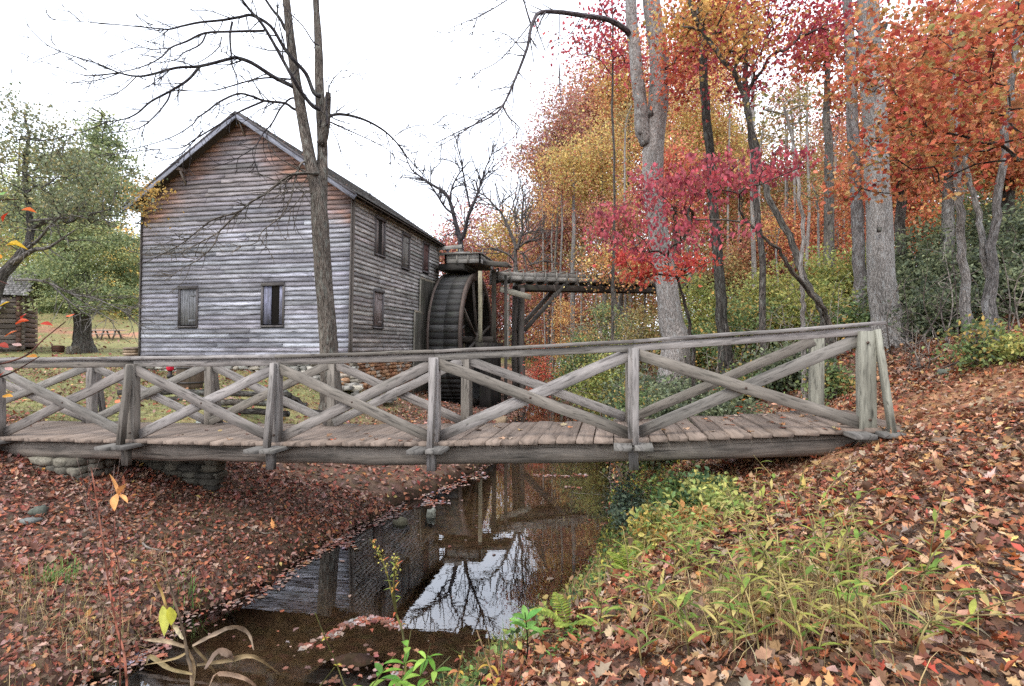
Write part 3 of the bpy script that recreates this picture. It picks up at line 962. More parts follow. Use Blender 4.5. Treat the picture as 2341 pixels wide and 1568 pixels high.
def build_mill():
    rs = np.random.RandomState(11); np.random.seed(11); random.seed(11)
    loc = M_(XM, (Y0 + Y1) / 2, 0)
    mill = thing("mill_building", "old two storey grist mill with grey lapped board walls and a shingle roof", "building", (loc[0], loc[1], -1.2))
    L = XR - XL

    def front_col(s, z):
        X = XL + s
        under = (roofz(X) - z)
        n = fbm(np.array([s * .55 + 3]), np.array([z * 2.1]), 61)[0]; n2 = fbm(np.array([s * 3.1]), np.array([z * 9.0]), 67)[0]
        grey = srgb('#b1b1bb') * (.6 + .75 * n2)
        dark = srgb('#8a888f')
        k = sst(.42, .62, n + (z - 1.5) * .045)
        grey = grey * (1 - .6 * k) + dark * .6 * k
        h = sst(3.4, 4.6, z + (n - .5) * 2.5)
        brown = srgb('#857670') * (.6 + .8 * n2)
        grey = grey * (1 - .5 * h) + brown * .5 * h
        w = sst(1.2, .2, under + (n - .5) * 2.2) * sst(3.1, 3.7, z) * (.5 + .5 * sst(.3, .6, n2))
        org_ = srgb('#a58070') * (.45 + 1.1 * n2)
        return grey * (1 - w) + org_ * w

    def rng(z):
        if z is None: return PK
        if z < EV: return (0, L)
        k = (PK - z) / (PK - EV) * (L / 2)
        return (L / 2 - k, L / 2 + k)
    w1 = (XB(430, Y0) - XL, 1.26); w2 = (XB(623, Y0) - XL, 1.28)
    holes = [(w1[0] - .36, w1[0] + .36, w1[1] - .64, w1[1] + .64), (w2[0] - .40, w2[0] + .40, w2[1] - .66, w2[1] + .66)]
    mb = MB()
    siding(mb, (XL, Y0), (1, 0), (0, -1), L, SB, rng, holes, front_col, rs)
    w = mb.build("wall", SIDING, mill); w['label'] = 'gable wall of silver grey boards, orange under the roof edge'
    # side wall
    Ls = Y1 - Y0

    def side_col(s, z):
        n = fbm(np.array([s * .7 + 9]), np.array([z * 1.7]), 71)[0]; n2 = fbm(np.array([s * 3.7]), np.array([z * 9.0]), 77)[0]
        c = srgb('#adaaa6') * (.55 + .9 * n2)
        red = sst(2.2, .2, z + (n - .5) * 2) * sst(7, 1, s)
        c = c * (1 - .3 * red) + srgb('#7a6860') * .3 * red
        wear = sst(6.8, 8.2, s + (n - .5) * 2)
        return c * (1 - .35 * wear) + srgb('#a9a195') * .35 * wear
    sh = []
    wins = [((YB(851, XR) + YB(872, XR)) / 2 - Y0, 3.72, .74, 1.18), ((YB(912, XR) + YB(930, XR)) / 2 - Y0, 3.62, .72, 1.22), ((YB(960, XR) + YB(975, XR)) / 2 - Y0, 3.75, .70, 1.14),
            ((YB(850, XR) + YB(871, XR)) / 2 - Y0, 1.25, .74, 1.18)]
    for c, z, ww, hh in wins: sh.append((c - ww / 2 - .02, c + ww / 2 + .02, z - hh / 2 - .03, z + hh / 2 + .02))
    mb = MB()
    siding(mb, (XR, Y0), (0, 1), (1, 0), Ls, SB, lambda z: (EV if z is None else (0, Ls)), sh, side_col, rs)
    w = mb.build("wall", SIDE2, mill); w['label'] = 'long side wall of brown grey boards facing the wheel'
    # the other two walls and the dark core behind the boards
    mb = MB()
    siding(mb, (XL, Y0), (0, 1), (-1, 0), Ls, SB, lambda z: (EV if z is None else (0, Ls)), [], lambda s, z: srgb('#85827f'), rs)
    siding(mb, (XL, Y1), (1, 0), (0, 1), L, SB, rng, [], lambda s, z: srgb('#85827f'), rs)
    for v in (mb,):
        q = []
        a = [M_(XL + .01, Y0 + .02, SB - .02), M_(XR - .01, Y0 + .02, SB - .02), M_(XR - .01, Y0 + .02, EV), M_(XM, Y0 + .02, PK - .03), M_(XL + .01, Y0 + .02, EV)]
        b = [M_(XL + .01, Y1 - .02, SB - .02), M_(XR - .01, Y1 - .02, SB - .02), M_(XR - .01, Y1 - .02, EV), M_(XM, Y1 - .02, PK - .03), M_(XL + .01, Y1 - .02, EV)]
        t = [(0, 1, 2), (0, 2, 3), (0, 3, 4), (5, 7, 6), (5, 8, 7), (5, 9, 8)]
        q = [(0, 5, 6, 1), (1, 6, 7, 2), (4, 9, 5, 0)]
        v.add(a + b, q, t, None, srgb('#2e2a28'))
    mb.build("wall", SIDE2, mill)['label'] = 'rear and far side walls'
    # corner boards
    mb = MB()
    for (X, Y) in ((XR + .03, Y0 - .045), (XL - .03, Y0 - .045)):
        mb.beam(M_(X, Y, SB - .02), M_(X, Y, EV + .05), .085, .03, srgb('#77706a'), up=(1, 0, 0))
        mb.beam(M_(X + (.03 if X > XM else -.03), Y + .06, SB - .02), M_(X + (.03 if X > XM else -.03), Y + .06, EV + .05), .03, .1, srgb('#6a625c'), up=(1, 0, 0))
    mb.build("corner_board", WOOD, mill)
    # windows
    fr = lambda s, o, z: M_(XL + s, Y0 - o, z)
    fs = lambda s, o, z: M_(XR + o, Y0 + s, z)
    window(mill, w1[0], w1[1], .66, 1.2, fr, 0, srgb('#8f8f92'), rs, 'closed shuttered window nearer the left corner')
    window(mill, w2[0], w2[1], .74, 1.24, fr, 2, srgb('#85869a'), rs, 'shuttered window with one dark missing board')
    for k, (c, z, ww, hh) in enumerate(wins):
        window(mill, c, z, ww, hh, fs, 2 if k == 0 else 0, srgb(['#857c78', '#86847f', '#6e5450', '#8a7f7c'][k]), rs)
    # roof
    roofcol = srgb('#5d5a58')
    mb = MB()
    ov, oe = .42, .34
    sl = (PK - EV) / (XR - XM)
    for sgn in (1, -1):
        nrow = 24
        for r in range(nrow):
            d0 = (XR - XM + oe) * (1 - r / nrow); d1 = (XR - XM + oe) * (1 - (r + 1.35) / nrow)
            d1 = max(d1, 0)
            y = Y0 - ov
            z0 = PK + .07 - sl * d0; z1 = PK + .05 - sl * d1
            while y < Y1 + ov:
                wd = rs.uniform(.10, .22)
                j = rs.uniform(-.015, .015)
                a = M_(XM + sgn * (d0 + j), y + wd / 2, z0 + .018 - sl * j); b = M_(XM + sgn * d1, y + wd / 2, z1)
                mb.beam(a, b, wd - .006, .022, roofcol * rs.uniform(.6, 1.3), seg=1, ch=.002)
                y += wd
    rf = mb.build("roof", SHING, mill)
    mb = MB()
    for sgn in (1, -1):
        a = [M_(XM, Y0 - ov, PK + .02), M_(XM + sgn * (XR - XM + oe), Y0 - ov, PK + .02 - sl * (XR - XM + oe)), M_(XM + sgn * (XR - XM + oe), Y1 + ov, PK + .02 - sl * (XR - XM + oe)), M_(XM, Y1 + ov, PK + .02)]
        b = [p - np.array([0, 0, .03]) for p in a]
        mb.add(a + b, [(0, 1, 2, 3), (4, 7, 6, 5), (0, 4, 5, 1), (1, 5, 6, 2)], None, None, srgb('#4a4038'))
        k = Y0 + .3
        while k < Y1:
            mb.beam(M_(XM + sgn * (XR - XM - .1), k, EV - .02), M_(XM + sgn * (XR - XM + oe - .03), k, EV - sl * (oe - .0) - .02), .06, .10, srgb('#3f3833'), seg=1)
            k += .62
    mb.build("roof_deck", DARKW, rf)
    # barge boards, lookouts
    for yy, nm in ((Y0 - ov - .02, 1), (Y1 + ov + .02, 0)):
        for sgn in (1, -1):
            mb = MB()
            mb.beam(M_(XM, yy, PK - .06), M_(XM + sgn * (XR - XM + oe), yy, PK - .06 - sl * (XR - XM + oe)), .03, .17, srgb('#8b8d98'), seg=6, warp=.004)
            mb.beam(M_(XM, yy - .02, PK + .03), M_(XM + sgn * (XR - XM + oe + .02), yy - .02, PK + .03 - sl * (XR - XM + oe)), .05, .05, srgb('#5f5a5c'), seg=6, warp=.006)
            mb.build("barge_board", WOOD, mill)
    for X in (XM, XM - 2.1, XM + 2.4):
        mb = MB()
        z = roofz(X) - .14
        mb.beam(M_(X, Y0 + .1, z), M_(X, Y0 - ov + .02, z), .09, .10, srgb('#8a7a70'))
        mb.beam(M_(X + .02, Y0 - .02, z - .42), M_(X + .02, Y0 - ov + .12, z - .06), .05, .06, srgb('#8a8078'))
        mb.build("roof_bracket", WOOD, mill)
    # splash boards against the wet end of the side wall
    mb = MB()
    for a, b, zt, c in ((YB(941, XR), YB(962, XR), 1.35, '#57534c'), (YB(953, XR), Y1 + .02, 2.75, '#4a463f')):
        y = a
        while y < b:
            mb.beam(M_(XR + .085, y + .1, -1.9), M_(XR + .085, y + .1, zt + rs.uniform(-.02, .02)), .03, .195, srgb(c) * rs.uniform(.6, 1.2), up=(1, 0, 0))
            y += .2
        mb.beam(M_(XR + .11, a - .03, -1.9), M_(XR + .11, a - .03, zt), .07, .06, srgb('#8a8578'), up=(1, 0, 0))
        mb.beam(M_(XR + .12, a - .05, zt + .02), M_(XR + .12, b, zt + .02), .1, .05, srgb('#8a8070'), up=(1, 0, 0))
    mb.build("splash_board", DARKW, mill)
    # dry stone foundation
    mb = MB()
    def stones(org, ud, nv, L, zt, zb_f, cols, sz=(.22, .5), hz=(.09, .17)):
        z = zt
        while z > zt - 1.9:
            h = rs.uniform(*hz); s = -.1
            while s < L:
                wd = rs.uniform(*sz)
                X = org[0] + ud[0] * (s + wd / 2); Y = org[1] + ud[1] * (s + wd / 2)
                wp = B(X, Y, z)
                if z + .1 > zb_f(wp):
                    mb.stone((X + nv[0] * rs.uniform(-.04, .05), Y + nv[1] * rs.uniform(-.04, .05), z - h / 2), (wd * 1.06 if ud[0] else .36, .36 if ud[0] else wd * 1.06, h * 1.1),
                             srgb(cols[rs.randint(len(cols))]) * rs.uniform(.7, 1.25), f=lambda a, b, c: B(a, b, c))
                s += wd
            z -= h
    zb = lambda p: gz(p[0], p[1]) - .15
    stones((XL, Y0 + .12), (1, 0), (0, -1), L, SB - .03, zb, ['#a3a198', '#8f8d86', '#b5afa4', '#7f7b74', '#9c9486'])
    stones((XR - .12, Y0), (0, 1), (1, 0), Ls, SB - .03, zb, ['#a8805e', '#9c6e50', '#b89070', '#8a6a54', '#a4988a'], (.18, .4), (.08, .14))
    for (a, b) in (((XL + .35, Y0 + .35), (XR - .3, Y0 + .4)),):
        mb.box((XL + .25, Y0 + .22, -2.3), (XR - .22, Y1 - .2, SB - .06), srgb('#3a332c'), f=lambda x, y, z: B(x, y, z))
    mb.build("foundation", STONE, mill, False)
    # sill beam over the stones and corner piers
    mb = MB()
    mb.beam(M_(XL, Y0 + .05, SB - .06), M_(XR, Y0 + .05, SB - .06), .2, .1, srgb('#6f625a'))
    mb.build("sill_beam", WOOD, mill)
    # low lean-to behind the left corner
    mb = MB()
    z = 2.02; X = XL
    mb.beam(M_(X + .05, 17.2, z + .33), M_(X - .95, 17.2, z - .02), 1.6, .05, srgb('#6a6668'), up=(0, 0, 1))
    mb.beam(M_(X + .05, 16.37, z + .25), M_(X - .98, 16.37, z - .10), .035, .13, srgb('#8d8e98'))
    mb.beam(M_(X - .12, 16.6, SB - .3), M_(X - .12, 16.6, z + .22), .09, .09, srgb('#80828c'), up=(1, 0, 0))
    mb.build("lean_to", WOOD, mill)


# ------------------------------------------------------------------ wheel, forebay, flume
def build_wheel():
    rs = np.random.RandomState(3); np.random.seed(3)
    xa, xb = -7.52, -6.17
    yc, zc, R = 24.3, .26, 3.05
    t = thing("water_wheel", "tall dark wooden overshot water wheel against the end of the mill wall", "water wheel", B((xa + xb) / 2, yc, zc))
    f = lambda X, a, r: B(X, yc + math.cos(a) * r, zc + math.sin(a) * r)
    n = 48
    # rims: segmented felloes
    for X, nm in ((xb, 'near'), (xa, 'far')):
        mb = MB()
        V = []; Q = []; G = []; C = []
        for k in range(n + 1):
            a = 2 * math.pi * k / n
            for (dx, r) in ((.045, R + .01), (.045, R - .32), (-.045, R - .32), (-.045, R + .01)):
                V.append(f(X + dx, a, r)); G.append((a * R, r + dx * 3, .3)); C.append(srgb('#5c5049') * (.8 + .4 * (int(k / 6) % 2)))
        for k in range(n):
            for m in range(4):
                a = k * 4 + m; b = k * 4 + (m + 1) % 4
                Q.append((a, a + 4, b + 4, b))
        mb.add(V, Q, None, G, C)
        mb.build("rim", DARKW if X == xa else WOOD, t)
    mb = MB()                                            # outer sole of boards
    m = 64
    for k in range(m):
        a0 = 2 * math.pi * k / m; a1 = 2 * math.pi * (k + .965) / m
        r0 = R - .05 + rs.uniform(-.008, .012)
        c = srgb('#4c4a48') * rs.uniform(.6, 1.25)
        for (p, q) in ((xa + .05, (xa + xb) / 2 - .002), ((xa + xb) / 2, xb - .05)):
            V = [f(p, a0, r0), f(q, a0, r0), f(q, a1, r0), f(p, a1, r0), f(p, a0, r0 - .04), f(q, a0, r0 - .04), f(q, a1, r0 - .04), f(p, a1, r0 - .04)]
            o = rs.rand() * 30
            G = [(o, 0, .5), (o + .7, 0, .5), (o + .7, .3, .5), (o, .3, .5)] * 2
            mb.add(V, [(0, 3, 2, 1), (4, 5, 6, 7), (0, 1, 5, 4), (3, 7, 6, 2), (0, 4, 7, 3), (1, 2, 6, 5)], None, G, c * rs.uniform(.85, 1.15))
    mb.build("sole", DARKW, t)
    mb = MB()                                            # bucket boards inside
    for k in range(32):
        a = 2 * math.pi * k / 32
        mb.beam(f(xa + .05, a, R - .22), f(xb - .05, a, R - .22), .03, .30, srgb('#2f2b29'), up=nrm(f(0, a + .5, 1) - f(0, a + .5, 0)))
    for k in range(32):
        a0 = 2 * math.pi * k / 32; a1 = 2 * math.pi * (k + 1) / 32
        V = [f(xa + .05, a0, R - .34), f(xb - .05, a0, R - .34), f(xb - .05, a1, R - .34), f(xa + .05, a1, R - .34)]
        mb.add(V, [(0, 1, 2, 3)], None, [(0, 0, .2), (1.3, 0, .2), (1.3, .5, .2), (0, .5, .2)], srgb('#2c2826'))
    mb.build("bucket_boards", DARKW, t)
    for k in range(8):
        a = 2 * math.pi * (k + .35) / 8
        for X in (xb - .02, xa + .02):
            mb = MB()
            mb.beam(f(X, a, .12), f(X, a, R - .12), .08, .11, srgb('#575049') * rs.uniform(.8, 1.2), up=(1, 0, 0), seg=2)
            mb.build("spoke", WOOD if X > xa + .1 else DARKW, t)
    mb = MB()
    mb.tube([f(xa - .3, 0, 0), f(xb + .75, 0, 0)], .17, 12, srgb('#4c443d'))
    mb.tube([f(xb - .1, 0, 0), f(xb + .1, 0, 0)], .36, 16, srgb('#5c544c'))
    mb.build("axle", DARKW, t)

    # stand beside the wheel: timber pier, cross beam, posts and the forebay on top
    s = thing("forebay", "timber forebay box on posts with a small platform above the wheel", "forebay", B(xb + .6, yc, -1.2))
    mb = MB()
    for dy in (-1.0, -.3, .4, 1.1):
        mb.beam(B(xb + .62, yc + dy, -2.9), B(xb + .62, yc + dy, zc - .18), .5, .62, srgb('#2f2b28') * rs.uniform(.8, 1.2), up=(0, 1, 0))
    mb.beam(B(xb + .62, yc - 1.9, zc - .30), B(xb + .62, yc + 1.9, zc - .30), .45, .34, srgb('#3b3632'))
    mb.build("pier", DARKW, s)
    zt = 3.27
    for (X, Y, w, c, za, zb_) in ((xb + .42, yc - 1.15, .17, '#9a937c', zc - .1, zt), (xb + .75, yc + .1, .2, '#4a443c', zc - .1, zt + .15), (xb + .45, yc + 1.6, .18, '#4a443c', -2.8, zt), (xa - .18, yc + .9, .16, '#3f3a34', -2.8, zt), (xb + 1.25, yc + .4, .15, '#55504a', -2.5, zt)):
        mb = MB(); mb.beam(B(X, Y, za), B(X, Y, zb_), w, w, srgb(c), up=(0, 1, 0), seg=5)
        mb.build("post", WOOD if c == '#9a937c' else DARKW, s)
    mb = MB()                                            # platform over the wheel
    mb.box((xa - .1, yc - 1.3, zt + .07), (xb - .3, yc + 1.4, zt + .34), srgb('#3d3a36'), f=B)
    mb.beam(B(xa - 1.0, yc - .8, zt + .1), B(xa - .1, yc - .8, zt + .25), .5, .12, srgb('#4c463f'))
    mb.build("platform", DARKW, s)
    mb = MB()                                            # box
    for k, (a, b) in enumerate((((xa + .25, yc - 1.3), (xb + .45, yc - 1.3)), ((xa + .25, yc + 1.2), (xb + .45, yc + 1.2)), ((xa + .25, yc - 1.3), (xa + .25, yc + 1.2)), ((xb + .45, yc - 1.3), (xb + .45, yc + 1.2)))):
        for q in range(2):
            mb.beam(B(a[0], a[1], zt + .44 + q * .19), B(b[0], b[1], zt + .44 + q * .19), .05, .18, srgb('#8d8a84') * rs.uniform(.7, 1.1))
        for u in (0, .33, .66, 1):
            X = a[0] + (b[0] - a[0]) * u; Y = a[1] + (b[1] - a[1]) * u
            mb.beam(B(X, Y - .04, zt + .34), B(X, Y - .04, zt + .74), .08, .06, srgb('#7a766f'), up=(0, 1, 0))
    mb.beam(B(xa + .2, yc - 1.34, zt + .76), B(xb + .5, yc - 1.34, zt + .76), .16, .05, srgb('#6a6660'))
    mb.beam(B(xb + .47, yc - 1.3, zt + .76), B(xb + .47, yc + 1.3, zt + .76), .14, .05, srgb('#6a6660'))
    mb.box((xa + .25, yc - 1.3, zt + .36), (xb + .45, yc + 1.2, zt + .40), srgb("#4a443c"), f=B)
    mb.build("box", WOOD, s)
    mb = MB()                                            # gate boards sticking up and control arms
    for k in range(7):
        X = xa + .5 + k * .15
        mb.beam(B(X, yc - .5, zt + .7), B(X, yc - .5, zt + 1.08 + rs.uniform(-.16, .1)), .03, .13, srgb('#8f8d88') * rs.uniform(.75, 1.15), up=(0, 1, 0))
    mb.beam(B(xb + .3, yc - .2, zt + .7), B(xb + .3, yc - .2, zt + 1.12), .05, .14, srgb('#7f7b75'), up=(0, 1, 0))
    mb.build("gate", WOOD, s)
    mb = MB()
    mb.beam(B(xa - .5, yc - .9, zt + 1.08), B(xa + .75, yc - .5, zt + 1.24), .08, .16, srgb('#9a968e'))
    mb.beam(B(xa - .45, yc - .7, zt + .88), B(xa + .75, yc - .3, zt + .94), .08, .14, srgb('#85817a'))
    mb.beam(B(xa + .7, yc - .5, zt + .5), B(xa + .7, yc - .5, zt + 1.32), .07, .07, srgb('#5f5b55'), up=(0, 1, 0))
    mb.beam(B(xa + .3, yc - .5, zt + .9), B(xa + 1.1, yc - .5, zt + .9), .12, .16, srgb('#8a8680'))
    mb.build("control_arm", WOOD, s)
    mb = MB()
    mb.beam(B(xb + .45, yc - .1, zt + .50), B(xb + 1.55, yc - .1, zt + .38), 1.5, .06, srgb('#77726b'))
    mb.beam(B(xb + .45, yc - .86, zt + .40), B(xb + 1.6, yc - .86, zt + .28), .05, .18, srgb('#4c4842'))
    mb.build("shelf", WOOD, s)

    # flume
    a = P(1126, 628, 26.0); b = P(1700, 646, 32.0)
    ux = nrm(np.array([b[0] - a[0], b[1] - a[1], b[2] - a[2]])); side = nrm(np.cross(ux, (0, 0, 1)))
    fl = thing("flume", "long wooden flume trough running from the wheel into the autumn trees", "flume", (a + b) / 2 - np.array([0, 0, 4]))
    mb = MB(); Lf = np.linalg.norm(b - a)
    for sd in (-.42, .42):
        for q in range(2):
            k = 0
            while k < Lf:
                l = min(rs.uniform(2.5, 4), Lf - k)
                mb.beam(a + ux * k + side * sd + np.array([0, 0, -.18 + q * .19]), a + ux * (k + l - .01) + side * sd + np.array([0, 0, -.18 + q * .19]), .04, .185, srgb('#8f8b84') * rs.uniform(.65, 1.1))
                k += l
    mb.beam(a + np.array([0, 0, -.3]), b + np.array([0, 0, -.3]), .84, .05, srgb('#4a443e'))
    mb.build("trough", WOOD, fl)
    mb = MB()
    k = .1
    while k < Lf:
        c = a + ux * k
        for sd in (-.49, .49):
            mb.beam(c + side * sd + np.array([0, 0, -.36]), c + side * sd + np.array([0, 0, .22]), .07, .07, srgb('#7d7972') * rs.uniform(.8, 1.1), up=(0, 1, 0))
        mb.beam(c + side * -.58 + np.array([0, 0, .22]), c + side * .58 + np.array([0, 0, .22]), .07, .06, srgb('#6b675f'))
        mb.beam(c + side * -.62 + np.array([0, 0, -.38]), c + side * .62 + np.array([0, 0, -.38]), .10, .10, srgb('#39342f'))
        k += rs.uniform(.55, .72)
    mb.build("trough_frame", WOOD, fl)
    mb = MB()
    for sd in (-.35, .35):
        mb.beam(a + side * sd + ux * 1.2 + np.array([0, 0, -.62]), b + side * sd + np.array([0, 0, -.58]), .18, .27, srgb('#3c3631'), seg=8)
    mb.build("beam", DARKW, fl)
    for (px, lean) in ((1176, 0), (1500, 0), (1668, 0)):
        k = (px - 1126) / 574 * Lf
        c = a + ux * k + np.array([0, 0, -.8])
        g = gz(c[0], c[1])
        for sd in (-.5, .42):
            for dx in ((0, .3) if sd < 0 and px < 1200 else (0,)):
                mb = MB()
                p = c + side * sd + ux * dx
                mb.tube(smooth([np.array([p[0] + .05, p[1], g - .4]), np.array([p[0] - .04, p[1], (g + p[2]) / 2]), p + np.array([0, 0, .15])], 4), [.17, .16, .15, .15, .145, .14, .14, .13, .13], 9, srgb('#5c5550'), .05)
                mb.build("post", DARKW, fl)
        if px < 1200:
            mb = MB()
            mb.beam(c + side * -.5 + np.array([.1, 0, -1.9]), c + side * -.5 + ux * 2.3 + np.array([0, 0, .35]), .18, .2, srgb('#55504a'))
            mb.beam(c + side * .4 + np.array([.1, 0, -1.9]), c + side * .4 + ux * 2.3 + np.array([0, 0, .35]), .16, .18, srgb('#3f3b37'))
            mb.build("brace", WOOD, fl)
            mb = MB()
            mb.beam(c + side * .6 + ux * -1.2 + np.array([0, -.4, .02]), c + side * .6 + ux * .35 + np.array([0, -.4, -.35]), .1, .26, srgb('#a39d8b'))
            mb.build("cross_beam", WOOD, fl); mb = MB()
            mb.beam(c + side * -.7 + np.array([0, 0, -4.3]), c + side * .6 + ux * .2 + np.array([0, 0, -4.3]), .14, .2, srgb('#4c4640'))
            mb.build("cross_beam", WOOD, fl)


# ------------------------------------------------------------------ the footbridge
YN, YF = 5.97, 7.27
PX = [XB(-330, YN), -8.20, -6.06, -4.03, -2.016, .21, 2.47]
DZ = [-1.27, -1.246, -1.21, -1.18, -1.11, -1.0, -.83]


def zd(X):
    return float(np.interp(X, PX, DZ)) + (.0 if X < 2.47 else .05 * (X - 2.47))


def build_bridge():
    rs = np.random.RandomState(21); np.random.seed(21); random.seed(21)
    t = thing("footbridge", "weathered grey timber footbridge with cross braced railings over the stream", "footbridge", B(-2.0, 6.6, -2.2))
    grey = srgb('#928f8c'); dk = srgb('#6f6b66')
    greens = [srgb('#938d88'), srgb('#88837c'), srgb('#9a9490'), srgb('#827b72'), srgb('#8d8680')]
    # logs
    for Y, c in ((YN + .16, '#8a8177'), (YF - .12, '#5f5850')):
        mb = MB()
        xs = np.linspace(PX[0] - .3, 2.62, 26)
        pts = np.array([B(x, Y, zd(x) - .165) for x in xs]); pts += rs.normal(0, .008, pts.shape)
        mb.tube(pts, .122 + rs.normal(0, .005, 26), 18, srgb(c), .03)
        mb.build("log_beam", LOGW, t, True)
    # deck: one row of cross planks
    mb = MB(); x = PX[0] - .4
    while x < 2.75:
        w = rs.uniform(.175, .235)
        c = srgb('#85776c') * rs.uniform(.74, 1.06) * np.array([1, .985, .97])
        xm = x + w / 2
        e0 = YN - .10 + rs.uniform(-.018, .018); e1 = YF + .12 + rs.uniform(-.02, .02)
        sk = rs.normal(0, .012)
        mb.beam(B(xm, e0, zd(xm) - .008 + rs.normal(0, .003)), B(xm + sk, e1, zd(xm) - .008 + rs.normal(0, .003)), w - rs.uniform(.006, .014), .045, c, seg=3, warp=.002)
        x += w
    mb.build("deck", mat_wood("worn_deck", lo=.7, hi=1.15, moss=(.22, .16, .12), mossamt=.5, gs=(1.5, 22, 60), bst=.3), t)
    # bearers (pairs of planks) under each pair of posts
    for i, X in enumerate(PX):
        for s_ in (-.115, .095):
            mb = MB()
            z = zd(X) - .055 + (.010 if s_ > 0 else 0)
            if i < 6:
                mb.beam(B(X + s_, YN - .36 + rs.uniform(-.03, .03), z), B(X + s_, YF + .5, z), .185, .045, dk * rs.uniform(.75, 1.0), seg=2, ch=.003)
            else:
                mb.beam(B(X + s_ * 1.3 + .02, YN - .30 + s_ * .3, z + .02), B(X + s_ * 1.3 + .02, YF + .3, z + .02), .20, .05, dk * rs.uniform(.8, 1.0), seg=2)
            mb.build("bearer", WOOD, t)
    # posts, struts
    for side, (Y, o) in enumerate(((YN, -1), (YF, 1))):
        for i, X in enumerate(PX):
            z = zd(X)
            c = greens[rs.randint(5)] * rs.uniform(.78, .95)
            if i == 6: c = srgb('#8d8b7e')
            mb = MB()
            w = .115 if i < 6 else .15
            mb.beam(B(X, Y + .02 * o, z - .12 if i < 6 else z - .2), B(X, Y + .02 * o, z + .975), w, .11, c, up=nrm(B(0, 1, 0)), seg=3)
            mb.build("post", WOOD, t)
            mb = MB()
            if i < 6:
                mb.beam(B(X + .015, Y + .22 * o, z - .03), B(X + .015, Y + .085 * o, z + .965), .062, .085, c * rs.uniform(.85, 1.1), up=nrm(B(0, 1, 0)), seg=3)
                mb.build("strut", WOOD, t)
                mb = MB()
                mb.beam(B(X + .0, Y + .12 * o, z - .30), B(X + .0, Y + .12 * o, z - .07), .10, .07, c * .8, up=nrm(B(0, 1, 0)), seg=2)
                mb.build("post_foot", WOOD, t)
            elif side == 0:
                mb.beam(B(X + .16, Y - .20, z - .06), B(X + .08, Y - .05, z + .985), .05, .085, c * 1.05, up=nrm(B(0, 1, 0)), seg=3)
                mb.build("strut", WOOD, t)
        # rails
        for q in range(6):
            a, b = PX[q], PX[q + 1]
            if q == 5: b += .17
            A = B(a, Y - .015 * o, zd(a) + 1.045); Bb = B(b, Y - .015 * o, zd(PX[q + 1]) + 1.045 + (.012 if q == 5 else 0))
            mb = MB()
            mb.beam(A + (Bb - A) * .001, Bb - (Bb - A) * .001, .135, .038, greens[rs.randint(5)] * rs.uniform(.7, .85), seg=5, warp=.003)
            mb.build("top_rail", WOOD, t)
            mb = MB()
            d = np.array([0, 0, -.068]); oo = B(0, .012 * o, 0)
            mb.beam(A + d + oo + (Bb - A) * .001, Bb + d + oo - (Bb - A) * (.001 if q < 5 else .05), .042, .082, greens[rs.randint(5)] * rs.uniform(.8, .98), seg=5, warp=.002)
            mb.build("face_rail", WOOD, t)
            if side == 0:
                xm = (PX[q] + PX[q + 1]) / 2; zm = zd(xm) + .48
                for (bx_, bz) in ((xm, zm), (PX[q + 1] - .01, zd(PX[q + 1]) + .86), (PX[q + 1] + .01, zd(PX[q + 1]) + .10)):
                    mb = MB()
                    mb.tube([B(bx_, Y - .09 if bx_ != xm else Y - .05, bz), B(bx_, Y - .055 if bx_ != xm else Y - .02, bz)], .013, 8, srgb('#4a3a30'))
                    mb.build("bolt", PAINT, t)
            # cross braces
            a, b = PX[q] + .05, PX[q + 1] - .05
            w = .122
            for k in range(2):
                za, zb_ = (zd(a) + .06, zd(b) + .90) if k else (zd(a) + .90, zd(b) + .06)
                oy = .028 if (k == 0) == (side == 0) else -.02
                mb = MB()
                mb.beam(B(a, Y + oy * -1, za), B(b, Y + oy * -1, zb_), .038, w, greens[rs.randint(5)] * rs.uniform(.76, .98), seg=6, warp=.003)
                mb.build("brace", WOOD, t)
    # metal? none. a few leaves lie on the deck
    parts = []
    n = 90
    x = rs.uniform(-6, 2.6, n); x[:34] = rs.uniform(1.0, 2.7, 34); y = rs.uniform(YN - .1, YF + .05, n)
    pos = np.array([B(a, b, zd(a) + .018) for a, b in zip(x, y)])
    parts.append(leaves(pos, rs.uniform(.05, .09, n), np.array([[0, 0, 1.]]) + rs.normal(0, .12, (n, 3)), rs.normal(0, 1, (n, 3)), pick(rs, LIT, n), MAPLE, .15, rs))
    tag(leaf_obj("deck_leaves", parts, LITTER), "scattered brown leaves lying on the footbridge deck", kind='stuff')

    # dry stone abutment under the left end
    rs = np.random.RandomState(8)
    mb = MB()
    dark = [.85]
    def course(x0, x1, y, zt, zb_, nx):
        z = zt
        while z > zb_:
            h = rs.uniform(.06, .12); x = x0
            while x < x1:
                w = min(rs.uniform(.14, .38), x1 - x + .06)
                mb.stone((x + w / 2, y + rs.uniform(-.02, .02), z - h / 2), (w * 1.05, .26, h * 1.12), srgb(['#8f897a', '#7d776a', '#9c9482', '#6f6a60'][rs.randint(4)]) * rs.uniform(.65, 1.1) * dark[0], f=B, rough=.09)
                x += w
            z -= h
    course(-7.75, -7.0, YN + .10, -1.50, -2.15, 0)
    dark[0] = .45  # shade of the recess painted into these stones' colour
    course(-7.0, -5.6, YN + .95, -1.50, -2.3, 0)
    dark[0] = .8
    z = -1.50
    while z > -2.25:
        h = rs.uniform(.07, .12); y = YN + .15
        while y < YN + 1.3:
            w = rs.uniform(.15, .3)
            mb.stone((-7.0 + rs.uniform(-.01, .01), y + w / 2, z - h / 2), (.26, w * 1.05, h * 1.1), srgb('#7b7468') * rs.uniform(.6, 1.1), f=B, rough=.09); y += w
        z -= h
    mb.box((-7.7, YN + .2, -2.4), (-7.05, YF, -1.52), srgb('#4c463e'), f=B)
    ab = mb.build("stone_abutment", STONE)
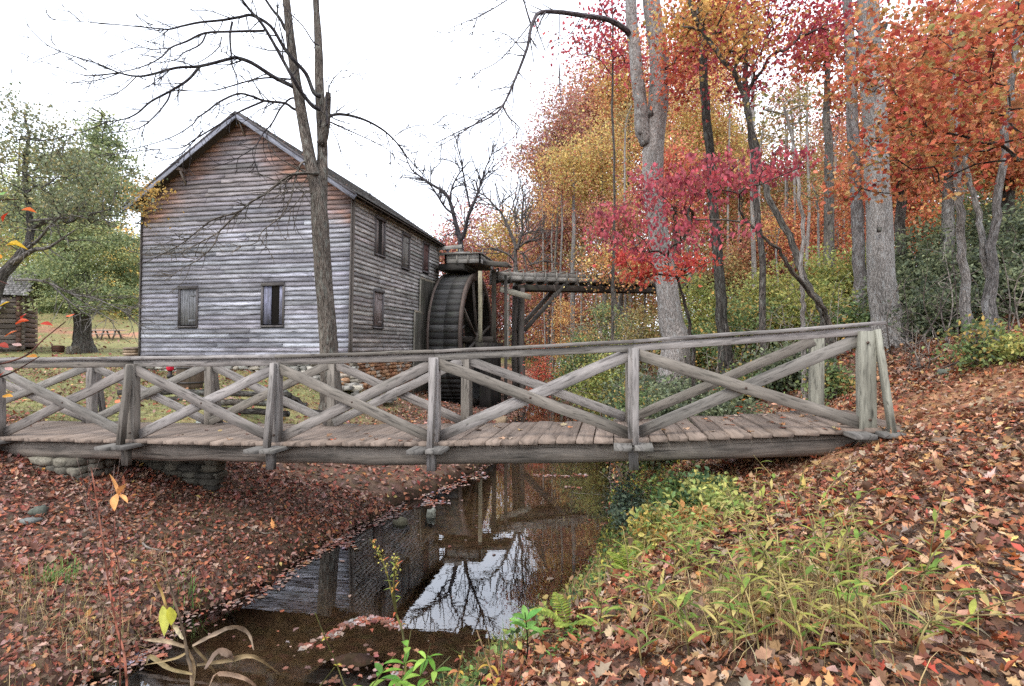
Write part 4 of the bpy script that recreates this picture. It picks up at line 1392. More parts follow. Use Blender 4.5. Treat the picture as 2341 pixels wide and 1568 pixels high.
    tag(ab, "dry stacked stone abutment under the left end of the footbridge", "abutment")
# ------------------------------------------------------------------ big bare tree in front of the mill
def zo(pts, k=.3516, ox=0.0, oy=0.0):
    return [(x * k + ox, y * k + oy) for x, y in pts]


def bough(mb, rs, pts, Z0, dz, w0, w1, col, twigs=8, tl=(.3, 1.1), start=None, sub=True, droop=-.1):
    """a bough traced at its own depth: Z runs from Z0 to Z0+dz along it"""
    n = len(pts); t = np.linspace(0, 1, n)
    q = np.array([P(x, y, Z0 + dz * u) for (x, y), u in zip(pts, t)])
    q[1:, 1] += np.cumsum(rs.normal(0, .05, n - 1))
    # keep the outline: re-project at the jittered depth
    q = np.array([P(x, y, d) for (x, y), d in zip(pts, q[:, 1])])
    q = smooth(q, 4)
    m = len(q)
    r = np.linspace(w0, w1, m) * .5 / F * q[:, 1]
    mb.tube(q, np.maximum(r, .004), 7 if w0 > 6 else 5, col, .04 if w0 > 5 else 0, caps=True)
    for k in range(twigs):
        u = rs.uniform(.15, 1.0); i = min(int(u * (m - 1)), m - 2)
        p = q[i]; d = nrm(q[i + 1] - q[i])
        sd = nrm(np.cross(d, rs.normal(0, 1, 3)))
        L = rs.uniform(*tl) * (1.1 - .5 * u)
        dr = nrm(d * .75 + sd * .8 + np.array([0, 0, droop]))
        k2 = 5
        tp = [p]
        for s in range(k2):
            dr = nrm(dr + rs.normal(0, .14, 3) + np.array([0, 0, .05]))
            tp.append(tp[-1] + dr * L / k2)
        rr = np.linspace(min(max(r[i] * .5, .009), .018), .0055, k2 + 1) * (Z0 / 13) ** .8
        mb.tube(tp, rr, 4, col, caps=False)
        if sub and L > .5:
            for e in range(rs.randint(1, 4)):
                j = rs.randint(1, k2)
                dd = nrm(nrm(tp[j + 1] - tp[j]) + nrm(np.cross(nrm(tp[j + 1] - tp[j]), rs.normal(0, 1, 3))) * .8)
                l2 = L * rs.uniform(.2, .5)
                mb.tube([tp[j], tp[j] + dd * l2 * .5 + rs.normal(0, .015, 3), tp[j] + dd * l2], [.0085, .007, .005], 4, col, caps=False)


def bare_tree():
    rs = np.random.RandomState(4); np.random.seed(4)
    Z = 13.0
    base = P(755, 850, Z); g = gz(base[0], base[1])
    t = thing("bare_tree", "tall bare forked tree with ridged grey bark standing in front of the mill", "tree", (base[0], base[1], g))
    bc = srgb('#7e746a')
    dk = srgb('#4f4a4c')
    main = [P(757, 905, Z), P(754, 850, Z), P(752, 800, Z), P(748, 740, Z), P(742, 670, Z), P(737, 600, Z), P(732, 520, Z), P(728, 455, Z), P(726, 425, Z)]
    main = [np.array([main[0][0], Z, g - .2])] + main
    mb = MB()
    mb.tube(smooth(main, 5), np.interp(np.linspace(0, 1, 46), [0, .1, .25, .5, .8, 1], [.36, .26, .225, .20, .20, .15])[:len(smooth(main, 5))], 16, bc, .05)
    mb.build("trunk", BARK, t, True)
    mb = MB()
    A = [(731, 500), (724, 440), (714, 390), (704, 340), (693, 280), (683, 220), (674, 170), (664, 90), (656, 15), (646, -90), (630, -240)]
    q = smooth([P(x, y, Z - .02 * i) for i, (x, y) in enumerate(A)], 4)
    mb.tube(q, np.interp(np.linspace(0, 1, len(q)), [0, .25, .6, 1], [.165, .14, .115, .06]), 13, bc, .05)
    mb.build("trunk_fork", BARK, t, True)
    mb = MB()
    Bq = [(733, 520), (735, 440), (737, 380), (737, 320), (733, 250), (730, 180), (729, 120), (726, 60), (723, 10), (720, -100), (728, -240)]
    q = smooth([P(x, y, Z + .10 + .03 * i) for i, (x, y) in enumerate(Bq)], 4)
    mb.tube(q, np.interp(np.linspace(0, 1, len(q)), [0, .25, .6, 1], [.150, .125, .098, .05]), 13, bc * .92, .05)
    mb.tube(smooth([P(735, 330, Z + .1), P(743, 300, Z), P(747, 265, Z - .05), P(749, 235, Z - .08), P(751, 212, Z - .1)], 3), [.12, .115, .11, .105, .1, .095, .09, .085, .08, .078, .075, .07, .06], 9, bc * .85, .06)
    mb.build("trunk_fork", BARK, t, True)
    L = [
        (zo([(1900, 560), (1780, 500), (1640, 410), (1540, 375), (1500, 380), (1300, 430), (1150, 440), (980, 485), (890, 495), (780, 475), (640, 415), (320, 300), (130, 110)]), -1.6, 11, 1.3, 20),
        (zo([(1300, 430), (1220, 520), (1110, 590), (980, 660), (900, 730), (820, 770), (700, 790), (560, 780)]), -.9, 6.5, 1.4, 10),
        (zo([(1110, 590), (1090, 650), (1020, 740), (910, 830), (750, 860), (610, 865)]), -.6, 4.5, 1.2, 8),
        (zo([(700, 790), (560, 850), (400, 890), (250, 915), (60, 880)]), -.8, 2.6, 1.1, 8),
        (zo([(780, 475), (560, 490), (330, 420), (140, 345)]), -.9, 2.6, 1.0, 8),
        (zo([(780, 475), (640, 520), (440, 540), (200, 525), (40, 440)]), -.3, 2.4, 1.0, 6),
        (zo([(890, 495), (800, 580), (680, 640), (560, 660), (430, 655), (260, 580)]), -.7, 2.4, 1.0, 6),
        (zo([(2035, 690), (1960, 600), (1900, 500), (1790, 300), (1700, 150), (1620, 60), (1560, -20), (1460, -160)]), -1.2, 10, 5, 6),
        (zo([(2040, 600), (1990, 480), (1900, 380), (1840, 300), (1760, 170), (1640, 100), (1560, 110), (1450, 130), (1300, 145), (1180, 170), (1100, 190), (1030, 185), (870, 170), (600, 145), (290, 125)]), -2.2, 10.5, 1.2, 24),
        (zo([(1720, 200), (1500, 205), (1330, 215), (1210, 270), (1110, 310), (1050, 370), (960, 420), (830, 460), (700, 480), (560, 490)]), -1.0, 6, 1.2, 14),
        (zo([(1110, 310), (980, 320), (870, 280), (640, 180), (520, 95)]), -.8, 2.6, 1.0, 6),
        (zo([(1510, 140), (1495, 230), (1505, 370), (1510, 430), (1540, 500), (1545, 610), (1580, 690)]), .4, 5.5, 1.2, 6),
        (zo([(1440, 240), (1420, 310), (1320, 390), (1200, 440)]), .3, 3.2, 1.2, 3),
        (zo([(1340, 220), (1300, 290), (1190, 345), (1150, 385), (1050, 405), (900, 400)]), -.5, 4, 1.1, 6),
        (zo([(1880, 515), (1750, 505), (1640, 520), (1500, 560), (1380, 590), (1230, 590), (1100, 580), (900, 500)]), .9, 5, 1.1, 12),
        (zo([(1905, 705), (1850, 670), (1720, 655), (1620, 620), (1545, 610), (1430, 660), (1350, 720), (1280, 770), (1250, 810), (1120, 890), (900, 960), (640, 1010)]), -1.2, 7, 1.2, 14),
        (zo([(1720, 655), (1560, 725), (1440, 800), (1260, 910), (1180, 960), (1040, 970), (700, 1005)]), -.8, 5, 1.1, 12),
        (zo([(1320, 850), (1240, 940), (1160, 1010), (1030, 1050), (800, 1110)]), -.5, 3.2, 1.1, 8),
        (zo([(1890, 640), (1820, 710), (1770, 800), (1710, 870), (1660, 950), (1590, 1000), (1500, 1050), (1380, 1090)]), -.6, 5, 1.2, 14),
        ([(725, 397), (700, 396), (668, 399), (645, 412), (608, 441), (570, 464), (547, 483), (487, 502), (452, 528), (407, 562), (331, 600)], -1.0, 9, 1.4, 30),
        ([(547, 483), (502, 528), (471, 547), (407, 577), (331, 585)], -.6, 5, 1.1, 16),
        ([(502, 528), (487, 562), (456, 592), (415, 615), (380, 640)], -.4, 3.6, 1.1, 10),
        ([(690, 372), (676, 407), (665, 452), (642, 494), (600, 528), (585, 555), (540, 566)], -.8, 5.5, 1.2, 14),
        ([(700, 440), (672, 470), (640, 500), (620, 540)], -.7, 3.2, 1.1, 8),
        (zo([(2035, 270), (1970, 170), (1900, 100), (1830, 20)]), -.6, 4, 2, 2),
        (zo([(1855, 190), (1820, 120), (1770, 60), (1690, -60)]), -.4, 9, 5, 2),
        (zo([(2130, 800), (2120, 700), (2135, 600), (2150, 540), (2210, 465), (2300, 380)]), -.5, 5, 1.4, 5),
        (zo([(2210, 465), (2280, 450), (2330, 430), (2400, 380)]), -.1, 1.8, 1, 3),
        ([(750, 268), (771, 261), (805, 265), (843, 278), (881, 301), (911, 331), (930, 358), (957, 388), (976, 410)], 1.3, 8.5, 1.2, 14),
        ([(750, 278), (786, 293), (820, 308), (877, 335), (905, 362)], 1.0, 5, 1.1, 10),
        ([(750, 285), (771, 320), (786, 365), (812, 399), (839, 420), (850, 455)], .7, 2.6, 1, 6),
        ([(900, 312), (940, 290), (990, 285), (1030, 300)], .5, 2.2, 1, 8),
        ([(881, 301), (892, 340), (894, 400), (905, 430)], .3, 2.4, 1, 4),
    ]
    def seat(pts):
        x0, y0 = pts[0]; best = None
        for pl in (A, Bq, [(737, 600), (728, 455)]):
            for i in range(len(pl) - 1):
                for u in np.linspace(0, 1, 8):
                    x = pl[i][0] + (pl[i + 1][0] - pl[i][0]) * u; y = pl[i][1] + (pl[i + 1][1] - pl[i][1]) * u
                    d = math.hypot(x - x0, y - y0 - 8)
                    if best is None or d < best[0]: best = (d, x, y)
        return [(best[1], best[2])] + list(pts) if best[0] < 34 else list(pts)
    for pts, dz, w0, w1, tw in L:
        mb = MB(); pts = seat(pts)
        bough(mb, rs, pts, Z - .05, dz, w0, w1, dk if pts[0][1] < 330 else bc * .8, int(tw * 1.2))
        mb.build("branch", BARK if w0 > 6 else TWIG, t, True)


# ------------------------------------------------------------------ all other trees
def near_trees():
    # twin stemmed pale poplar
    rs = np.random.RandomState(31); np.random.seed(31)
    Z = 14.0
    g0 = P(1528, 830, Z); g = gz(g0[0], g0[1])
    t = thing("poplar_tree", "big twin stemmed pale grey tree rising behind the middle of the bridge", "tree", (g0[0], g0[1], g))
    pc = srgb('#a49c96')
    mb = MB()
    q = smooth([np.array([g0[0] + .05, Z, g - .3]), P(1545, 790, Z), P(1534, 740, Z), P(1525, 660, Z), P(1515, 600, Z), P(1500, 500, Z), P(1492, 410, Z), P(1494, 330, Z), P(1504, 240, Z), P(1507, 170, Z), P(1505, 110, Z), P(1492, 30, Z), P(1484, -60, Z), P(1478, -200, Z)], 4)
    w = np.interp(np.linspace(0, 1, len(q)), [0, .07, .2, .35, .5, .75, 1], [88, 66, 50, 45, 47, 43, 36]) * .5 / F * Z
    mb.tube(q, w, 18, pc, .035)
    for px, py, s in ((1514, 103, .13), (1520, 185, .15), (1484, 260, .11), (1468, 300, .16), (1512, 255, .10)):
        mb.stone(P(px, py, Z - .12), (s * 1.6, s * 2.0, s * 2.0), pc * .55, rough=.15)
    mb.build("trunk", BARKP, t, True)
    mb = MB()
    q = smooth([P(1480, 330, Z - .05), P(1468, 290, Z - .1), P(1465, 240, Z - .1), P(1457, 170, Z - .1), P(1450, 100, Z - .1), P(1444, 40, Z - .1), P(1440, -40, Z - .1), P(1430, -200, Z)], 4)
    mb.tube(q, np.interp(np.linspace(0, 1, len(q)), [0, .1, .3, 1], [30, 34, 30, 22]) * .5 / F * Z, 13, pc * .9, .05)
    mb.build("trunk_fork", BARKP, t, True)
    bl = [([(1440, 80), (1428, 66), (1390, 45), (1330, 35), (1270, 27), (1232, 30), (1215, 60), (1205, 110), (1178, 180), (1150, 240), (1120, 268), (1050, 300), (990, 330)], -2.2, 14, 1.6, 34),
          ([(1148, 240), (1163, 268), (1182, 285), (1200, 312)], -.5, 5, 1.2, 6), ([(1200, 118), (1160, 80), (1120, 70)], .6, 3, 1.1, 6),
          ([(1215, 60), (1200, 10), (1190, -40)], -.4, 5, 2, 4), ([(1232, 30), (1150, 130), (1100, 160), (1040, 180)], -.5, 3, 1, 10), ([(1150, 240), (1060, 300), (1010, 330), (940, 350)], .5, 3, 1, 12),
          ([(1280, 27), (1278, 120), (1282, 230)], -.3, 2.4, 1.4, 5), ([(1190, -20), (1110, 30), (1040, 60), (980, 90)], -.5, 3, 1, 12), ([(1330, 35), (1300, 80), (1240, 100)], .5, 2.4, 1, 6)]
    for pts, dz, w0, w1, tw in bl:
        mb = MB(); bough(mb, rs, pts, Z - .1, dz, w0, w1, srgb('#5d5658'), tw, (.3, 1.2), droop=-.3)
        mb.build("branch", TWIG, t, True)

    # the thick right hand trunk
    rs = np.random.RandomState(33); np.random.seed(33)
    Z = 10.2
    g0 = P(2022, 735, Z); g = gz(g0[0], g0[1])
    t = thing("beech_tree", "thickest pale grey trunk at the right, flaring at its foot behind the bridge end", "tree", (g0[0], g0[1], g))
    mb = MB()
    q = smooth([np.array([g0[0] + .1, Z, g - .35]), P(2034, 745, Z), P(2024, 705, Z), P(2015, 640, Z), P(2012, 560, Z), P(2010, 480, Z), P(2004, 400, Z), P(2003, 320, Z), P(1997, 240, Z), P(1992, 160, Z), P(1988, 80, Z), P(1985, 0, Z), P(1980, -120, Z), P(1975, -300, Z)], 4)
    w = np.interp(np.linspace(0, 1, len(q)), [0, .06, .14, .25, .5, .8, 1], [120, 84, 62, 54, 49, 44, 38]) * .5 / F * Z
    mb.tube(q, w, 20, srgb('#aaa59f'), .03)
    mb.build("trunk", BARKP, t, True)
    mb = MB()
    for px, py, s in ((2008, 318, .10), (1998, 190, .12), (2020, 60, .13), (2010, 525, .08), (1992, 100, .07)):
        mb.stone(P(px, py, Z - .26), (s, s * .5, s * 1.2), srgb('#4a443e'), rough=.15)
    mb.build("knot", BARK, t, True)

    T = tree
    # middle distance stems through the wood: (name,label,px..)
    T("tulip_tree", "straight slender grey trunk just left of the thickest trunk", "tree", [(1965, 700, 13), (1962, 560, 13), (1955, 400, 13), (1948, 250, 13), (1942, 120, 13), (1938, 0, 13), (1930, -200, 13)], [28, 26, 25, 24, 22, 21, 18],
      [PB(1930, -140, 120, 60, 14)], 50, 1500, .11, 'orange', 41, bark=BARKP, barkc='#8b8480', limbs=20, low=.75)
    T("oak_tree", "dark mossy straight trunk between the pale twin stems and the leaning trees", "tree", [(1660, 830, 12.2), (1652, 740, 12.2), (1645, 640, 12.2), (1635, 520, 12.2), (1630, 450, 12.2), (1622, 340, 12.2), (1610, 200, 12.2), (1606, 60, 12.2), (1600, -100, 12.2)], [34, 27, 24, 22, 21, 20, 19, 18, 14],
      [PB(1600, 60, 90, 60, 13), PB(1560, 160, 60, 70, 13), PB(1640, -20, 90, 60, 12.5)], 240, 3600, .10, 'redor', 42, barkc='#57524c', limbs=50, low=.6)
    T("maple_tree", "curved dark stem arching left out of the redbud with gold leaves at its top", "tree", [(1888, 760, 9.6), (1878, 700, 9.6), (1840, 640, 9.8), (1815, 560, 10), (1765, 470, 10.2), (1735, 380, 10.5), (1718, 290, 10.5), (1690, 190, 10.5), (1620, 90, 10.5), (1580, 20, 10.5), (1560, -60, 10.5)],
      [18, 17, 15, 15, 14, 13, 13, 12, 11, 10, 8], [PB(1640, 30, 90, 55, 10.5), PB(1560, 60, 60, 60, 11), PB(1700, 90, 60, 50, 10)], 170, 2000, .085, 'gold', 43, barkc='#6f6860', limbs=45, low=.6)
    T("sapling", "slim pale stem leaning at the right, left one of the pair on the slope", "sapling", [(2212, 715, 7.6), (2205, 640, 7.6), (2196, 540, 7.6), (2190, 440, 7.6), (2186, 350, 7.6), (2180, 220, 7.6), (2172, 60, 7.6)], [23, 18, 17, 15, 14, 12, 9],
      [PB(2170, 90, 110, 60, 7.8)], 30, 700, .10, 'orange', 44, bark=BARKP, barkc='#a59f97', limbs=14, low=.6)
    T("sapling", "forked grey stem with a mossy foot at the far right of the slope", "sapling", [(2262, 775, 7.0), (2266, 700, 7.0), (2268, 610, 7.0), (2275, 520, 7.0), (2285, 420, 7.0), (2296, 320, 7.0), (2310, 230, 7.0), (2320, 120, 7.0), (2330, -20, 7.0)], [30, 24, 20, 18, 16, 15, 14, 13, 10],
      [PB(2320, 60, 90, 60, 7.3)], 30, 700, .10, 'orange', 45, bark=BARKP, barkc='#8e8984', limbs=14, low=.6)
    T("sapling", "thin side stem joining the forked grey stem at the far right", "sapling", [(2262, 640, 7.05), (2246, 570, 7.1), (2232, 490, 7.2), (2214, 400, 7.3), (2200, 350, 7.4)], [15, 13, 12, 10, 8], [PB(2195, 330, 40, 30, 7.5)], 8, 160, .10, 'orange', 46, bark=BARKP, barkc='#99948c', limbs=6, low=.6, root=False)
    T("sapling", "thin pale stem standing behind the right end of the railing", "sapling", [(1840, 850, 8.8), (1836, 760, 8.8), (1838, 700, 8.8), (1832, 640, 8.8), (1838, 520, 9), (1828, 430, 9), (1815, 330, 9.2), (1790, 240, 9.3)], [11, 10, 10, 9, 9, 8, 7, 5],
      [PB(1790, 250, 60, 50, 9.5)], 20, 400, .07, 'olive', 47, bark=BARKP, barkc='#a19990', limbs=12, low=.6)

    # crimson dogwood
    rs = np.random.RandomState(50)
    bl = [PB(1380, 500, 46, 40, 7.9, .4), PB(1825, 366, 34, 12, 7.1, .3), PB(1660, 372, 60, 16, 7.2, .4), PB(1770, 382, 70, 16, 7.1, .4), PB(1720, 400, 80, 18, 7.2, .4), PB(1500, 420, 70, 32, 7.6, .5), PB(1590, 392, 95, 26, 7.4, .5), PB(1700, 378, 90, 22, 7.3, .45), PB(1790, 372, 60, 20, 7.2, .4), PB(1450, 480, 70, 36, 7.8, .5), PB(1540, 460, 90, 40, 7.6, .6), PB(1640, 430, 90, 34, 7.4, .5),
          PB(1430, 550, 80, 34, 7.8, .5), PB(1520, 560, 70, 34, 7.5, .5), PB(1570, 520, 60, 26, 7.3, .4), PB(1680, 530, 48, 16, 6.6, .3), PB(1620, 545, 34, 12, 6.7, .25)]
    T("dogwood_tree", "leaning dogwood holding layered sprays of crimson leaves above the bridge", "tree", [(1905, 800, 8.4), (1892, 735, 8.4), (1880, 705, 8.3), (1845, 660, 8.1), (1805, 612, 7.9), (1780, 570, 7.8), (1720, 520, 7.7), (1690, 480, 7.6)],
      [12, 12, 11, 10, 9, 7, 6, 5], [(b[0], b[1] * 1.15, b[2] * 1.6, b[3] * 1.05) for b in bl], 460, 2350, .066, ['#b0384e', '#bc4456', '#923448', '#c6505e', '#a24246', '#b8584a', '#80323e', '#c64448'], 50, sigma=.075, shape=OVAL, down=1.4, limbs=120, low=.45, barkc='#7a7066', tip=.0026, flat=.45)
    # low gold / red spray under the dogwood
    T("dogwood_tree", "small dogwood whose red orange sprays hang under the crimson ones", "tree", [(1585, 850, 9.4), (1580, 760, 9.4), (1565, 690, 9.2), (1550, 640, 9.0), (1520, 600, 8.8)], [9, 8, 7, 5, 4],
      [PB(1500, 625, 80, 18, 8.4, .4), PB(1580, 600, 60, 20, 8.6, .4), PB(1440, 590, 50, 26, 8.6, .4)], 70, 600, .08, ['#d0402c', '#c8482c', '#dc6a34', '#c03038'], 51, sigma=.09, shape=OVAL, down=1.0, limbs=40, low=.4, tip=.0035)

    # overhanging maple, trunk outside the frame to the right
    rs = np.random.RandomState(60); np.random.seed(60)
    bx, by = 7.7, 5.2; g = gz(bx, by)
    t = thing("maple_tree", "overhanging maple filling the upper right corner with orange and red leaves", "tree", (bx, by, g))
    mb = MB()
    tp = smooth([np.array([bx, by, g - .2]), np.array([bx - .05, by, g + 1.2]), np.array([bx - .2, by + .05, 1.0]), np.array([bx - .25, by + .1, 2.4]), np.array([bx - .5, by, 4.5])], 5)
    tr = np.linspace(.15, .07, len(tp))
    mb.tube(tp, tr, 12, srgb('#6b645c'), .04)
    bl = []
    for (px, py, rx, ry, Z, rz) in [(2300, 30, 90, 70, 3.8, .6), (2200, 60, 100, 70, 4.2, .6), (2110, 40, 90, 60, 4.6, .6), (2280, 150, 100, 70, 3.9, .6), (2170, 170, 90, 60, 4.3, .6), (2070, 130, 70, 50, 4.8, .5),
                                    (2300, 260, 80, 50, 4.1, .5), (2200, 260, 90, 50, 4.4, .5), (2110, 240, 80, 50, 4.7, .5), (2140, 320, 90, 40, 4.7, .5), (2050, 300, 60, 36, 5.0, .4), (1990, 200, 60, 45, 5.2, .4), (1950, 150, 50, 40, 5.2, .4),
                                    (2240, 330, 60, 30, 4.5, .4), (2070, 370, 80, 36, 5.0, .4), (2000, 400, 70, 34, 5.2, .4), (1950, 440, 55, 26, 5.4, .35), (2080, 440, 50, 20, 5.0, .3), (2170, 440, 40, 12, 4.6, .2), (1940, 360, 40, 36, 5.4, .3), (2020, 60, 60, 50, 5.0, .4), (2330, 350, 30, 30, 4.2, .3)]:
        bl.append(PB(px, py, rx, ry, Z * 1.38, rz))
    cc, lv = crown(rs, [(b[0], b[1] * 1.45, b[2] * 2.4, b[3] * 1.4) for b in bl], 900, 4300, .085, .060, ['#d87c50', '#dca058', '#a8a050', '#cc5230', '#d46430', '#bc422e', '#d8843c', '#a83a2e', '#c87c3c', '#9a3630', '#98903e', '#c84632', '#d0983e', '#a09040', '#b83a3a'], MAPLE, .4, 1.3, flat=.3)
    sel = cc[rs.choice(len(cc), 220, replace=False)]
    for q, r in skeleton(rs, tp, tr, sel, .0019, .3, .07, .4, .2):
        mb.tube(q, r, 5, srgb('#4c443e'), caps=False)
    mb.build("trunk", BARK, t, True)
    leaf_obj("crown", [lv], LEAF, t)

    # thin crimson tops above, further back
    T("sourwood_tree", "slender tree with sparse crimson leaves against the sky right of the pale twin stems", "tree", [(1745, 800, 11.5), (1740, 600, 11.5), (1730, 450, 11.5), (1716, 320, 11.5), (1706, 180, 11.5), (1700, 40, 11.5), (1700, -100, 11.5)], [15, 14, 13, 12, 12, 10, 7],
      [PB(1700, 60, 120, 80, 11.5), PB(1800, 40, 120, 60, 11), PB(1640, 120, 80, 50, 11), PB(1760, 150, 90, 50, 11), PB(1900, 60, 90, 60, 11), PB(1690, 210, 60, 40, 11)], 300, 3000, .085, ['#a82c44', '#b83a4a', '#94283a', '#c4485a', '#a83a34', '#c05038'], 61, limbs=110, low=.45, barkc='#6a625c', tip=.005)
    T("sourwood_tree", "slender tree showing pink red tufts left of the pale twin stems near the frame top", "tree", [(1400, 780, 17), (1402, 600, 17), (1404, 400, 17), (1400, 250, 17), (1400, 100, 17), (1400, -20, 17)], [6, 6, 5, 5, 4, 3],
      [PB(1400, 30, 60, 50, 17), PB(1360, 110, 50, 36, 17), PB(1430, 130, 50, 40, 17), PB(1330, 95, 26, 22, 17)], 120, 1500, .12, ['#b83a4a', '#c8455a', '#a8323c', '#d05a50'], 62, limbs=40, low=.5, barkc='#6a625c')


BT = [  # px, Z, top, bottom, halfwidth, palette, nclus, nleaf, label
    (1285, 46, 190, 560, 75, 'mauve', 260, 9000, "tall dusty pink tree at the left edge of the autumn wood"),
    (1345, 52, 120, 520, 70, 'rust', 240, 8500, "tall rust coloured tree rising behind the dusty pink one"),
    (1250, 50, 430, 680, 55, 'mauve', 150, 4500, "lower dusty pink tree over the near half of the flume"),
    (1375, 36, 270, 540, 62, 'yellow', 190, 6000, "yellow green tree left of the pale twin stems at mid height"),
    (1312, 34, 330, 430, 46, 'yellow', 80, 2200, "small bright yellow spray at the left edge of the wood"),
    (1440, 40, 60, 420, 70, 'gold', 220, 7500, "golden orange tree seen between the pale twin stems"),
    (1400, 27, 560, 640, 60, 'gold', 120, 1300, "low golden tree leaning over the flume"),
    (1420, 30, 440, 640, 70, 'rust', 150, 4500, "rusty tree behind the crimson dogwood's left tip"),
    (1565, 44, 20, 400, 60, 'orange', 200, 6500, "orange tree directly right of the pale twin stems"),
    (1625, 48, -80, 180, 80, 'bright', 200, 6500, "brilliant yellow treetop at the upper edge, right of the twin stems"),
    (1620, 38, 180, 420, 85, 'yellow', 220, 7000, "yellow tree under the brilliant treetop"),
    (1545, 26, 300, 560, 55, 'redor', 130, 3600, "red orange tree close behind the pale twin stems"),
    (1700, 42, 300, 560, 85, 'olive', 170, 4800, "olive brown tree behind the arching dark stem"),
    (1800, 40, 240, 520, 90, 'olive', 130, 3400, "thin olive tree with sky showing through, right of centre in the wood"),
    (1880, 44, 280, 560, 80, 'gold', 170, 4600, "gold brown tree left of the slender straight trunk"),
    (1770, 30, 480, 700, 80, 'rust', 180, 5200, "rust tree low behind the dogwood's stems"),
    (1890, 28, 420, 640, 80, 'orange', 190, 5600, "orange tree left of the thickest trunk"),
    (1960, 34, 200, 500, 70, 'rust', 150, 4200, "rust tree behind the slender straight trunk"),
    (2070, 26, 60, 420, 110, 'orange', 260, 7600, "orange tree right of the thickest trunk, behind the maple"),
    (2190, 28, -60, 330, 120, 'redor', 260, 7600, "red orange tree behind the overhanging maple"),
    (2310, 24, 120, 480, 100, 'gold', 220, 6400, "gold orange tree at the right frame edge behind the maple"),
    (2100, 20, 380, 560, 100, 'orange', 170, 4600, "low orange tree above the dark evergreen thicket"),
    (1660, 30, 560, 740, 70, 'olive', 150, 4200, "olive tree behind the dark straight trunk, low down"),
    (1040, 64, 500, 690, 60, 'pink', 150, 4300, "pinkish tree just over the far corner of the mill roof"),
    (1110, 68, 460, 680, 60, 'pink', 150, 4300, "pinkish tree behind the nearer bare tree"),
    (1165, 60, 480, 600, 45, 'yellow', 90, 2200, "small yellowish tree between the two bare trees"),
    (1200, 66, 520, 760, 60, 'pink', 150, 4300, "pinkish tree behind the second bare tree"),
    (1140, 80, 600, 780, 90, 'rust', 150, 4300, "distant rusty tree low behind the wheel posts"),
    (1270, 55, 600, 800, 70, 'pink', 150, 4300, "pinkish tree below the flume"),
    (1355, 44, 640, 800, 60, 'rust', 120, 3300, "rusty tree below the flume's middle"),
    (2060, 13, 150, 420, 70, 'orange', 170, 2500, "airy orange tree just behind the thickest trunk's right side"),
    (2180, 12, 60, 400, 100, 'redor', 220, 3000, "airy red orange tree between the maple and the saplings"),
    (2310, 11.5, 200, 440, 80, 'orange', 200, 2700, "airy orange tree behind the forked sapling"),
    (1890, 18, 0, 260, 80, 'redor', 150, 2300, "red orange crown high up left of the thickest trunk"),
    (1440, 36, 600, 760, 60, 'olive', 120, 3300, "olive tree between flume and pale trunk"),
]


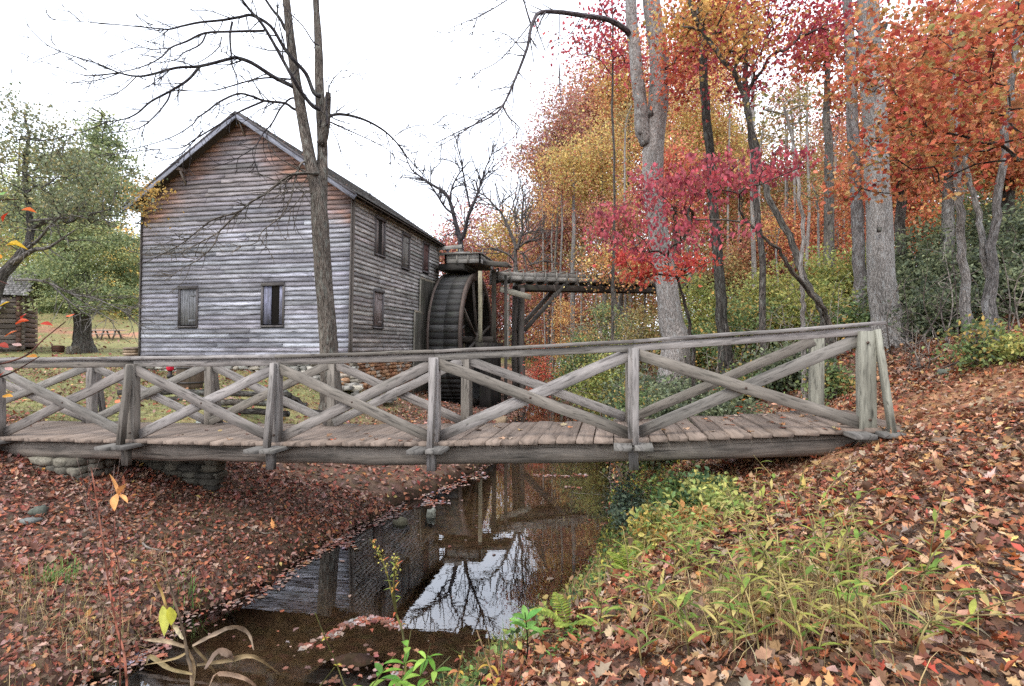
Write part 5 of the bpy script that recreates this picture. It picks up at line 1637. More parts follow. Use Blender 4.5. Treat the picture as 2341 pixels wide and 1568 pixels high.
def back_trees():
    for k, (px, Z, top, bot, hw, pal, nc, nl, lab) in enumerate(BT):
        rs = np.random.RandomState(100 + k)
        Z0 = Z
        hw = hw * 1.2; nc = int(nc * 1.9) if Z > 20 else nc; nl = int(nl * 1.7)
        x0 = P(px, 0, Z)[0]; g = gz(x0, Z)
        yb = HY - g * F / Z
        h = bot - top
        bl = [PB(px + rs.uniform(-.15, .15) * hw, top + h * .28, hw * .8, h * .28, Z)]
        for j in range(7):
            bl.append(PB(px + rs.uniform(-.8, .8) * hw, top + h * rs.uniform(.3, .95), hw * rs.uniform(.3, .65), h * rs.uniform(.10, .2), Z * rs.uniform(.97, 1.03)))
        lean = rs.uniform(-.25, .25) * hw
        tp = [(px - lean, yb, Z), (px - lean * .7, yb * .6 + top * .4, Z), (px - lean * .2, yb * .3 + top * .7, Z), (px, top + h * .15, Z)]
        w = .34 / Z * F * rs.uniform(.7, 1.2)
        tree("broadleaf_tree", lab, "tree", tp, [w, w * .85, w * .6, w * .25], bl, nc, nl, .0042 * Z if Z > 30 else min(.13, .0075 * Z), PAL[pal] * 2 + PAL['rust'][:3] + PAL['olive'][:2] + PAL['orange'][:1] + PAL['yellow'][:1], 200 + k, cjit=.28, limbs=45, low=.3, barkc=['#7d766e', '#8f8a84', '#5f5850'][k % 3], tip=.012 * Z / 30, sides=7,
             bark=BARKP if k % 3 == 1 else BARK, sigma=.018 * Z)
    # bare pale stems standing in the wood, no leaves of their own in view
    stems = [(1285, 34, 480, 790, 6), (1262, 38, 520, 790, 5), (1575, 22, 600, 800, 9), (1722, 24, 150, 800, 11), (1775, 20, 560, 800, 6), (1845, 26, 250, 780, 8), (1812, 28, 300, 760, 7), (1690, 32, 420, 800, 7), (1870, 19, 480, 780, 7), (1910, 30, 330, 740, 8),
             (1540, 34, 520, 800, 6), (1330, 40, 620, 800, 5), (1475, 30, 640, 800, 6), (2120, 22, 330, 600, 8), (2060, 24, 200, 600, 9), (2250, 20, 150, 560, 9), (1240, 44, 430, 790, 4), (1300, 50, 380, 790, 4), (1365, 42, 420, 790, 5), (1405, 38, 560, 800, 5), (1430, 33, 300, 790, 6), (1590, 40, 240, 760, 6), (1668, 36, 260, 780, 6), (1740, 34, 330, 780, 6), (1795, 36, 260, 760, 5), (1828, 42, 240, 740, 5), (1925, 40, 250, 740, 6), (2150, 30, 120, 560, 7), (2000, 30, 200, 600, 6)]
    for k, (px, Z, top, bot, w) in enumerate(stems):
        rs = np.random.RandomState(300 + k)
        x0 = P(px, 0, Z)[0]; g = gz(x0, Z); yb = HY - g * F / Z
        tree("young_tree", "slim pale stem among the autumn trees behind the bridge", "tree", [(px + rs.uniform(-12, 12), yb, Z), (px + rs.uniform(-6, 6), (yb + top) / 2, Z), (px, top, Z), (px + rs.uniform(-15, 15), top - 60, Z)], [w, w * .85, w * .7, w * .4],
             [PB(px, top - 40, 36, 40, Z)], 24, 500, .004 * Z, ['rust', 'gold', 'olive'][k % 3], 300 + k, group="slim stems in the autumn wood", limbs=20, low=.35, bark=BARKP, barkc='#9b948c', sides=7, tip=.008)

    # two bare trees behind the wheel, traced
    def traced(name, label, Z, base, boughs, seed, col):
        rs = np.random.RandomState(seed); np.random.seed(seed)
        g0 = P(base[0], base[1], Z); g = gz(g0[0], Z)
        t = thing(name, label, "tree", (g0[0], Z, g))
        mb = MB()
        q = smooth([np.array([g0[0], Z, g - .3]), np.array([g0[0] - .05, Z, (g + g0[2]) / 2]), g0], 4)
        mb.tube(q, np.linspace(boughs[0][2] * .75, boughs[0][2] * .55, len(q)) / F * Z, 9, srgb(col), .05)
        mb.build("trunk", BARK, t, True)
        for pts, dz, w0, w1, tw in boughs:
            mb = MB(); bough(mb, rs, pts, Z, dz, w0, w1, srgb(col), tw, (.6, 2.6), droop=.25)
            mb.build("branch", TWIG, t, True)
    k = lambda L: [(x * .5103 * .4 + 0, y) for x, y in L]
    z5 = lambda pts: [((1000 + x * .22321) * .9145, (350 + y * .22321) * .9145) for x, y in pts]
    traced("bare_tree", "nearer bare tree behind the wheel, its boughs forking into a V", 29.0, z5([(680, 1200)])[0], [
        (z5([(680, 1200), (672, 1120), (650, 1030), (620, 920), (590, 800), (555, 680), (500, 590), (430, 540), (340, 490), (230, 410), (130, 330), (60, 180), (0, 90)]), 1.0, 13, 1.6, 22),
        (z5([(680, 1120), (720, 1050), (745, 920), (780, 800), (830, 690), (870, 590), (915, 460), (960, 310), (1030, 150), (1040, 50)]), -1.0, 10, 1.4, 22),
        (z5([(600, 830), (510, 760), (430, 640), (350, 520), (250, 440), (130, 400), (0, 400)]), -.8, 6, 1.3, 14),
        (z5([(555, 660), (580, 540), (630, 430), (690, 340), (770, 250), (860, 240)]), .8, 5, 1.3, 8), (z5([(780, 750), (750, 600), (720, 440), (700, 330), (680, 200), (640, 60), (650, -40)]), .9, 5.5, 1.3, 12),
        (z5([(700, 330), (640, 280), (570, 230), (480, 210)]), .4, 2.5, 1.2, 5), (z5([(915, 450), (980, 370), (1050, 340), (1110, 325)]), .3, 3.5, 1.3, 6), (z5([(870, 590), (850, 480), (830, 440), (800, 480)]), .2, 3, 1.3, 4),
        (z5([(1030, 160), (1120, 100), (1170, 60)]), .2, 2.2, 1.1, 5), (z5([(340, 490), (345, 380), (380, 310), (420, 300)]), .2, 2.5, 1.2, 5), (z5([(680, 1060), (740, 970), (700, 850), (660, 700), (600, 600)]), .4, 3, 1.3, 8),
        (z5([(650, 1060), (560, 1050), (480, 1090)]), .5, 3, 1.5, 5)], 401, '#4a4548')
    traced("bare_tree", "farther bare tree between flume and wheel with wide low limbs", 33.0, z5([(1295, 1420)])[0], [
        (z5([(1295, 1420), (1290, 1300), (1290, 1180), (1240, 1050), (1190, 930), (1130, 810), (1080, 760), (990, 660), (880, 580), (740, 510)]), .8, 10, 1.5, 20),
        (z5([(1310, 1230), (1340, 1120), (1370, 1010), (1360, 900), (1370, 760), (1380, 620), (1370, 500)]), -.5, 8, 1.3, 20),
        (z5([(1100, 770), (1010, 720), (900, 660), (850, 640)]), .3, 3.5, 1.2, 8), (z5([(1110, 760), (1150, 670), (1190, 590), (1190, 520)]), .3, 3, 1.2, 6),
        (z5([(1330, 1200), (1430, 1130), (1560, 1105), (1700, 1110)]), -.5, 5, 1.4, 14), (z5([(1370, 1070), (1450, 1030), (1560, 1010), (1640, 980)]), .4, 4, 1.3, 10),
        (z5([(1290, 1370), (1210, 1280), (1100, 1235), (1000, 1215), (870, 1240)]), -.4, 6, 1.5, 12), (z5([(1340, 1260), (1400, 1290), (1450, 1370), (1480, 1420)]), .2, 4, 1.4, 6),
        (z5([(1300, 1030), (1290, 860), (1270, 700), (1240, 560), (1250, 420)]), .4, 3.5, 1.1, 14), (z5([(1420, 1000), (1400, 850), (1430, 720)]), .4, 3, 1.1, 10), (z5([(1440, 1400), (1540, 1370), (1660, 1350), (1780, 1400)]), -.5, 4, 1.4, 8)], 402, '#6b6460')

    # far wood: reads as one mass behind everything, right of the mill
    rs = np.random.RandomState(7)
    parts = []
    def mass(n, x0, x1, Z0, Z1, ztop, zbot, pal, s, seed):
        rs = np.random.RandomState(seed)
        nc = n // 26
        Z = rs.uniform(Z0, Z1, nc); px = rs.uniform(x0, x1, nc)
        x = (px - CX) / F * Z
        g = gh(x, Z)
        top = ztop(px) + (fbm(px * .02, px * 0, 91) - .5) * 60
        zt = (HY - top) / F * Z
        z = g + (np.maximum(zt - g, 1)) * rs.rand(nc) ** .8
        c = np.stack([x, Z, z], 1)
        k = rs.randint(0, nc, n)
        pos = c[k] + rs.normal(0, 1, (n, 3)) * s * 3.4
        Pp = np.array([srgb(a) for a in pal]); cl = Pp[rs.randint(0, len(Pp), nc)]
        cc = np.clip(desat(cl[k] * .65 + Pp[rs.randint(0, len(Pp), n)] * .35, .2) * (1 + rs.normal(0, .2, (n, 1))), 0, .9)
        parts.append(leaves(pos, rs.uniform(.7, 1.3, n) * s, rs.normal(0, 1, (n, 3)), rs.normal(0, 1, (n, 3)), cc, RHOMB, .1, rs))
    mass(44000, 985, 1300, 70, 100, lambda p: np.interp(p, [985, 1100, 1220, 1300], [680, 590, 560, 470]), 0, PAL['pink'] + PAL['rust'] + ['#9a8a80', '#a3958a'], .34, 71)
    mass(110000, 1225, 1720, 50, 74, lambda p: np.interp(p, [1225, 1280, 1420, 1600, 1720], [450, 300, 190, 260, 330]), 0, PAL['rust'] + PAL['orange'] + PAL['gold'] + PAL['yellow'] + PAL['olive'][:2], .26, 72)
    mass(130000, 1650, 2500, 42, 66, lambda p: np.interp(p, [1650, 1800, 1960, 2100, 2500], [330, 430, 380, 200, 60]), 0, PAL['orange'] + PAL['rust'] + PAL['gold'] + PAL['redor'] + PAL['olive'][:3], .24, 73)
    tag(leaf_obj("distant_woodland", parts, LEAF), "far autumn woodland closing the view behind the separate trees", kind='stuff')
    parts.clear()
    mass(46000, -260, 345, 52, 80, lambda p: np.interp(p, [-260, 0, 100, 250, 345], [380, 420, 500, 500, 600]), 0, PAL['yg'] + PAL['green'] + PAL['gold'][:2] + ['#c8b060', '#a8a860'], .30, 74)
    tag(leaf_obj("left_woodland", parts, LEAF), "far yellow green woodland behind the cabin and the cedar", kind='stuff')


def left_trees():
    T = tree
    T("cedar_tree", "broad dark green evergreen with a stout trunk on the lawn left of the mill", "tree", [(190, 806, 29), (188, 770, 29), (187, 700, 29), (190, 560, 29), (200, 420, 29), (222, 300, 29), (236, 262, 29)], [44, 34, 31, 26, 18, 9, 2],
      [PB(235, 262, 12, 34, 29), PB(232, 320, 46, 46, 29), PB(235, 300, 30, 50, 29), PB(225, 360, 70, 40, 29), PB(200, 400, 100, 60, 29), PB(250, 440, 80, 60, 28), PB(180, 520, 130, 60, 29), PB(120, 480, 80, 80, 29), PB(240, 570, 100, 60, 28), PB(190, 640, 130, 55, 28), PB(110, 640, 50, 60, 29), PB(270, 690, 70, 50, 27), PB(180, 690, 90, 30, 28), PB(300, 620, 40, 80, 29)],
      560, 46000, .13, 'cedar', 501, sigma=.42, limbs=200, low=.25, barkc='#6b645e', tip=.010, flat=.3, lump=.08)
    # slender tree with sparse olive leaves at the left edge
    T("crab_tree", "leaning tree with sparse olive and gold leaves at the upper left corner", "tree", [(-40, 860, 15), (-20, 720, 15), (0, 640, 15), (40, 590, 15), (70, 540, 15), (62, 460, 15.2), (58, 380, 15.3), (66, 310, 15.3), (56, 262, 15.3)], [30, 27, 24, 20, 15, 12, 10, 6, 3],
      [PB(30, 250, 60, 55, 15.2), PB(110, 300, 60, 40, 15), PB(40, 350, 100, 50, 15), PB(140, 380, 90, 50, 15), PB(200, 400, 60, 45, 14.6), PB(80, 440, 110, 50, 15), PB(230, 470, 70, 36, 14.4), PB(300, 440, 40, 24, 14.4), PB(20, 500, 60, 60, 15), PB(170, 480, 80, 40, 14.5), PB(310, 400, 30, 16, 14.3)],
      620, 7000, .085, 'grey', 502, sigma=.24, limbs=260, low=.35, barkc='#6e6864', tip=.0048)
    t = [o for o in COL.objects if o.name.startswith("crab_tree") and o.parent is None][0]
    rs = np.random.RandomState(503); np.random.seed(503)
    for pts, w0, tw in (([(30, 600), (75, 572), (110, 566), (150, 540), (180, 520)], 13, 8), ([(60, 570), (90, 545), (120, 510), (150, 490), (200, 500)], 8, 10), ([(35, 640), (80, 640), (120, 650), (165, 672), (210, 680), (260, 700), (300, 720)], 7, 30),
                        ([(120, 652), (160, 690), (215, 730)], 4, 12), ([(70, 505), (120, 500), (200, 492), (250, 478)], 7, 14), ([(165, 672), (220, 710), (270, 740)], 3, 10)):
        mb = MB(); bough(mb, rs, pts, 14.9, -1.0, w0, 1.4, srgb('#77716c'), tw, (.4, 1.5), droop=-.2)
        mb.build("branch", TWIG, t, True)
    T("young_tree", "little tree with yellow leaves touching the mill's left eave", "tree", [(318, 815, 19.5), (322, 700, 19.5), (326, 560, 19.5), (338, 470, 19)], [6, 5, 4, 2], [PB(340, 440, 24, 26, 16.5, .3), PB(325, 480, 24, 20, 17, .3)], 24, 420, .09, ['#c8982c', '#d8a83c', '#a88a30'], 504, limbs=14, tip=.005)
    for k, (px, Z, top, bot, hw, pal, lab) in enumerate([(40, 46, 300, 700, 90, 'yg', "yellow green tree behind the cabin roof"), (290, 50, 520, 740, 50, 'bright', "bright yellow tree showing between cedar and mill"), (130, 52, 560, 760, 80, 'green', "green tree low behind the cedar trunk"), (-60, 40, 250, 700, 90, 'olive', "olive tree at the left frame edge")]):
        x0 = P(px, 0, Z)[0]; yb = HY - gz(x0, Z) * F / Z; h = bot - top
        tree("broadleaf_tree", lab, "tree", [(px, yb, Z), (px, (yb + top) / 2, Z), (px + 5, top + 20, Z)], [9, 7, 3], [PB(px, top + h * .3, hw * .7, h * .3, Z), PB(px - hw * .3, top + h * .65, hw * .7, h * .3, Z), PB(px + hw * .3, top + h * .65, hw * .7, h * .3, Z)], 150, 5000, .0048 * Z, pal, 520 + k, sigma=.012 * Z, limbs=30)


SH = [  # px, Z, top py, halfwidth px, palette, label
    (1330, 19, 770, 60, 'green', "green shrub by the stream below the flume"),
    (1390, 16, 790, 70, 'yg', "yellow green shrub just left of the pale trunk's foot"),
    (1310, 26, 690, 60, 'gold', "golden shrub under the flume brace"),
    (1400, 22, 700, 80, 'green', "broad green shrub under the long flume"),
    (1330, 23, 720, 26, 'dark', "narrow dark evergreen shrub under the flume"),
    (1235, 24, 770, 22, 'redor', "red and orange shrub beside the stream beyond the wheel"),
    (1460, 13.5, 850, 80, 'dark', "dark green shrub on the bank behind the bridge middle"),
    (1480, 17, 700, 70, 'olive', "olive shrub at the left of the pale trunk"),
    (1590, 14.5, 740, 70, 'green', "green shrub at the right of the pale trunk's foot"),
    (1560, 11.5, 870, 90, 'dark', "low dark shrub behind the second bridge bay from the right"),
    (1620, 17, 640, 80, 'yg', "tall yellow green shrub left of the dark straight trunk"),
    (1720, 13, 690, 90, 'green', "green shrub right of the dark straight trunk"),
    (1700, 10.5, 850, 70, 'green', "low green shrub behind the rightmost bridge bay"),
    (1760, 16, 600, 90, 'yg', "tall yellow green shrub under the rust tree"),
    (1850, 12.5, 640, 80, 'yg', "yellow green shrub left of the thickest trunk at mid height"),
    (1930, 11.5, 700, 70, 'green', "green shrub touching the left side of the thickest trunk"),
    (1900, 15, 560, 90, 'yg', "tall yellow shrub left of the thickest trunk"),
    (1800, 10.2, 790, 60, 'dark', "dark shrub around the thin pale stem"),
    (1990, 15, 560, 60, 'yg', "shrub directly behind the thickest trunk"),
    (2060, 11.5, 620, 60, 'dark', "dark evergreen shrub right beside the thickest trunk"),
    (2110, 12.5, 500, 90, 'dark', "tall dark rhododendron right of the thickest trunk"),
    (2200, 10.8, 560, 90, 'dark', "dark rhododendron behind the pair of saplings"),
    (2290, 12, 420, 90, 'dark', "tallest dark rhododendron at the right frame edge"),
    (2330, 9.0, 590, 60, 'dark', "dark shrub at the right frame edge, mid height"),
    (2150, 9.6, 640, 60, 'dark', "low dark shrub between thickest trunk and saplings"),
    (2250, 14, 380, 100, 'green', "upper green shrub behind the saplings"),
    (2380, 10, 430, 80, 'dark', "dark shrub half outside the right frame edge"),
    (1900, 8.3, 825, 26, 'green', "small fresh green shrub behind the last bridge post"),
    (2236, 6.5, 745, 22, 'green', "ivy green shrub at the feet of the saplings"),
    (2325, 6.2, 760, 26, 'yg', "yellow leaved low shrub at the right frame edge"),
    (1530, 8.6, 905, 60, 'dark', "dark low shrub right behind the deck near the bridge middle"),
    (1650, 8.4, 905, 60, 'dark', "dark low shrub right behind the deck under the brace crossing"),
    (1455, 9.5, 880, 50, 'green', "green leafy shrub hanging over the water behind the bridge"),
]


def shrubs():
    for k, (px, Z, top, hw, pal, lab) in enumerate(SH):
        rs = np.random.RandomState(600 + k); np.random.seed(600 + k)
        x0 = P(px, 0, Z)[0]; g = gz(x0, Z); yb = HY - g * F / Z
        h = max(yb - top, 30)
        bl = [PB(px, top + h * .35, hw * .8, h * .36, Z), PB(px - hw * .4, top + h * .62, hw * .7, h * .34, Z), PB(px + hw * .4, top + h * .62, hw * .7, h * .34, Z)]
        if pal != 'dark' and rs.rand() < .5: bl.append(PB(px + rs.uniform(-.5, .5) * hw, top + h * .1, hw * .35, h * .14, Z))
        n = int(np.clip(hw * h * .42 * (1.2 if pal == 'dark' else 1), 500, 6500))
        t = thing("shrub" if pal != 'dark' else "evergreen_shrub", lab, "shrub", (x0, Z, g))
        base = np.array([x0, Z, g - .1])
        s = min(.085, .0052 * Z + .02)
        cc, lv = crown(rs, bl, max(20, n // 30), n, s * 2.6, s, PAL[pal] + (PAL['gold'][:1] if pal in ('green',) else []), OVAL if Z < 12 else RHOMB, .3, .8, flat=.55)
        mb = MB()
        for j in range(5):
            b = base + np.array([rs.uniform(-.4, .4) * hw / F * Z, rs.uniform(-.3, .3), 0])
            b[2] = gz(b[0], b[1]) - .08
            sel = cc[rs.choice(len(cc), min(8, len(cc)), replace=False)]
            tp = [b, b + np.array([rs.normal(0, .08), rs.normal(0, .08), h / F * Z * .25])]
            for q, r in skeleton(rs, tp, [.02, .016], sel, .0045, 0, .1, .4):
                mb.tube(q, r, 4, srgb('#7a7068') * rs.uniform(.7, 1.2), caps=False)
        mb.build("stem", TWIG, t, True)
        leaf_obj("foliage", [lv], LEAF, t)


def brush():
    """leafless twiggy bushes in the understorey"""
    L = [(1300, 22, 690, 60), (1350, 18, 720, 60), (1420, 16, 700, 70), (1500, 15, 760, 60), (1610, 12, 780, 60), (1700, 12, 700, 60), (1790, 11, 680, 60), (1250, 28, 660, 50), (1470, 12, 830, 70), (1890, 11, 640, 60), (2080, 9, 640, 60), (2160, 8.6, 560, 70), (2290, 8, 560, 60), (1420, 9.6, 900, 60), (2110, 7.6, 720, 40)]
    for k, (px, Z, top, hw) in enumerate(L):
        rs = np.random.RandomState(1300 + k); np.random.seed(1300 + k)
        x0 = P(px, 0, Z)[0]; g = gz(x0, Z); zt = (HY - top) / F * Z; h = max(zt - g, .6); w = hw / F * Z
        t = thing("bare_bush", "bare twiggy bush showing pale branches in the undergrowth", "bush", (x0, Z, g), "bare bushes in the undergrowth")
        for j in range(4):
            b = np.array([x0 + rs.normal(0, w * .25), Z + rs.normal(0, .2), 0]); b[2] = gz(b[0], b[1]) - .05
            tip = np.array([b[0] + rs.normal(0, w * .5), b[1] + rs.normal(0, .3), g + h * rs.uniform(.6, 1)])
            tp = smooth([b, b * .5 + tip * .5 + rs.normal(0, .08, 3), tip], 3)
            at = tp[rs.randint(2, len(tp), 16)] + rs.normal(0, 1, (16, 3)) * np.array([w * .5, w * .4, h * .16])
            mb = MB(); r = np.linspace(.013, .004, len(tp)) * (.6 + Z / 20)
            c = srgb(['#9a9086', '#857a70', '#6f6660'][rs.randint(3)])
            mb.tube(tp, r, 5, c, caps=False)
            for q, rr in skeleton(rs, tp, r, at, .003 * (.5 + Z / 16), .1, .12, .4, .3): mb.tube(q, rr, 4, c, caps=False)
            mb.build("stem", TWIG, t, True)
# ------------------------------------------------------------------ small plants
LONGN = 6


def long_leaf(rs, base, d, L, w, col, droop=.6, fold=.25, side=None):
    """one arching lance shaped leaf as (V,T,C)"""
    n = LONGN; d = nrm(d); p = np.array(base, float); up = np.array([0, 0, 1.])
    s = nrm(np.cross(d, up) + 1e-3 * rs.normal(0, 1, 3)) if side is None else side
    V = []; T = []
    prof = [.15, .75, 1.0, .85, .5, .02]
    for k in range(n):
        nn = nrm(np.cross(s, d))
        ww = w * prof[k] / 2
        V += [p - s * ww + nn * ww * fold, p.copy(), p + s * ww + nn * ww * fold]
        p = p + d * L / (n - 1)
        d = nrm(d + np.array([0, 0, -droop / (n - 1)]))
    for k in range(n - 1):
        a = k * 3
        T += [(a, a + 3, a + 4), (a, a + 4, a + 1), (a + 1, a + 4, a + 5), (a + 1, a + 5, a + 2)]
    c = np.tile(col, (len(V), 1)) * np.linspace(1.1, .85, len(V))[:, None] ** .5
    return np.array(V), np.array(T), c


def plant(name, label, cat, bx, by, stems, seed, group=None, leafcols=('#6f9a3e', '#86a848', '#5a8438'), stemcol='#6d6a3a', L=.12, w=.025, n=12, droop=.8, tipfl=None, z0=None, lo=.25, curlbrown=0.0):
    """stems: list of point lists in world space (first point on the ground)"""
    rs = np.random.RandomState(seed); np.random.seed(seed)
    g = gz(bx, by) if z0 is None else z0
    t = thing(name, label, cat, (bx, by, g), group)
    mb = MB(); lv = []; fl = []
    for st in stems:
        q = smooth(st, 4); r = np.linspace(.0045, .0018, len(q)) * (1 + .6 * (len(stems) < 3))
        mb.tube(q, r, 5, srgb(stemcol) * rs.uniform(.8, 1.2), caps=False)
        for k in range(n):
            u = lo + (1 - lo) * (k + rs.uniform(0, .6)) / n
            i = min(int(u * (len(q) - 1)), len(q) - 2)
            a = k * 2.4 + rs.uniform(-.3, .3)
            d = np.array([math.cos(a), math.sin(a), rs.uniform(.2, .9)])
            c = srgb(leafcols[rs.randint(len(leafcols))]) * rs.uniform(.8, 1.2)
            lv.append(long_leaf(rs, q[i], d, L * rs.uniform(.6, 1.15) * (1.1 - .5 * u), w * rs.uniform(.7, 1.2), c, droop * rs.uniform(.5, 1.5)))
        if tipfl:
            m = 60
            u = rs.uniform(.72, 1.0, m); i = np.minimum((u * (len(q) - 1)).astype(int), len(q) - 1)
            pos = q[i] + rs.normal(0, .012, (m, 3))
            fl.append(leaves(pos, rs.uniform(.008, .016, m), rs.normal(0, 1, (m, 3)), rs.normal(0, 1, (m, 3)), pick(rs, tipfl, m), RHOMB, 0, rs))
    mb.build("stem", TWIG, t, True)
    if lv: leaf_obj("foliage", lv, LEAF, t)
    if fl: leaf_obj("flower_head", fl, LEAF, t)
    return t


def stem_to(px, py, Z, bx=None, by=None, bend=.1, rs=None):
    top = P(px, py, Z); bx = top[0] if bx is None else bx; by = top[1] if by is None else by
    g = gz(bx, by); b = np.array([bx, by, g - .05])
    m = (b + top) / 2 + (rs.normal(0, bend, 3) if rs is not None else 0) * np.array([1, 1, 0])
    return [b, b * .7 + m * .3 + np.array([0, 0, .02]), m, top]


def foreground():
    rs = np.random.RandomState(77)
    # river cane / bamboo grass on the right bank
    cl = [(1600, 1330, 3.2, 8), (1690, 1290, 3.3, 8), (1780, 1400, 2.75, 10), (1880, 1330, 2.85, 8), (1640, 1470, 2.6, 8), (1760, 1500, 2.45, 9), (1900, 1480, 2.5, 8), (1990, 1420, 2.6, 7), (1560, 1560, 2.45, 6), (1700, 1230, 3.9, 6), (1840, 1240, 3.6, 6), (2050, 1560, 2.15, 5), (1500, 1420, 3.1, 7), (1490, 1530, 2.7, 7), (1560, 1270, 3.9, 6), (1930, 1580, 2.3, 6), (1800, 1580, 2.25, 6)]
    wh = ["farthest left of the patch beside the water", "behind the middle of the patch", "thickest, at the centre of the patch", "right of centre, rising above the fallen leaves", "left front of the patch", "front and centre, thick with straw", "right front of the patch",
          "at the right end of the patch", "nearest the frame bottom at the left", "small, at the back left of the patch", "small, at the back right of the patch", "small, at the frame bottom on the right", "beside the brown weeds", "low on the bank lip", "thin, between fern and patch", "lowest, below the patch's right end", "lowest, below the patch's centre"]
    for k, (px, py, Z, ns) in enumerate(cl):
        c = P(px, py, Z); st = []
        r2 = np.random.RandomState(800 + k)
        for j in range(ns):
            bx = c[0] + r2.normal(0, .20); by = c[1] + r2.normal(0, .17); g = gz(bx, by)
            h = r2.uniform(.18, .42); ln = r2.normal(0, .16, 2)
            st.append([np.array([bx, by, g - .02]), np.array([bx + ln[0] * .3, by + ln[1] * .3, g + h * .5]), np.array([bx + ln[0], by + ln[1], g + h])])
        plant("river_cane", f"clump of green and straw coloured cane, {wh[k]}", "cane", c[0], c[1], st, 820 + k, "cane clumps on the right bank", ('#75903f', '#8a9a46', '#a0a44e', '#688438', '#ab9c5c', '#b8a868'), '#9c8c5c', .14, .021, 6, .7)
    # straw: dead blades among the cane and along the banks
    parts = []
    def blades(n, fx, L, w, cols, lean=.5, seed=1):
        r = np.random.RandomState(seed)
        x, y = fx(r, n); n = len(x)
        z = gh(x, y)
        ok = z > W + .02
        x, y, z = x[ok], y[ok], z[ok]; n = len(x)
        L = r.uniform(.5, 1.2, n) * L
        az = r.uniform(0, 2 * np.pi, n); ln = np.abs(r.normal(0, lean, n))
        d = np.stack([np.cos(az), np.sin(az)], 1); s = np.stack([-np.sin(az), np.cos(az), np.zeros(n)], 1)
        V = np.zeros((n, 7, 3)); base = np.stack([x, y, z - .01], 1)
        for k, (t, ww) in enumerate(((0, 1.0), (.4, .9), (.75, .6))):
            p = base.copy(); p[:, :2] += d * (L * ln * t * t)[:, None]; p[:, 2] += L * t * (1 - .35 * ln * t)
            V[:, 2 * k] = p - s * w * ww / 2; V[:, 2 * k + 1] = p + s * w * ww / 2
        p = base.copy(); p[:, :2] += d * (L * ln)[:, None]; p[:, 2] += L * (1 - .45 * ln)
        V[:, 6] = p
        T = np.array([(0, 1, 3), (0, 3, 2), (2, 3, 5), (2, 5, 4), (4, 5, 6)])[None] + (np.arange(n) * 7)[:, None, None]
        parts.append((V.reshape(-1, 3), T.reshape(-1, 3), np.repeat(pick(r, cols, n), 7, 0)))
    def around(pts, sd):
        def f(r, n):
            p = np.array([P(*q) for q in pts])[:, :2]; k = r.randint(0, len(p), n)
            q = p[k] + r.normal(0, sd, (n, 2))
            return q[:, 0], q[:, 1]
        return f
    straw = ['#c2a468', '#b39560', '#d0b680', '#a58a58', '#9c8a54']
    gr = ['#6f9440', '#8aa64a', '#5c8238', '#9aa850']
    blades(1200, around([(c[0], c[1], c[2]) for c in cl[4:7]], .20), .22, .004, straw + ['#8a7448'], 1.0, 2)
    def bank(r, n):                          # weeds on the lip of the right bank
        y = r.uniform(2.3, 7.5, n); _, xr = edges(y * 0, y); x = xr + np.abs(r.normal(0, .5, n)) - .02
        return x, y
    blades(5200, bank, .24, .0045, gr + straw[:2] + ['#7a6a44'], .7, 4)
    def lawn(r, n):
        y = r.uniform(8.3, 24, n) ** 1.0; x = -y * r.uniform(.12, 1.15, n)
        xl, _ = edges(x, y); k = (xl - x > 3.0); return x[k], y[k]
    blades(42000, lawn, .075, .010, ['#7a8446', '#88904e', '#9a8e5c', '#6a7c3c', '#968858', '#8a7a50'], .6, 5)
    def tuft(pts, sd): return around(pts, sd)
    blades(260, around([(120, 1392, 5.2), (155, 1385, 5.3), (700, 1170, 6.6), (430, 1320, 5.5), (650, 1290, 5.6)], .09), .20, .007, ['#6f9a44', '#8cb050', '#5c8a3a'], .7, 6)
    blades(900, around([(60, 1440, 4.7), (240, 1450, 4.7), (150, 1480, 4.5), (20, 1400, 4.9), (330, 1300, 5.6)], .22), .20, .004, straw + ['#8a8a50'], .9, 7)
    blades(1400, around([(520, 1200, 6.5), (700, 1280, 5.8), (800, 1150, 7.0), (560, 1080, 8), (900, 1090, 8), (350, 1200, 6.4)], .5), .09, .005, ['#6a7a40', '#7c8a48', '#57683a'], .8, 8)
    blades(800, around([(980, 950, 13), (1080, 955, 12.5), (1150, 945, 13), (940, 900, 15)], .5), .14, .010, ['#8a9a4c', '#a8a060', '#b09a60'], .7, 9)
    tag(leaf_obj("grass", parts, LEAF), "short lawn grass, straw and green blades along both banks", kind='stuff')

    # low leafy weeds on the right lip: ground cover nobody could count
    r = np.random.RandomState(90)
    n = 15000
    y = r.uniform(2.4, 9.5, n) ** 1.0; _, xr = edges(y * 0, y)
    cl_ = fbm(y * 1.6, y * 0 + 4, 95)
    x = xr + np.abs(r.normal(0, .46, n)) + .02
    z = gh(x, y) + np.abs(r.normal(0, .12, n)) * (.4 + 1.2 * cl_)
    k = z > W + .03
    x, y, z = x[k], y[k], z[k]; n = len(x)
    c = pick(r, ['#55743a', '#6c8a40', '#87a048', '#a8ac48', '#c8b83c', '#46603a', '#9c8a4a', '#4c5c3a', '#7a5a3a', '#8a6a48'], n)
    tag(leaf_obj("ground_cover", [leaves(np.stack([x, y, z], 1), r.uniform(.02, .06, n), r.normal(0, 1, (n, 3)) + np.array([0, 0, .9]), r.normal(0, 1, (n, 3)), c, OVAL, .2, r)], LEAF), "low mixed green and yellow weeds covering the lip of the right bank", kind='stuff')

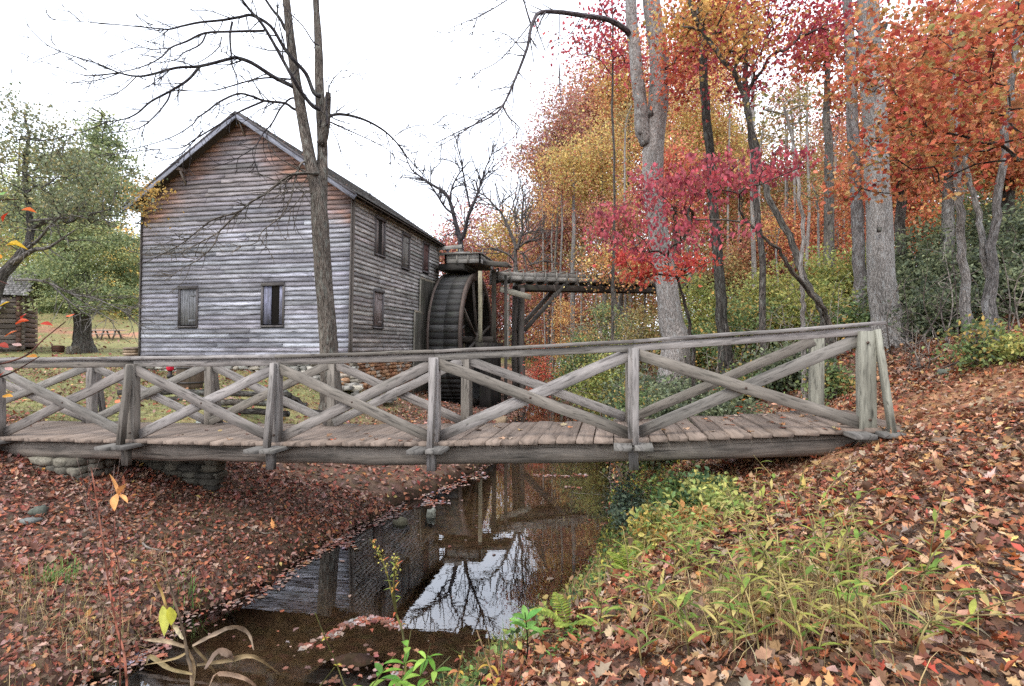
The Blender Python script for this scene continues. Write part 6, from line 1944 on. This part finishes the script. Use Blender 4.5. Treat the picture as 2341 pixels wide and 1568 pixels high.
    # leafy shrubs on the right bank under the bridge
    for k, (px, Z, top, hw, pal, lab) in enumerate([(1540, 5.5, 1080, 62, ['#4a683a', '#5c7a40', '#7c9a44', '#c8c040', '#3f5a34'], "yellow and green leafy shrub under the bridge by the water"),
                                                    (1620, 5.3, 1075, 60, ['#3c5634', '#4a6640', '#5c7a48', '#6a8a50', '#c8b83c'], "dark green leafy shrub under the bridge log, right of the yellow one"),
                                                    (1500, 4.9, 1150, 50, ['#56703c', '#88a046', '#d0c044', '#c88a30'], "yellow spotted shrub hanging to the water"), (1650, 4.6, 1160, 50, ['#6c8a3c', '#a8b448', '#c8c050', '#7c6a40'], "pale yellow green shrub at the back of the right bank"),
                                                    (1430, 6.6, 1080, 40, ['#5f7462', '#6f8470', '#4c6250', '#7c8c6a'], "blue green grassy shrub drooping into the water under the bridge"), (1590, 4.3, 1225, 44, ['#8aa048', '#c88a3a', '#c06a34', '#6c8440'], "small orange tinged shrub on the right bank")]):
        rs = np.random.RandomState(900 + k); np.random.seed(900 + k)
        x0 = P(px, 0, Z)[0]; g = gz(x0, Z); yb = HY - g * F / Z
        top = min(top, yb - 60); h = yb - top
        bl = [PB(px, top + h * .5, hw, h * .42, Z, .35), PB(px + hw * .3, top + h * .7, hw * .9, h * .3, Z, .35)]
        t = thing("shrub", lab, "shrub", (x0, Z, g))
        cc, lv = crown(rs, bl, 60, 1500, .055, .05, pal, OVAL, .3, 1.0, flat=.5)
        mb = MB()
        for q, r_ in skeleton(rs, [np.array([x0, Z, g - .1]), np.array([x0, Z, g + .12])], [.012, .01], cc[:34], .003, 0, .1, .2):
            mb.tube(q, r_, 4, srgb('#6a5a48'), caps=False)
        mb.build("stem", TWIG, t, True); leaf_obj("foliage", [lv], LEAF, t)

    # ferns
    for k, (px, py, Z, lab) in enumerate([(1470, 1235, 4.3, "bright yellow green fern on the right bank lip"), (1440, 1300, 3.9, "second smaller fern hanging nearer the water"), (1300, 1560, 3.0, "fern low at the frame bottom beside the water")]):
        rs = np.random.RandomState(950 + k); np.random.seed(950 + k)
        c = P(px, py, Z); g = gz(c[0], c[1])
        t = thing("fern", lab, "fern", (c[0], c[1], g))
        for f in range(6 if k < 2 else 4):
            mb = MB(); a = rs.uniform(0, 6.28); d = np.array([math.cos(a) * .6, math.sin(a) * .6, 1.2]); p = np.array([c[0], c[1], g])
            pts = [p.copy()]; L = rs.uniform(.16, .28)
            for s in range(8):
                d = nrm(d + np.array([0, 0, -.17])); p = p + d * L / 8; pts.append(p.copy())
            mb.tube(pts, np.linspace(.003, .001, 9), 4, srgb('#8a9a4a'), caps=False)
            lv = []
            for s in range(1, 9):
                dd = nrm(np.array(pts[s]) - np.array(pts[s - 1])); sd = nrm(np.cross(dd, (0, 0, 1)))
                for m in (0, .5):
                    for sg in (1, -1):
                        q = np.array(pts[s]) * (1 - m) + np.array(pts[s - 1]) * m
                        lv.append(long_leaf(rs, q, sd * sg + dd * .35, .065 * math.sin(math.pi * (s - m + .8) / 9.6) * rs.uniform(.85, 1.1), .018, srgb(['#8c9c40', '#a0aa4c', '#7f9038'][rs.randint(3)]) * rs.uniform(.8, 1.1), .25))
            for V, T, C in lv:
                mb.add(V, None, T, None, C)
            mb.build("frond", LEAF, t)
    # single plants at the water's edge
    def mk(px, py, Z, **k): return stem_to(px, py, Z, rs=np.random.RandomState(int(px)), **k)
    b = P(960, 1560, 2.5)
    plant("goldenrod", "green lance leaved plant rising at the frame bottom left of the mirrored sky", "plant", b[0], 2.5, [mk(940, 1440, 2.5), mk(985, 1470, 2.45), mk(1030, 1500, 2.4), mk(900, 1500, 2.5)], 1001, leafcols=('#6f9c3c', '#88b048', '#9cbc54', '#5c8a38'), L=.16, w=.03, n=16, lo=.55)
    b = P(1200, 1450, 2.9)
    plant("milkweed", "single plant with a rosette of broad fresh green leaves before the mirrored sky", "plant", b[0], 2.9, [mk(1200, 1400, 2.9, bend=.03)], 1002, leafcols=('#6fa04a', '#86b45c', '#5c9244'), stemcol='#2f2c20', L=.19, w=.05, n=10, lo=.82, droop=.7)
    b = P(900, 1400, 3.0)
    plant("goldenrod", "tall arching goldenrod spike with yellow tips over the dark reflection", "plant", b[0], 3.0, [[np.array([P(930, 1500, 3.0)[0], 3.0, gz(P(930, 1500, 3.0)[0], 3.0) - .05]), P(925, 1480, 3.0), P(905, 1400, 3.0), P(890, 1330, 3.0), P(870, 1270, 3.0), P(845, 1232, 3.0)],
          [P(905, 1400, 3.0), P(900, 1330, 2.98), P(908, 1262, 2.95)]], 1003, leafcols=('#b88a3c', '#8a9a44', '#c86a4a', '#7a8440'), L=.07, w=.012, n=12, lo=.3, tipfl=['#c8b83c', '#d8c850', '#b0a83c'])
    b = P(780, 1540, 2.6)
    plant("weed", "thin yellow tipped weed in front of the leaf covered mud bar", "plant", b[0], 2.6, [mk(765, 1525, 2.6), mk(720, 1400, 2.9)], 1004, leafcols=('#c8b84a', '#b0a040'), L=.05, w=.01, n=10, lo=.8)
    b = P(1010, 1530, 2.3)
    plant("weed", "dry reddish weed with hanging brown leaves right of the frame bottom plants", "plant", b[0], 2.3, [mk(1060, 1480, 2.3), mk(1090, 1440, 2.4)], 1005, leafcols=('#9a5a3c', '#b87c50', '#c8a44a', '#8a4a38'), stemcol='#8a6a48', L=.09, w=.02, n=8, lo=.7, droop=1.6)
    b = P(1370, 1500, 2.9)
    plant("weed", "bushy green weed at the frame bottom beneath the mirrored sky's right end", "plant", b[0], 2.9, [mk(1330, 1400, 2.9), mk(1370, 1440, 2.8), mk(1400, 1380, 3.0), mk(1290, 1450, 2.8), mk(1350, 1500, 2.6)], 1006, leafcols=('#5f8a3c', '#76a048', '#4c7034', '#8a9a50'), L=.06, w=.016, n=22, lo=.5)
    b = P(1430, 1400, 3.4)
    plant("weed", "dry brown feathery weed on the right lip above the water", "plant", b[0], 3.4, [mk(1330, 1290, 3.4), mk(1370, 1270, 3.5), mk(1300, 1330, 3.3), mk(1400, 1300, 3.4), mk(1280, 1300, 3.6)], 1007, leafcols=('#8a6a4c', '#a07c58', '#7a6a40', '#94846a'), stemcol='#7a5a44', L=.035, w=.004, n=34, lo=.5)
    b = P(2090, 1300, 2.9)
    plant("seedling", "isolated leafy green seedling among the fallen leaves right of the cane", "plant", b[0], 2.9, [mk(2085, 1280, 2.7), mk(2110, 1300, 2.7)], 1008, leafcols=('#7a8a40', '#96983e', '#5c7a38'), L=.10, w=.04, n=7, lo=.4)
    b = P(2240, 1440, 2.3)
    plant("seedling", "low seedling with yellow green leaves near the lower right corner", "plant", b[0], 2.3, [mk(2200, 1440, 2.3), mk(2240, 1420, 2.3)], 1009, leafcols=('#7c8c40', '#a0a048'), L=.10, w=.035, n=7, lo=.3)
    # dry twiggy weed in front of the abutment
    b = P(215, 1100, 6.1)
    sts = [mk(px, py, 6.1 + rz, bx=b[0] + rz * .2, by=6.1, bend=.06) for px, py, rz in ((175, 1045, .1), (200, 1050, -.1), (232, 1040, 0), (262, 1062, .1), (275, 1045, -.1), (290, 1072, 0), (160, 1080, .1))]
    plant("dead_weed", "dry twiggy weed standing in front of the stone abutment", "plant", b[0], 6.1, sts, 1010, leafcols=('#9a8478', '#8a746a'), stemcol='#85736a', L=.03, w=.008, n=12, lo=.4)
    # tall single stalk with pale orange husks
    top = P(212, 1090, 3.2)
    gz_ = gz(P(300, 1568, 3.0)[0], 3.0)
    st = [np.array([P(300, 1600, 3.0)[0], 3.0, gz_ - .03]), P(290, 1560, 3.0), P(268, 1440, 3.05), P(248, 1330, 3.1), P(228, 1190, 3.15), P(212, 1090, 3.2), P(208, 1068, 3.2)]
    plant("dead_weed", "tall thin reddish stalk crossing the leafy left bank", "plant", st[0][0], 3.0, [st], 1011, leafcols=('#8a5a44', '#6a4a3c'), stemcol='#9a5f4c', L=.09, w=.014, n=9, droop=1.8, z0=gz_)
    rs = np.random.RandomState(1012)
    g0 = P(268, 1568, 2.6); gg = gz(g0[0], 2.6)
    t = thing("seed_pod_stalk", "stalk topped by papery pale orange husks in front of the bridge", "plant", (g0[0], 2.6, gg))
    mb = MB(); mb.tube(smooth([np.array([g0[0], 2.6, gg - .03]), P(275, 1400, 2.6), P(262, 1250, 2.6), P(266, 1130, 2.6)], 4), np.linspace(.004, .0015, 13), 5, srgb('#7a4a3e'), caps=False); mb.build("stem", TWIG, t, True)
    for (x0, y0, x1, y1, w) in ((268, 1130, 250, 1082, 20), (272, 1132, 290, 1104, 18), (270, 1128, 262, 1168, 22), (272, 1130, 293, 1150, 12)):
        a = P(x0, y0, 2.6); b_ = P(x1, y1, 2.58)
        V, T, C = long_leaf(rs, a, b_ - a, np.linalg.norm(b_ - a), w / F * 2.6, srgb('#e0a468'), .1, .7)
        leaf_obj("husk", [(V, T, C)], LITTER, t)
    # withered plant with long curling leaves, lower left
    rs = np.random.RandomState(1013); np.random.seed(1013)
    Z = 2.25; g0 = P(445, 1568, Z); gg = gz(g0[0], Z)
    t = thing("withered_plant", "withered plant with long curling tan leaves and two yellow ones in the lower left", "plant", (g0[0], Z, gg))
    mb = MB()
    mb.tube(smooth([np.array([g0[0], Z, gg - .03]), P(440, 1600, Z), P(428, 1500, Z), P(418, 1440, Z), P(398, 1370, Z), P(375, 1300, Z), P(345, 1290, Z)], 4), np.linspace(.008, .002, 25), 6, srgb('#8a7660'), caps=False)
    mb.build("stem", TWIG, t, True)
    wl = [([(430, 1480), (380, 1465), (330, 1462)], 22, '#b09a7c'), ([(440, 1476), (490, 1450), (540, 1432), (570, 1450), (580, 1486)], 20, '#a8927a'), ([(440, 1540), (390, 1528), (345, 1500), (335, 1520)], 20, '#9c8a62'), ([(450, 1520), (520, 1510), (580, 1500), (640, 1540)], 20, '#a08a66'),
          ([(430, 1480), (445, 1520), (440, 1568), (430, 1600)], 22, '#b8a07c'), ([(440, 1475), (480, 1520), (510, 1568)], 16, '#7c6a4c'), ([(420, 1460), (405, 1435), (392, 1420)], 24, '#c8b894'), ([(470, 1530), (500, 1490), (530, 1500), (525, 1530)], 30, '#8f7866'), ([(430, 1490), (400, 1505), (330, 1520)], 12, '#a8926a'),
          ([(480, 1568), (500, 1540), (560, 1550), (600, 1580)], 24, '#b89a80'), ([(340, 1290), (365, 1340), (385, 1400), (400, 1460)], 14, '#a88a50')]
    for pts, w, c in wl:
        q = smooth([P(x, y, Z + rs.uniform(-.06, .06) + .05 * i) for i, (x, y) in enumerate(pts)], 4); n = len(q)
        s = nrm(np.cross(np.gradient(q, axis=0), np.array([0, -1, .35])))
        pr = np.sin(np.linspace(.12, 1, n) * np.pi * .97) ** .8 * w * .5 / F * Z / 2 * rs.uniform(.8, 1.2, n)
        nn = nrm(np.cross(s, np.gradient(q, axis=0)))
        V = np.stack([q - s * pr[:, None] + nn * pr[:, None] * .5, q, q + s * pr[:, None] + nn * pr[:, None] * .5], 1).reshape(-1, 3)
        T = []
        for i in range(n - 1):
            a = i * 3; T += [(a, a + 3, a + 4), (a, a + 4, a + 1), (a + 1, a + 4, a + 5), (a + 1, a + 5, a + 2)]
        leaf_obj("leaf", [(V, np.array(T), np.tile(srgb(c) * .78, (len(V), 1)) * rs.uniform(.6, 1.2, (len(V), 1)))], LITTER, t)
    for (x, y, y1, c) in ((372, 1385, 1455, '#c8c860'), (388, 1388, 1430, '#b8b440')):
        a = P(x, y, Z); b_ = P(x + 3, y1, Z - .02)
        V, T, C = long_leaf(rs, a, b_ - a, np.linalg.norm(b_ - a), 26 / F * Z, srgb(c), 0, .3, side=np.array([1, 0, 0.]))
        o = leaf_obj("leaf", [(V, T, C)], LEAF, t); o['label'] = 'hanging yellow leaf'
    # sapling reaching in from the left with orange leaves, close to the camera
    rs = np.random.RandomState(1014); np.random.seed(1014)
    Z = 1.7; bx = -1.95; gg = gz(bx, Z)
    t = thing("sapling", "thin twigs with orange and yellow leaves reaching in at the left frame edge", "sapling", (bx, Z, gg))
    mb = MB(); lp = []
    trunk = smooth([np.array([bx, Z, gg - .05]), np.array([bx + .02, Z, -1.0]), np.array([bx + .08, Z, -.3]), P(-60, 820, Z), P(-70, 640, Z), P(-60, 430, Z)], 4)
    mb.tube(trunk, np.linspace(.014, .006, len(trunk)), 6, srgb('#6a5a50'), caps=False)
    for pts in ([(-60, 840), (0, 832), (60, 812), (100, 775), (150, 735)], [(-70, 660), (-20, 640), (20, 650)], [(-62, 900), (-20, 870), (30, 850), (90, 815)], [(-62, 470), (-30, 460), (40, 455)]):
        mb.tube(smooth([P(x, y, Z + .02 * i) for i, (x, y) in enumerate(pts)], 4), np.linspace(.004, .0016, (len(pts) - 1) * 4 + 1), 5, srgb('#6a4a40'), caps=False)
    mb.build("stem", TWIG, t, True)
    for (x, y, s, c) in ((35, 742, .055, '#c8502c'), (60, 718, .05, '#b83c28'), (150, 722, .045, '#d8602c'), (10, 770, .06, '#d06a30'), (20, 795, .055, '#a83a28'), (50, 790, .05, '#d8b4a8'), (85, 816, .05, '#d8902c'), (10, 850, .05, '#b84a3c'), (30, 846, .045, '#d0a098'),
                         (5, 905, .05, '#e0a030'), (15, 560, .07, '#d8b030'), (5, 590, .06, '#e0902c'), (20, 485, .06, '#b83c24'), (48, 480, .055, '#d86c28'), (8, 445, .075, '#6fa038'), (0, 520, .05, '#c04a2c'), (0, 700, .05, '#d8b030'), (92, 740, .045, '#c03c28')):
        p = P(x, y, Z + rs.uniform(-.05, .12))[None]
        lp.append(leaves(p, np.array([s * .68]), np.array([[rs.normal(0, .3), -.5, .8]]), np.array([[rs.choice([-1, 1]), .2, rs.normal(0, .3)]]), srgb(c)[None], OVAL, .2, rs))
    leaf_obj("foliage", lp, LEAF, t)
    # small orange seedling behind the deck in the last bay
    b = P(1690, 930, 7.6)
    plant("seedling", "orange leaved seedling behind the deck under the rightmost brace crossing", "plant", b[0], 7.6, [mk(1670, 915, 7.6), mk(1700, 900, 7.6), mk(1740, 915, 7.6)], 1015, leafcols=('#d8642c', '#c8502c', '#dc8438'), L=.10, w=.045, n=9, lo=.4)
    b = P(1505, 1010, 5.25)
    plant("dead_weed", "dry straw tuft under the right end of the bridge log", "plant", P(1960, 1130, 4.9)[0], 4.9, [mk(1945 + 14 * i, 1045 + 5 * i, 5.0) for i in range(6)], 1016, leafcols=('#c8b08a',), stemcol='#b8a284', L=.05, w=.004, n=3)


# ------------------------------------------------------------------ small things on the lawn
def props():
    rs = np.random.RandomState(55); np.random.seed(55); random.seed(55)
    # split rail fence, two low zigzag panels
    def rail(a, b, col, r=.075):
        mb = MB(); m = 7
        pts = np.array([np.array(a) + (np.array(b) - np.array(a)) * u for u in np.linspace(0, 1, m)]); pts[1:-1] += rs.normal(0, .015, (m - 2, 3))
        mb.tube(pts, rs.uniform(.8, 1.1, m) * r, 6, srgb(col), .12); return mb
    Zf = 11.2
    for k, (p0, p1, ln, lab) in enumerate((((262, 895), (470, 890), 3, "left low panel of the split rail fence behind the bridge"), ((440, 900), (650, 905), 3, "right low panel of the split rail fence behind the bridge"))):
        a = P(p0[0], 900, Zf + (.3 if k else 0)); b = P(p1[0], 900, Zf + (0 if k else .5) - (.6 if k else 0))
        g = min(gz(a[0], a[1]), gz(b[0], b[1]))
        t = thing("rail_fence", lab, "fence", ((a[0] + b[0]) / 2, (a[1] + b[1]) / 2, g), "split rail fence panels behind the bridge")
        for j in range(ln):
            za = (-1.30, -1.13, -.97)[j] - .02 * k; zb_ = za - .02 + rs.normal(0, .015)
            rail([a[0] + rs.normal(0, .08), a[1] + rs.normal(0, .05), za], [b[0] + rs.normal(0, .1), b[1] + rs.normal(0, .05), zb_], ['#4f4a46', '#6b645c', '#5b5650', '#3f3b38'][j % 4], .07).build("rail", BARK, t, True)
    # short pieces lying right of it
    for k, (x0, y0, x1, y1, lab) in enumerate(((640, 890, 770, 900, "dark rail lying at the right of the low fence"), (700, 925, 640, 890, "rail end leaning beside the low fence"))):
        a = P(x0, y0, 12.5); b = P(x1, y1, 12.3); a[2] = gz(a[0], a[1]) + .12; b[2] = gz(b[0], b[1]) + .10 + k * .3
        o = rail(a, b, '#4a4440').build("fallen_rail", BARK, None, True); tag(o, lab, "rail")
    # half barrel
    c = P(435, 890, 13.2); g = gz(c[0], c[1])
    t = thing("barrel", "old wooden barrel standing on the lawn in front of the mill", "barrel", (c[0], c[1], g))
    mb = MB(); zs = np.linspace(g - .03, g + .62, 8)
    mb.tube([np.array([c[0], c[1], z]) for z in zs], .25 + .05 * np.sin(np.linspace(.2, 2.9, 8)), 18, srgb('#5a4c40'), 0); mb.build("body", DARKW, t)
    mb = MB()
    for z in (g + .12, g + .48): mb.tube([np.array([c[0], c[1], z]), np.array([c[0], c[1], z + .04])], .302, 18, srgb('#3a3634'))
    mb.build("hoop", PAINT, t)
    # red topped standpipe
    c = P(389, 860, 13.6); g = gz(c[0], c[1])
    t = thing("standpipe", "small dark standpipe with a bright red top on the lawn", "standpipe", (c[0], c[1], g))
    mb = MB(); mb.tube([np.array([c[0], c[1], g - .05]), np.array([c[0], c[1], g + .34])], .045, 10, srgb('#39302c')); mb.tube([np.array([c[0], c[1], g + .16]), np.array([c[0], c[1], g + .24])], .075, 10, srgb('#2f2a28')); mb.build("pipe", PAINT, t)
    mb = MB(); mb.tube([np.array([c[0], c[1], g + z]) for z in (.34, .38, .50, .56)], [.06, .085, .085, .03], 12, srgb('#c8203a')); mb.build("cap", PAINT, t)
    # bench by the mill corner, stone step stack
    c = P(306, 835, 15.6); g = gz(c[0], c[1])
    t = thing("bench", "low plank bench on the lawn near the mill's left corner", "bench", (c[0], c[1], g))
    mb = MB(); mb.beam(np.array([c[0] - .28, c[1], g + .36]), np.array([c[0] + .32, c[1], g + .36]), .28, .05, srgb('#8f8f8a')); mb.build("seat", WOOD, t)
    for s in (-.2, .24):
        mb = MB(); mb.beam(np.array([c[0] + s, c[1], g - .04]), np.array([c[0] + s, c[1], g + .335]), .07, .22, srgb('#6a6a66'), up=(0, 1, 0)); mb.build("leg", WOOD, t)
    c = P(303, 812, 20); g = gz(c[0], c[1])
    t = thing("stone_steps", "small stack of flat stones beside the mill's left corner", "steps", (c[0], c[1], g))
    for k in range(6):
        mb = MB(); mb.stone((c[0] + rs.uniform(-.05, .05), c[1], g + .05 + k * .10), (.62, .4, .11), srgb(['#a08c78', '#8f7c68', '#7c6c60'][k % 3]), rough=.08); mb.build("step", STONE, t)
    # block and stump by the cedar, picnic table far back
    c = P(133, 800, 28); g = gz(c[0], c[1])
    o = MB(); o.stone((c[0], c[1], g + .18), (.52, .45, .42), srgb('#5c3c30'), rough=.04); o = o.build("wood_block", LOGW); tag(o, "dark reddish wooden block on the lawn left of the cedar trunk", "block")
    c = P(168, 802, 27.6); g = gz(c[0], c[1])
    mb = MB(); mb.tube([np.array([c[0], c[1], g - .1]), np.array([c[0], c[1], g + .3]), np.array([c[0], c[1], g + .42])], [.34, .28, .25], 14, srgb('#7f766c'), .06); o = mb.build("tree_stump", BARK, None, True); tag(o, "grey tree stump leaning against the foot of the cedar", "stump")
    c = P(241, 775, 41.5); g = gz(c[0], c[1]); X = 1.3
    t = thing("picnic_table", "long picnic table in front of the red clay bank", "picnic table", (c[0], c[1], g))
    mb = MB(); mb.beam(np.array([c[0] - X, c[1], g + .72]), np.array([c[0] + X, c[1], g + .72]), .7, .06, srgb('#b0a49c')); mb.build("table_top", WOOD, t)
    for s in (-.65, .65):
        mb = MB(); mb.beam(np.array([c[0] - X, c[1] + s, g + .44]), np.array([c[0] + X, c[1] + s, g + .44]), .25, .05, srgb('#a89c94')); mb.build("seat", WOOD, t)
    for s in (-.9, 0, .9):
        for e in (-.5, .5):
            mb = MB(); mb.beam(np.array([c[0] + s, c[1] + e, g - .03]), np.array([c[0] + s, c[1] + e * .3, g + .70]), .08, .1, srgb('#7d756c'), up=(0, 1, 0)); mb.build("leg", WOOD, t)
    # white plastic pipe
    a = P(864, 922, 13.6); b = P(912, 932, 13.0); a[2] = gz(a[0], a[1]) + .08; b[2] = gz(b[0], b[1]) + .05
    mb = MB(); mb.tube([a, (a + b) / 2, b], .04, 10, srgb('#e4e4e2')); tag(mb.build("plastic_pipe", PAINT, None, True), "white plastic pipe lying on the leafy bank behind the bridge", "pipe")
    # loose rocks
    for px, py, Z, d, c, lab in ((90, 1163, 6.2, (.2, .16, .12), '#55584e', "flat greenish rock among the leaves on the left bank"), (70, 1190, 6.0, (.22, .16, .06), '#686a66', "flat grey rock just left of the greenish one"), (915, 1107, 8.2, (.26, .22, .22), '#5c5846', "mossy dark rock on the left bank under the bridge"),
                              (985, 1095, 8.5, (.16, .16, .3), '#8a8a7c', "small pale upright rock at the water's edge under the bridge"), (636, 935, 11.5, (.28, .2, .2), '#a0804c', "tan rock behind the far railing"), (1040, 935, 14, (.3, .25, .3), '#4c4c48', "dark rock near the foot of the wheel"),
                              (1065, 925, 13.4, (.2, .2, .2), '#55554e', "smaller dark rock right of the one near the wheel"), (1145, 905, 17, (.5, .4, .3), '#8f7c64', "tan ledge rock at the foot of the wheel posts"), (480, 955, 10.2, (.5, .3, .12), '#8b8f88', "flat grey slab in front of the low fence"), (1380, 940, 13, (.14, .12, .12), '#3f3d3a', "little dark rock in the stream behind the bridge"),
                              (2160, 828, 6.9, (.2, .16, .1), '#6f7468', "grey rock on the leafy slope right of the bridge"), (2180, 985, 4.7, (.34, .24, .04), '#7c6858', "flat stone set in the path at the bridge end"), (1700, 1120, 4.9, (.12, .1, .1), '#2f2e2c', "dark rock under the right end of the bridge")):
        c0 = P(px, py, Z); g = gz(c0[0], c0[1]); g = max(g, W - .1)
        mb = MB(); mb.stone((c0[0], c0[1], g + d[2] * .25), d, srgb(c), rot=rs.uniform(0, 3), rough=.10)
        tag(mb.build("rock", STONE, None, True), lab, "rock")
    # jumble of fallen stones at the mill's right corner, as individual rocks
    for k in range(26):
        px = rs.uniform(690, 900); Y = Y0 - rs.uniform(.25, .9)
        X = XB(px, Y); p = B(X, Y, 0); g = gz(p[0], p[1])
        s = rs.uniform(.16, .42)
        mb = MB(); mb.stone((p[0], p[1], g + s * .15 + rs.uniform(0, .2)), (s, s * .8, s * .5), srgb(['#a39e94', '#8c8880', '#b0a898', '#77736c'][k % 4]) * rs.uniform(.7, 1.1), rot=rs.uniform(0, 3))
        tag(mb.build("rock", STONE, None, True), "tumbled grey stone in the heap under the mill's front wall", "rock", "stones heaped against the mill foundation")
    # fallen sticks
    for k, (x0, y0, x1, y1, Z, c, lab) in enumerate(((320, 1160, 385, 1190, 6.0, '#b0a49c', "pale bare stick lying on the left bank"), (555, 1128, 640, 1128, 7.0, '#8a7c70', "thin straight stick on the upper left bank"), (475, 1160, 560, 1140, 6.7, '#6a5c50', "brown stick end to end with the thin straight one"), (2090, 1070, 2230, 1020, 4.3, '#7a6456', "long dark stick on the right bank near the path"), (530, 1300, 550, 1330, 5.6, '#6f665e', "short twig at the water's left edge"))):
        a = P(x0, y0, Z); b = P(x1, y1, Z * .99); pts = []
        for u in np.linspace(0, 1, 6):
            p = a + (b - a) * u + rs.normal(0, .01, 3); p[2] = gz(p[0], p[1]) + .03; pts.append(p)
        mb = MB(); mb.tube(pts, np.linspace(.012, .006, 6), 6, srgb(c), .1); tag(mb.build("stick", TWIG, None, True), lab, "stick")

    # log cabin at the left edge
    c0 = P(20, 800, 27.0); g = gz(c0[0], 27.0) + .0
    xr_, xl_ = P(44, 0, 27)[0], P(44, 0, 27)[0] - 6.0; yf, yb = 27.0, 31.0
    t = thing("log_cabin", "small log cabin with grey shingle roof and porch at the left frame edge", "cabin", (xr_, yf, g)); ze = g + 2.75; zr = g + 4.2
    mb = MB()
    for k in range(10):
        z = g + .2 + k * .26
        for (a, b) in (((xl_ - .2, yf), (xr_ + .2, yf)), ((xl_, yb), (xr_, yb))): mb.beam(np.array([a[0], a[1], z]), np.array([b[0], b[1], z]), .2, .22, srgb('#857970') * rs.uniform(.7, 1.2))
        for x in (xl_, xr_): mb.beam(np.array([x, yf - .2, z + .12]), np.array([x, yb + .2, z + .12]), .2, .22, srgb('#6f564a') * rs.uniform(.7, 1.2))
    mb.beam(np.array([(xl_ + xr_) / 2, yf + .13, g]), np.array([(xl_ + xr_) / 2, yf + .13, ze]), 5.8, .06, srgb('#a89c90'), up=(0, 1, 0))
    mb.build("wall", LOGW, t)
    mb = MB()
    for sgn, y1 in ((-1, yf - .35), (1, yb + .35)):
        ym = (yf + yb) / 2
        for r in range(12):
            u0 = r / 12; u1 = (r + 1.3) / 12; x = xl_ - .3
            while x < xr_ + .3:
                w = rs.uniform(.14, .24)
                a = np.array([x + w / 2, y1 + (ym - y1) * u0, ze + (zr - ze) * u0 + .03]); b = np.array([x + w / 2, y1 + (ym - y1) * min(u1, 1), ze + (zr - ze) * min(u1, 1)])
                mb.beam(a, b, w - .01, .03, srgb('#8b8785') * rs.uniform(.6, 1.2), seg=1); x += w
    rf = mb.build("roof", SHING, t)
    for x in (xl_, xr_):
        mb = MB()
        mb.add([(x, yf, ze - .1), (x, yb, ze - .1), (x, (yf + yb) / 2, zr - .05)], None, [(0, 1, 2)], None, srgb('#5c5048'))
        mb.build("gable", DARKW, t)
    mb = MB()
    for r in range(5):
        u0 = r / 5; u1 = (r + 1.2) / 5; x = xl_ - .3
        while x < xr_ - .55:
            w = rs.uniform(.14, .24); a = np.array([x + w / 2, yf - 1.6 + 1.6 * u0, ze - .75 + .6 * u0]); b = np.array([x + w / 2, yf - 1.6 + 1.6 * u1, ze - .75 + .6 * u1 - .02])
            mb.beam(a, b, w - .01, .03, srgb('#858180') * rs.uniform(.6, 1.2), seg=1); x += w
    mb.build("porch_roof", SHING, t)
    mb = MB()
    mb.beam(np.array([xr_ - .9, yf - 1.45, g - .1]), np.array([xr_ - .9, yf - 1.45, ze - .7]), .13, .13, srgb('#b8b0a6'), up=(0, 1, 0)); mb.build("porch_post", WOOD, t)
    mb = MB(); mb.beam(np.array([xl_, yf - .85, g + .12]), np.array([xr_ - .6, yf - .85, g + .12]), 1.5, .08, srgb('#8a8276')); mb.build("porch_floor", WOOD, t)
    t.rotation_euler = (0, 0, math.radians(33))


# ------------------------------------------------------------------ build everything
build_ground()
build_mill()
build_wheel()
build_bridge()
bare_tree()
near_trees()
back_trees()
left_trees()
shrubs()
brush()
props()
foreground()
litter()
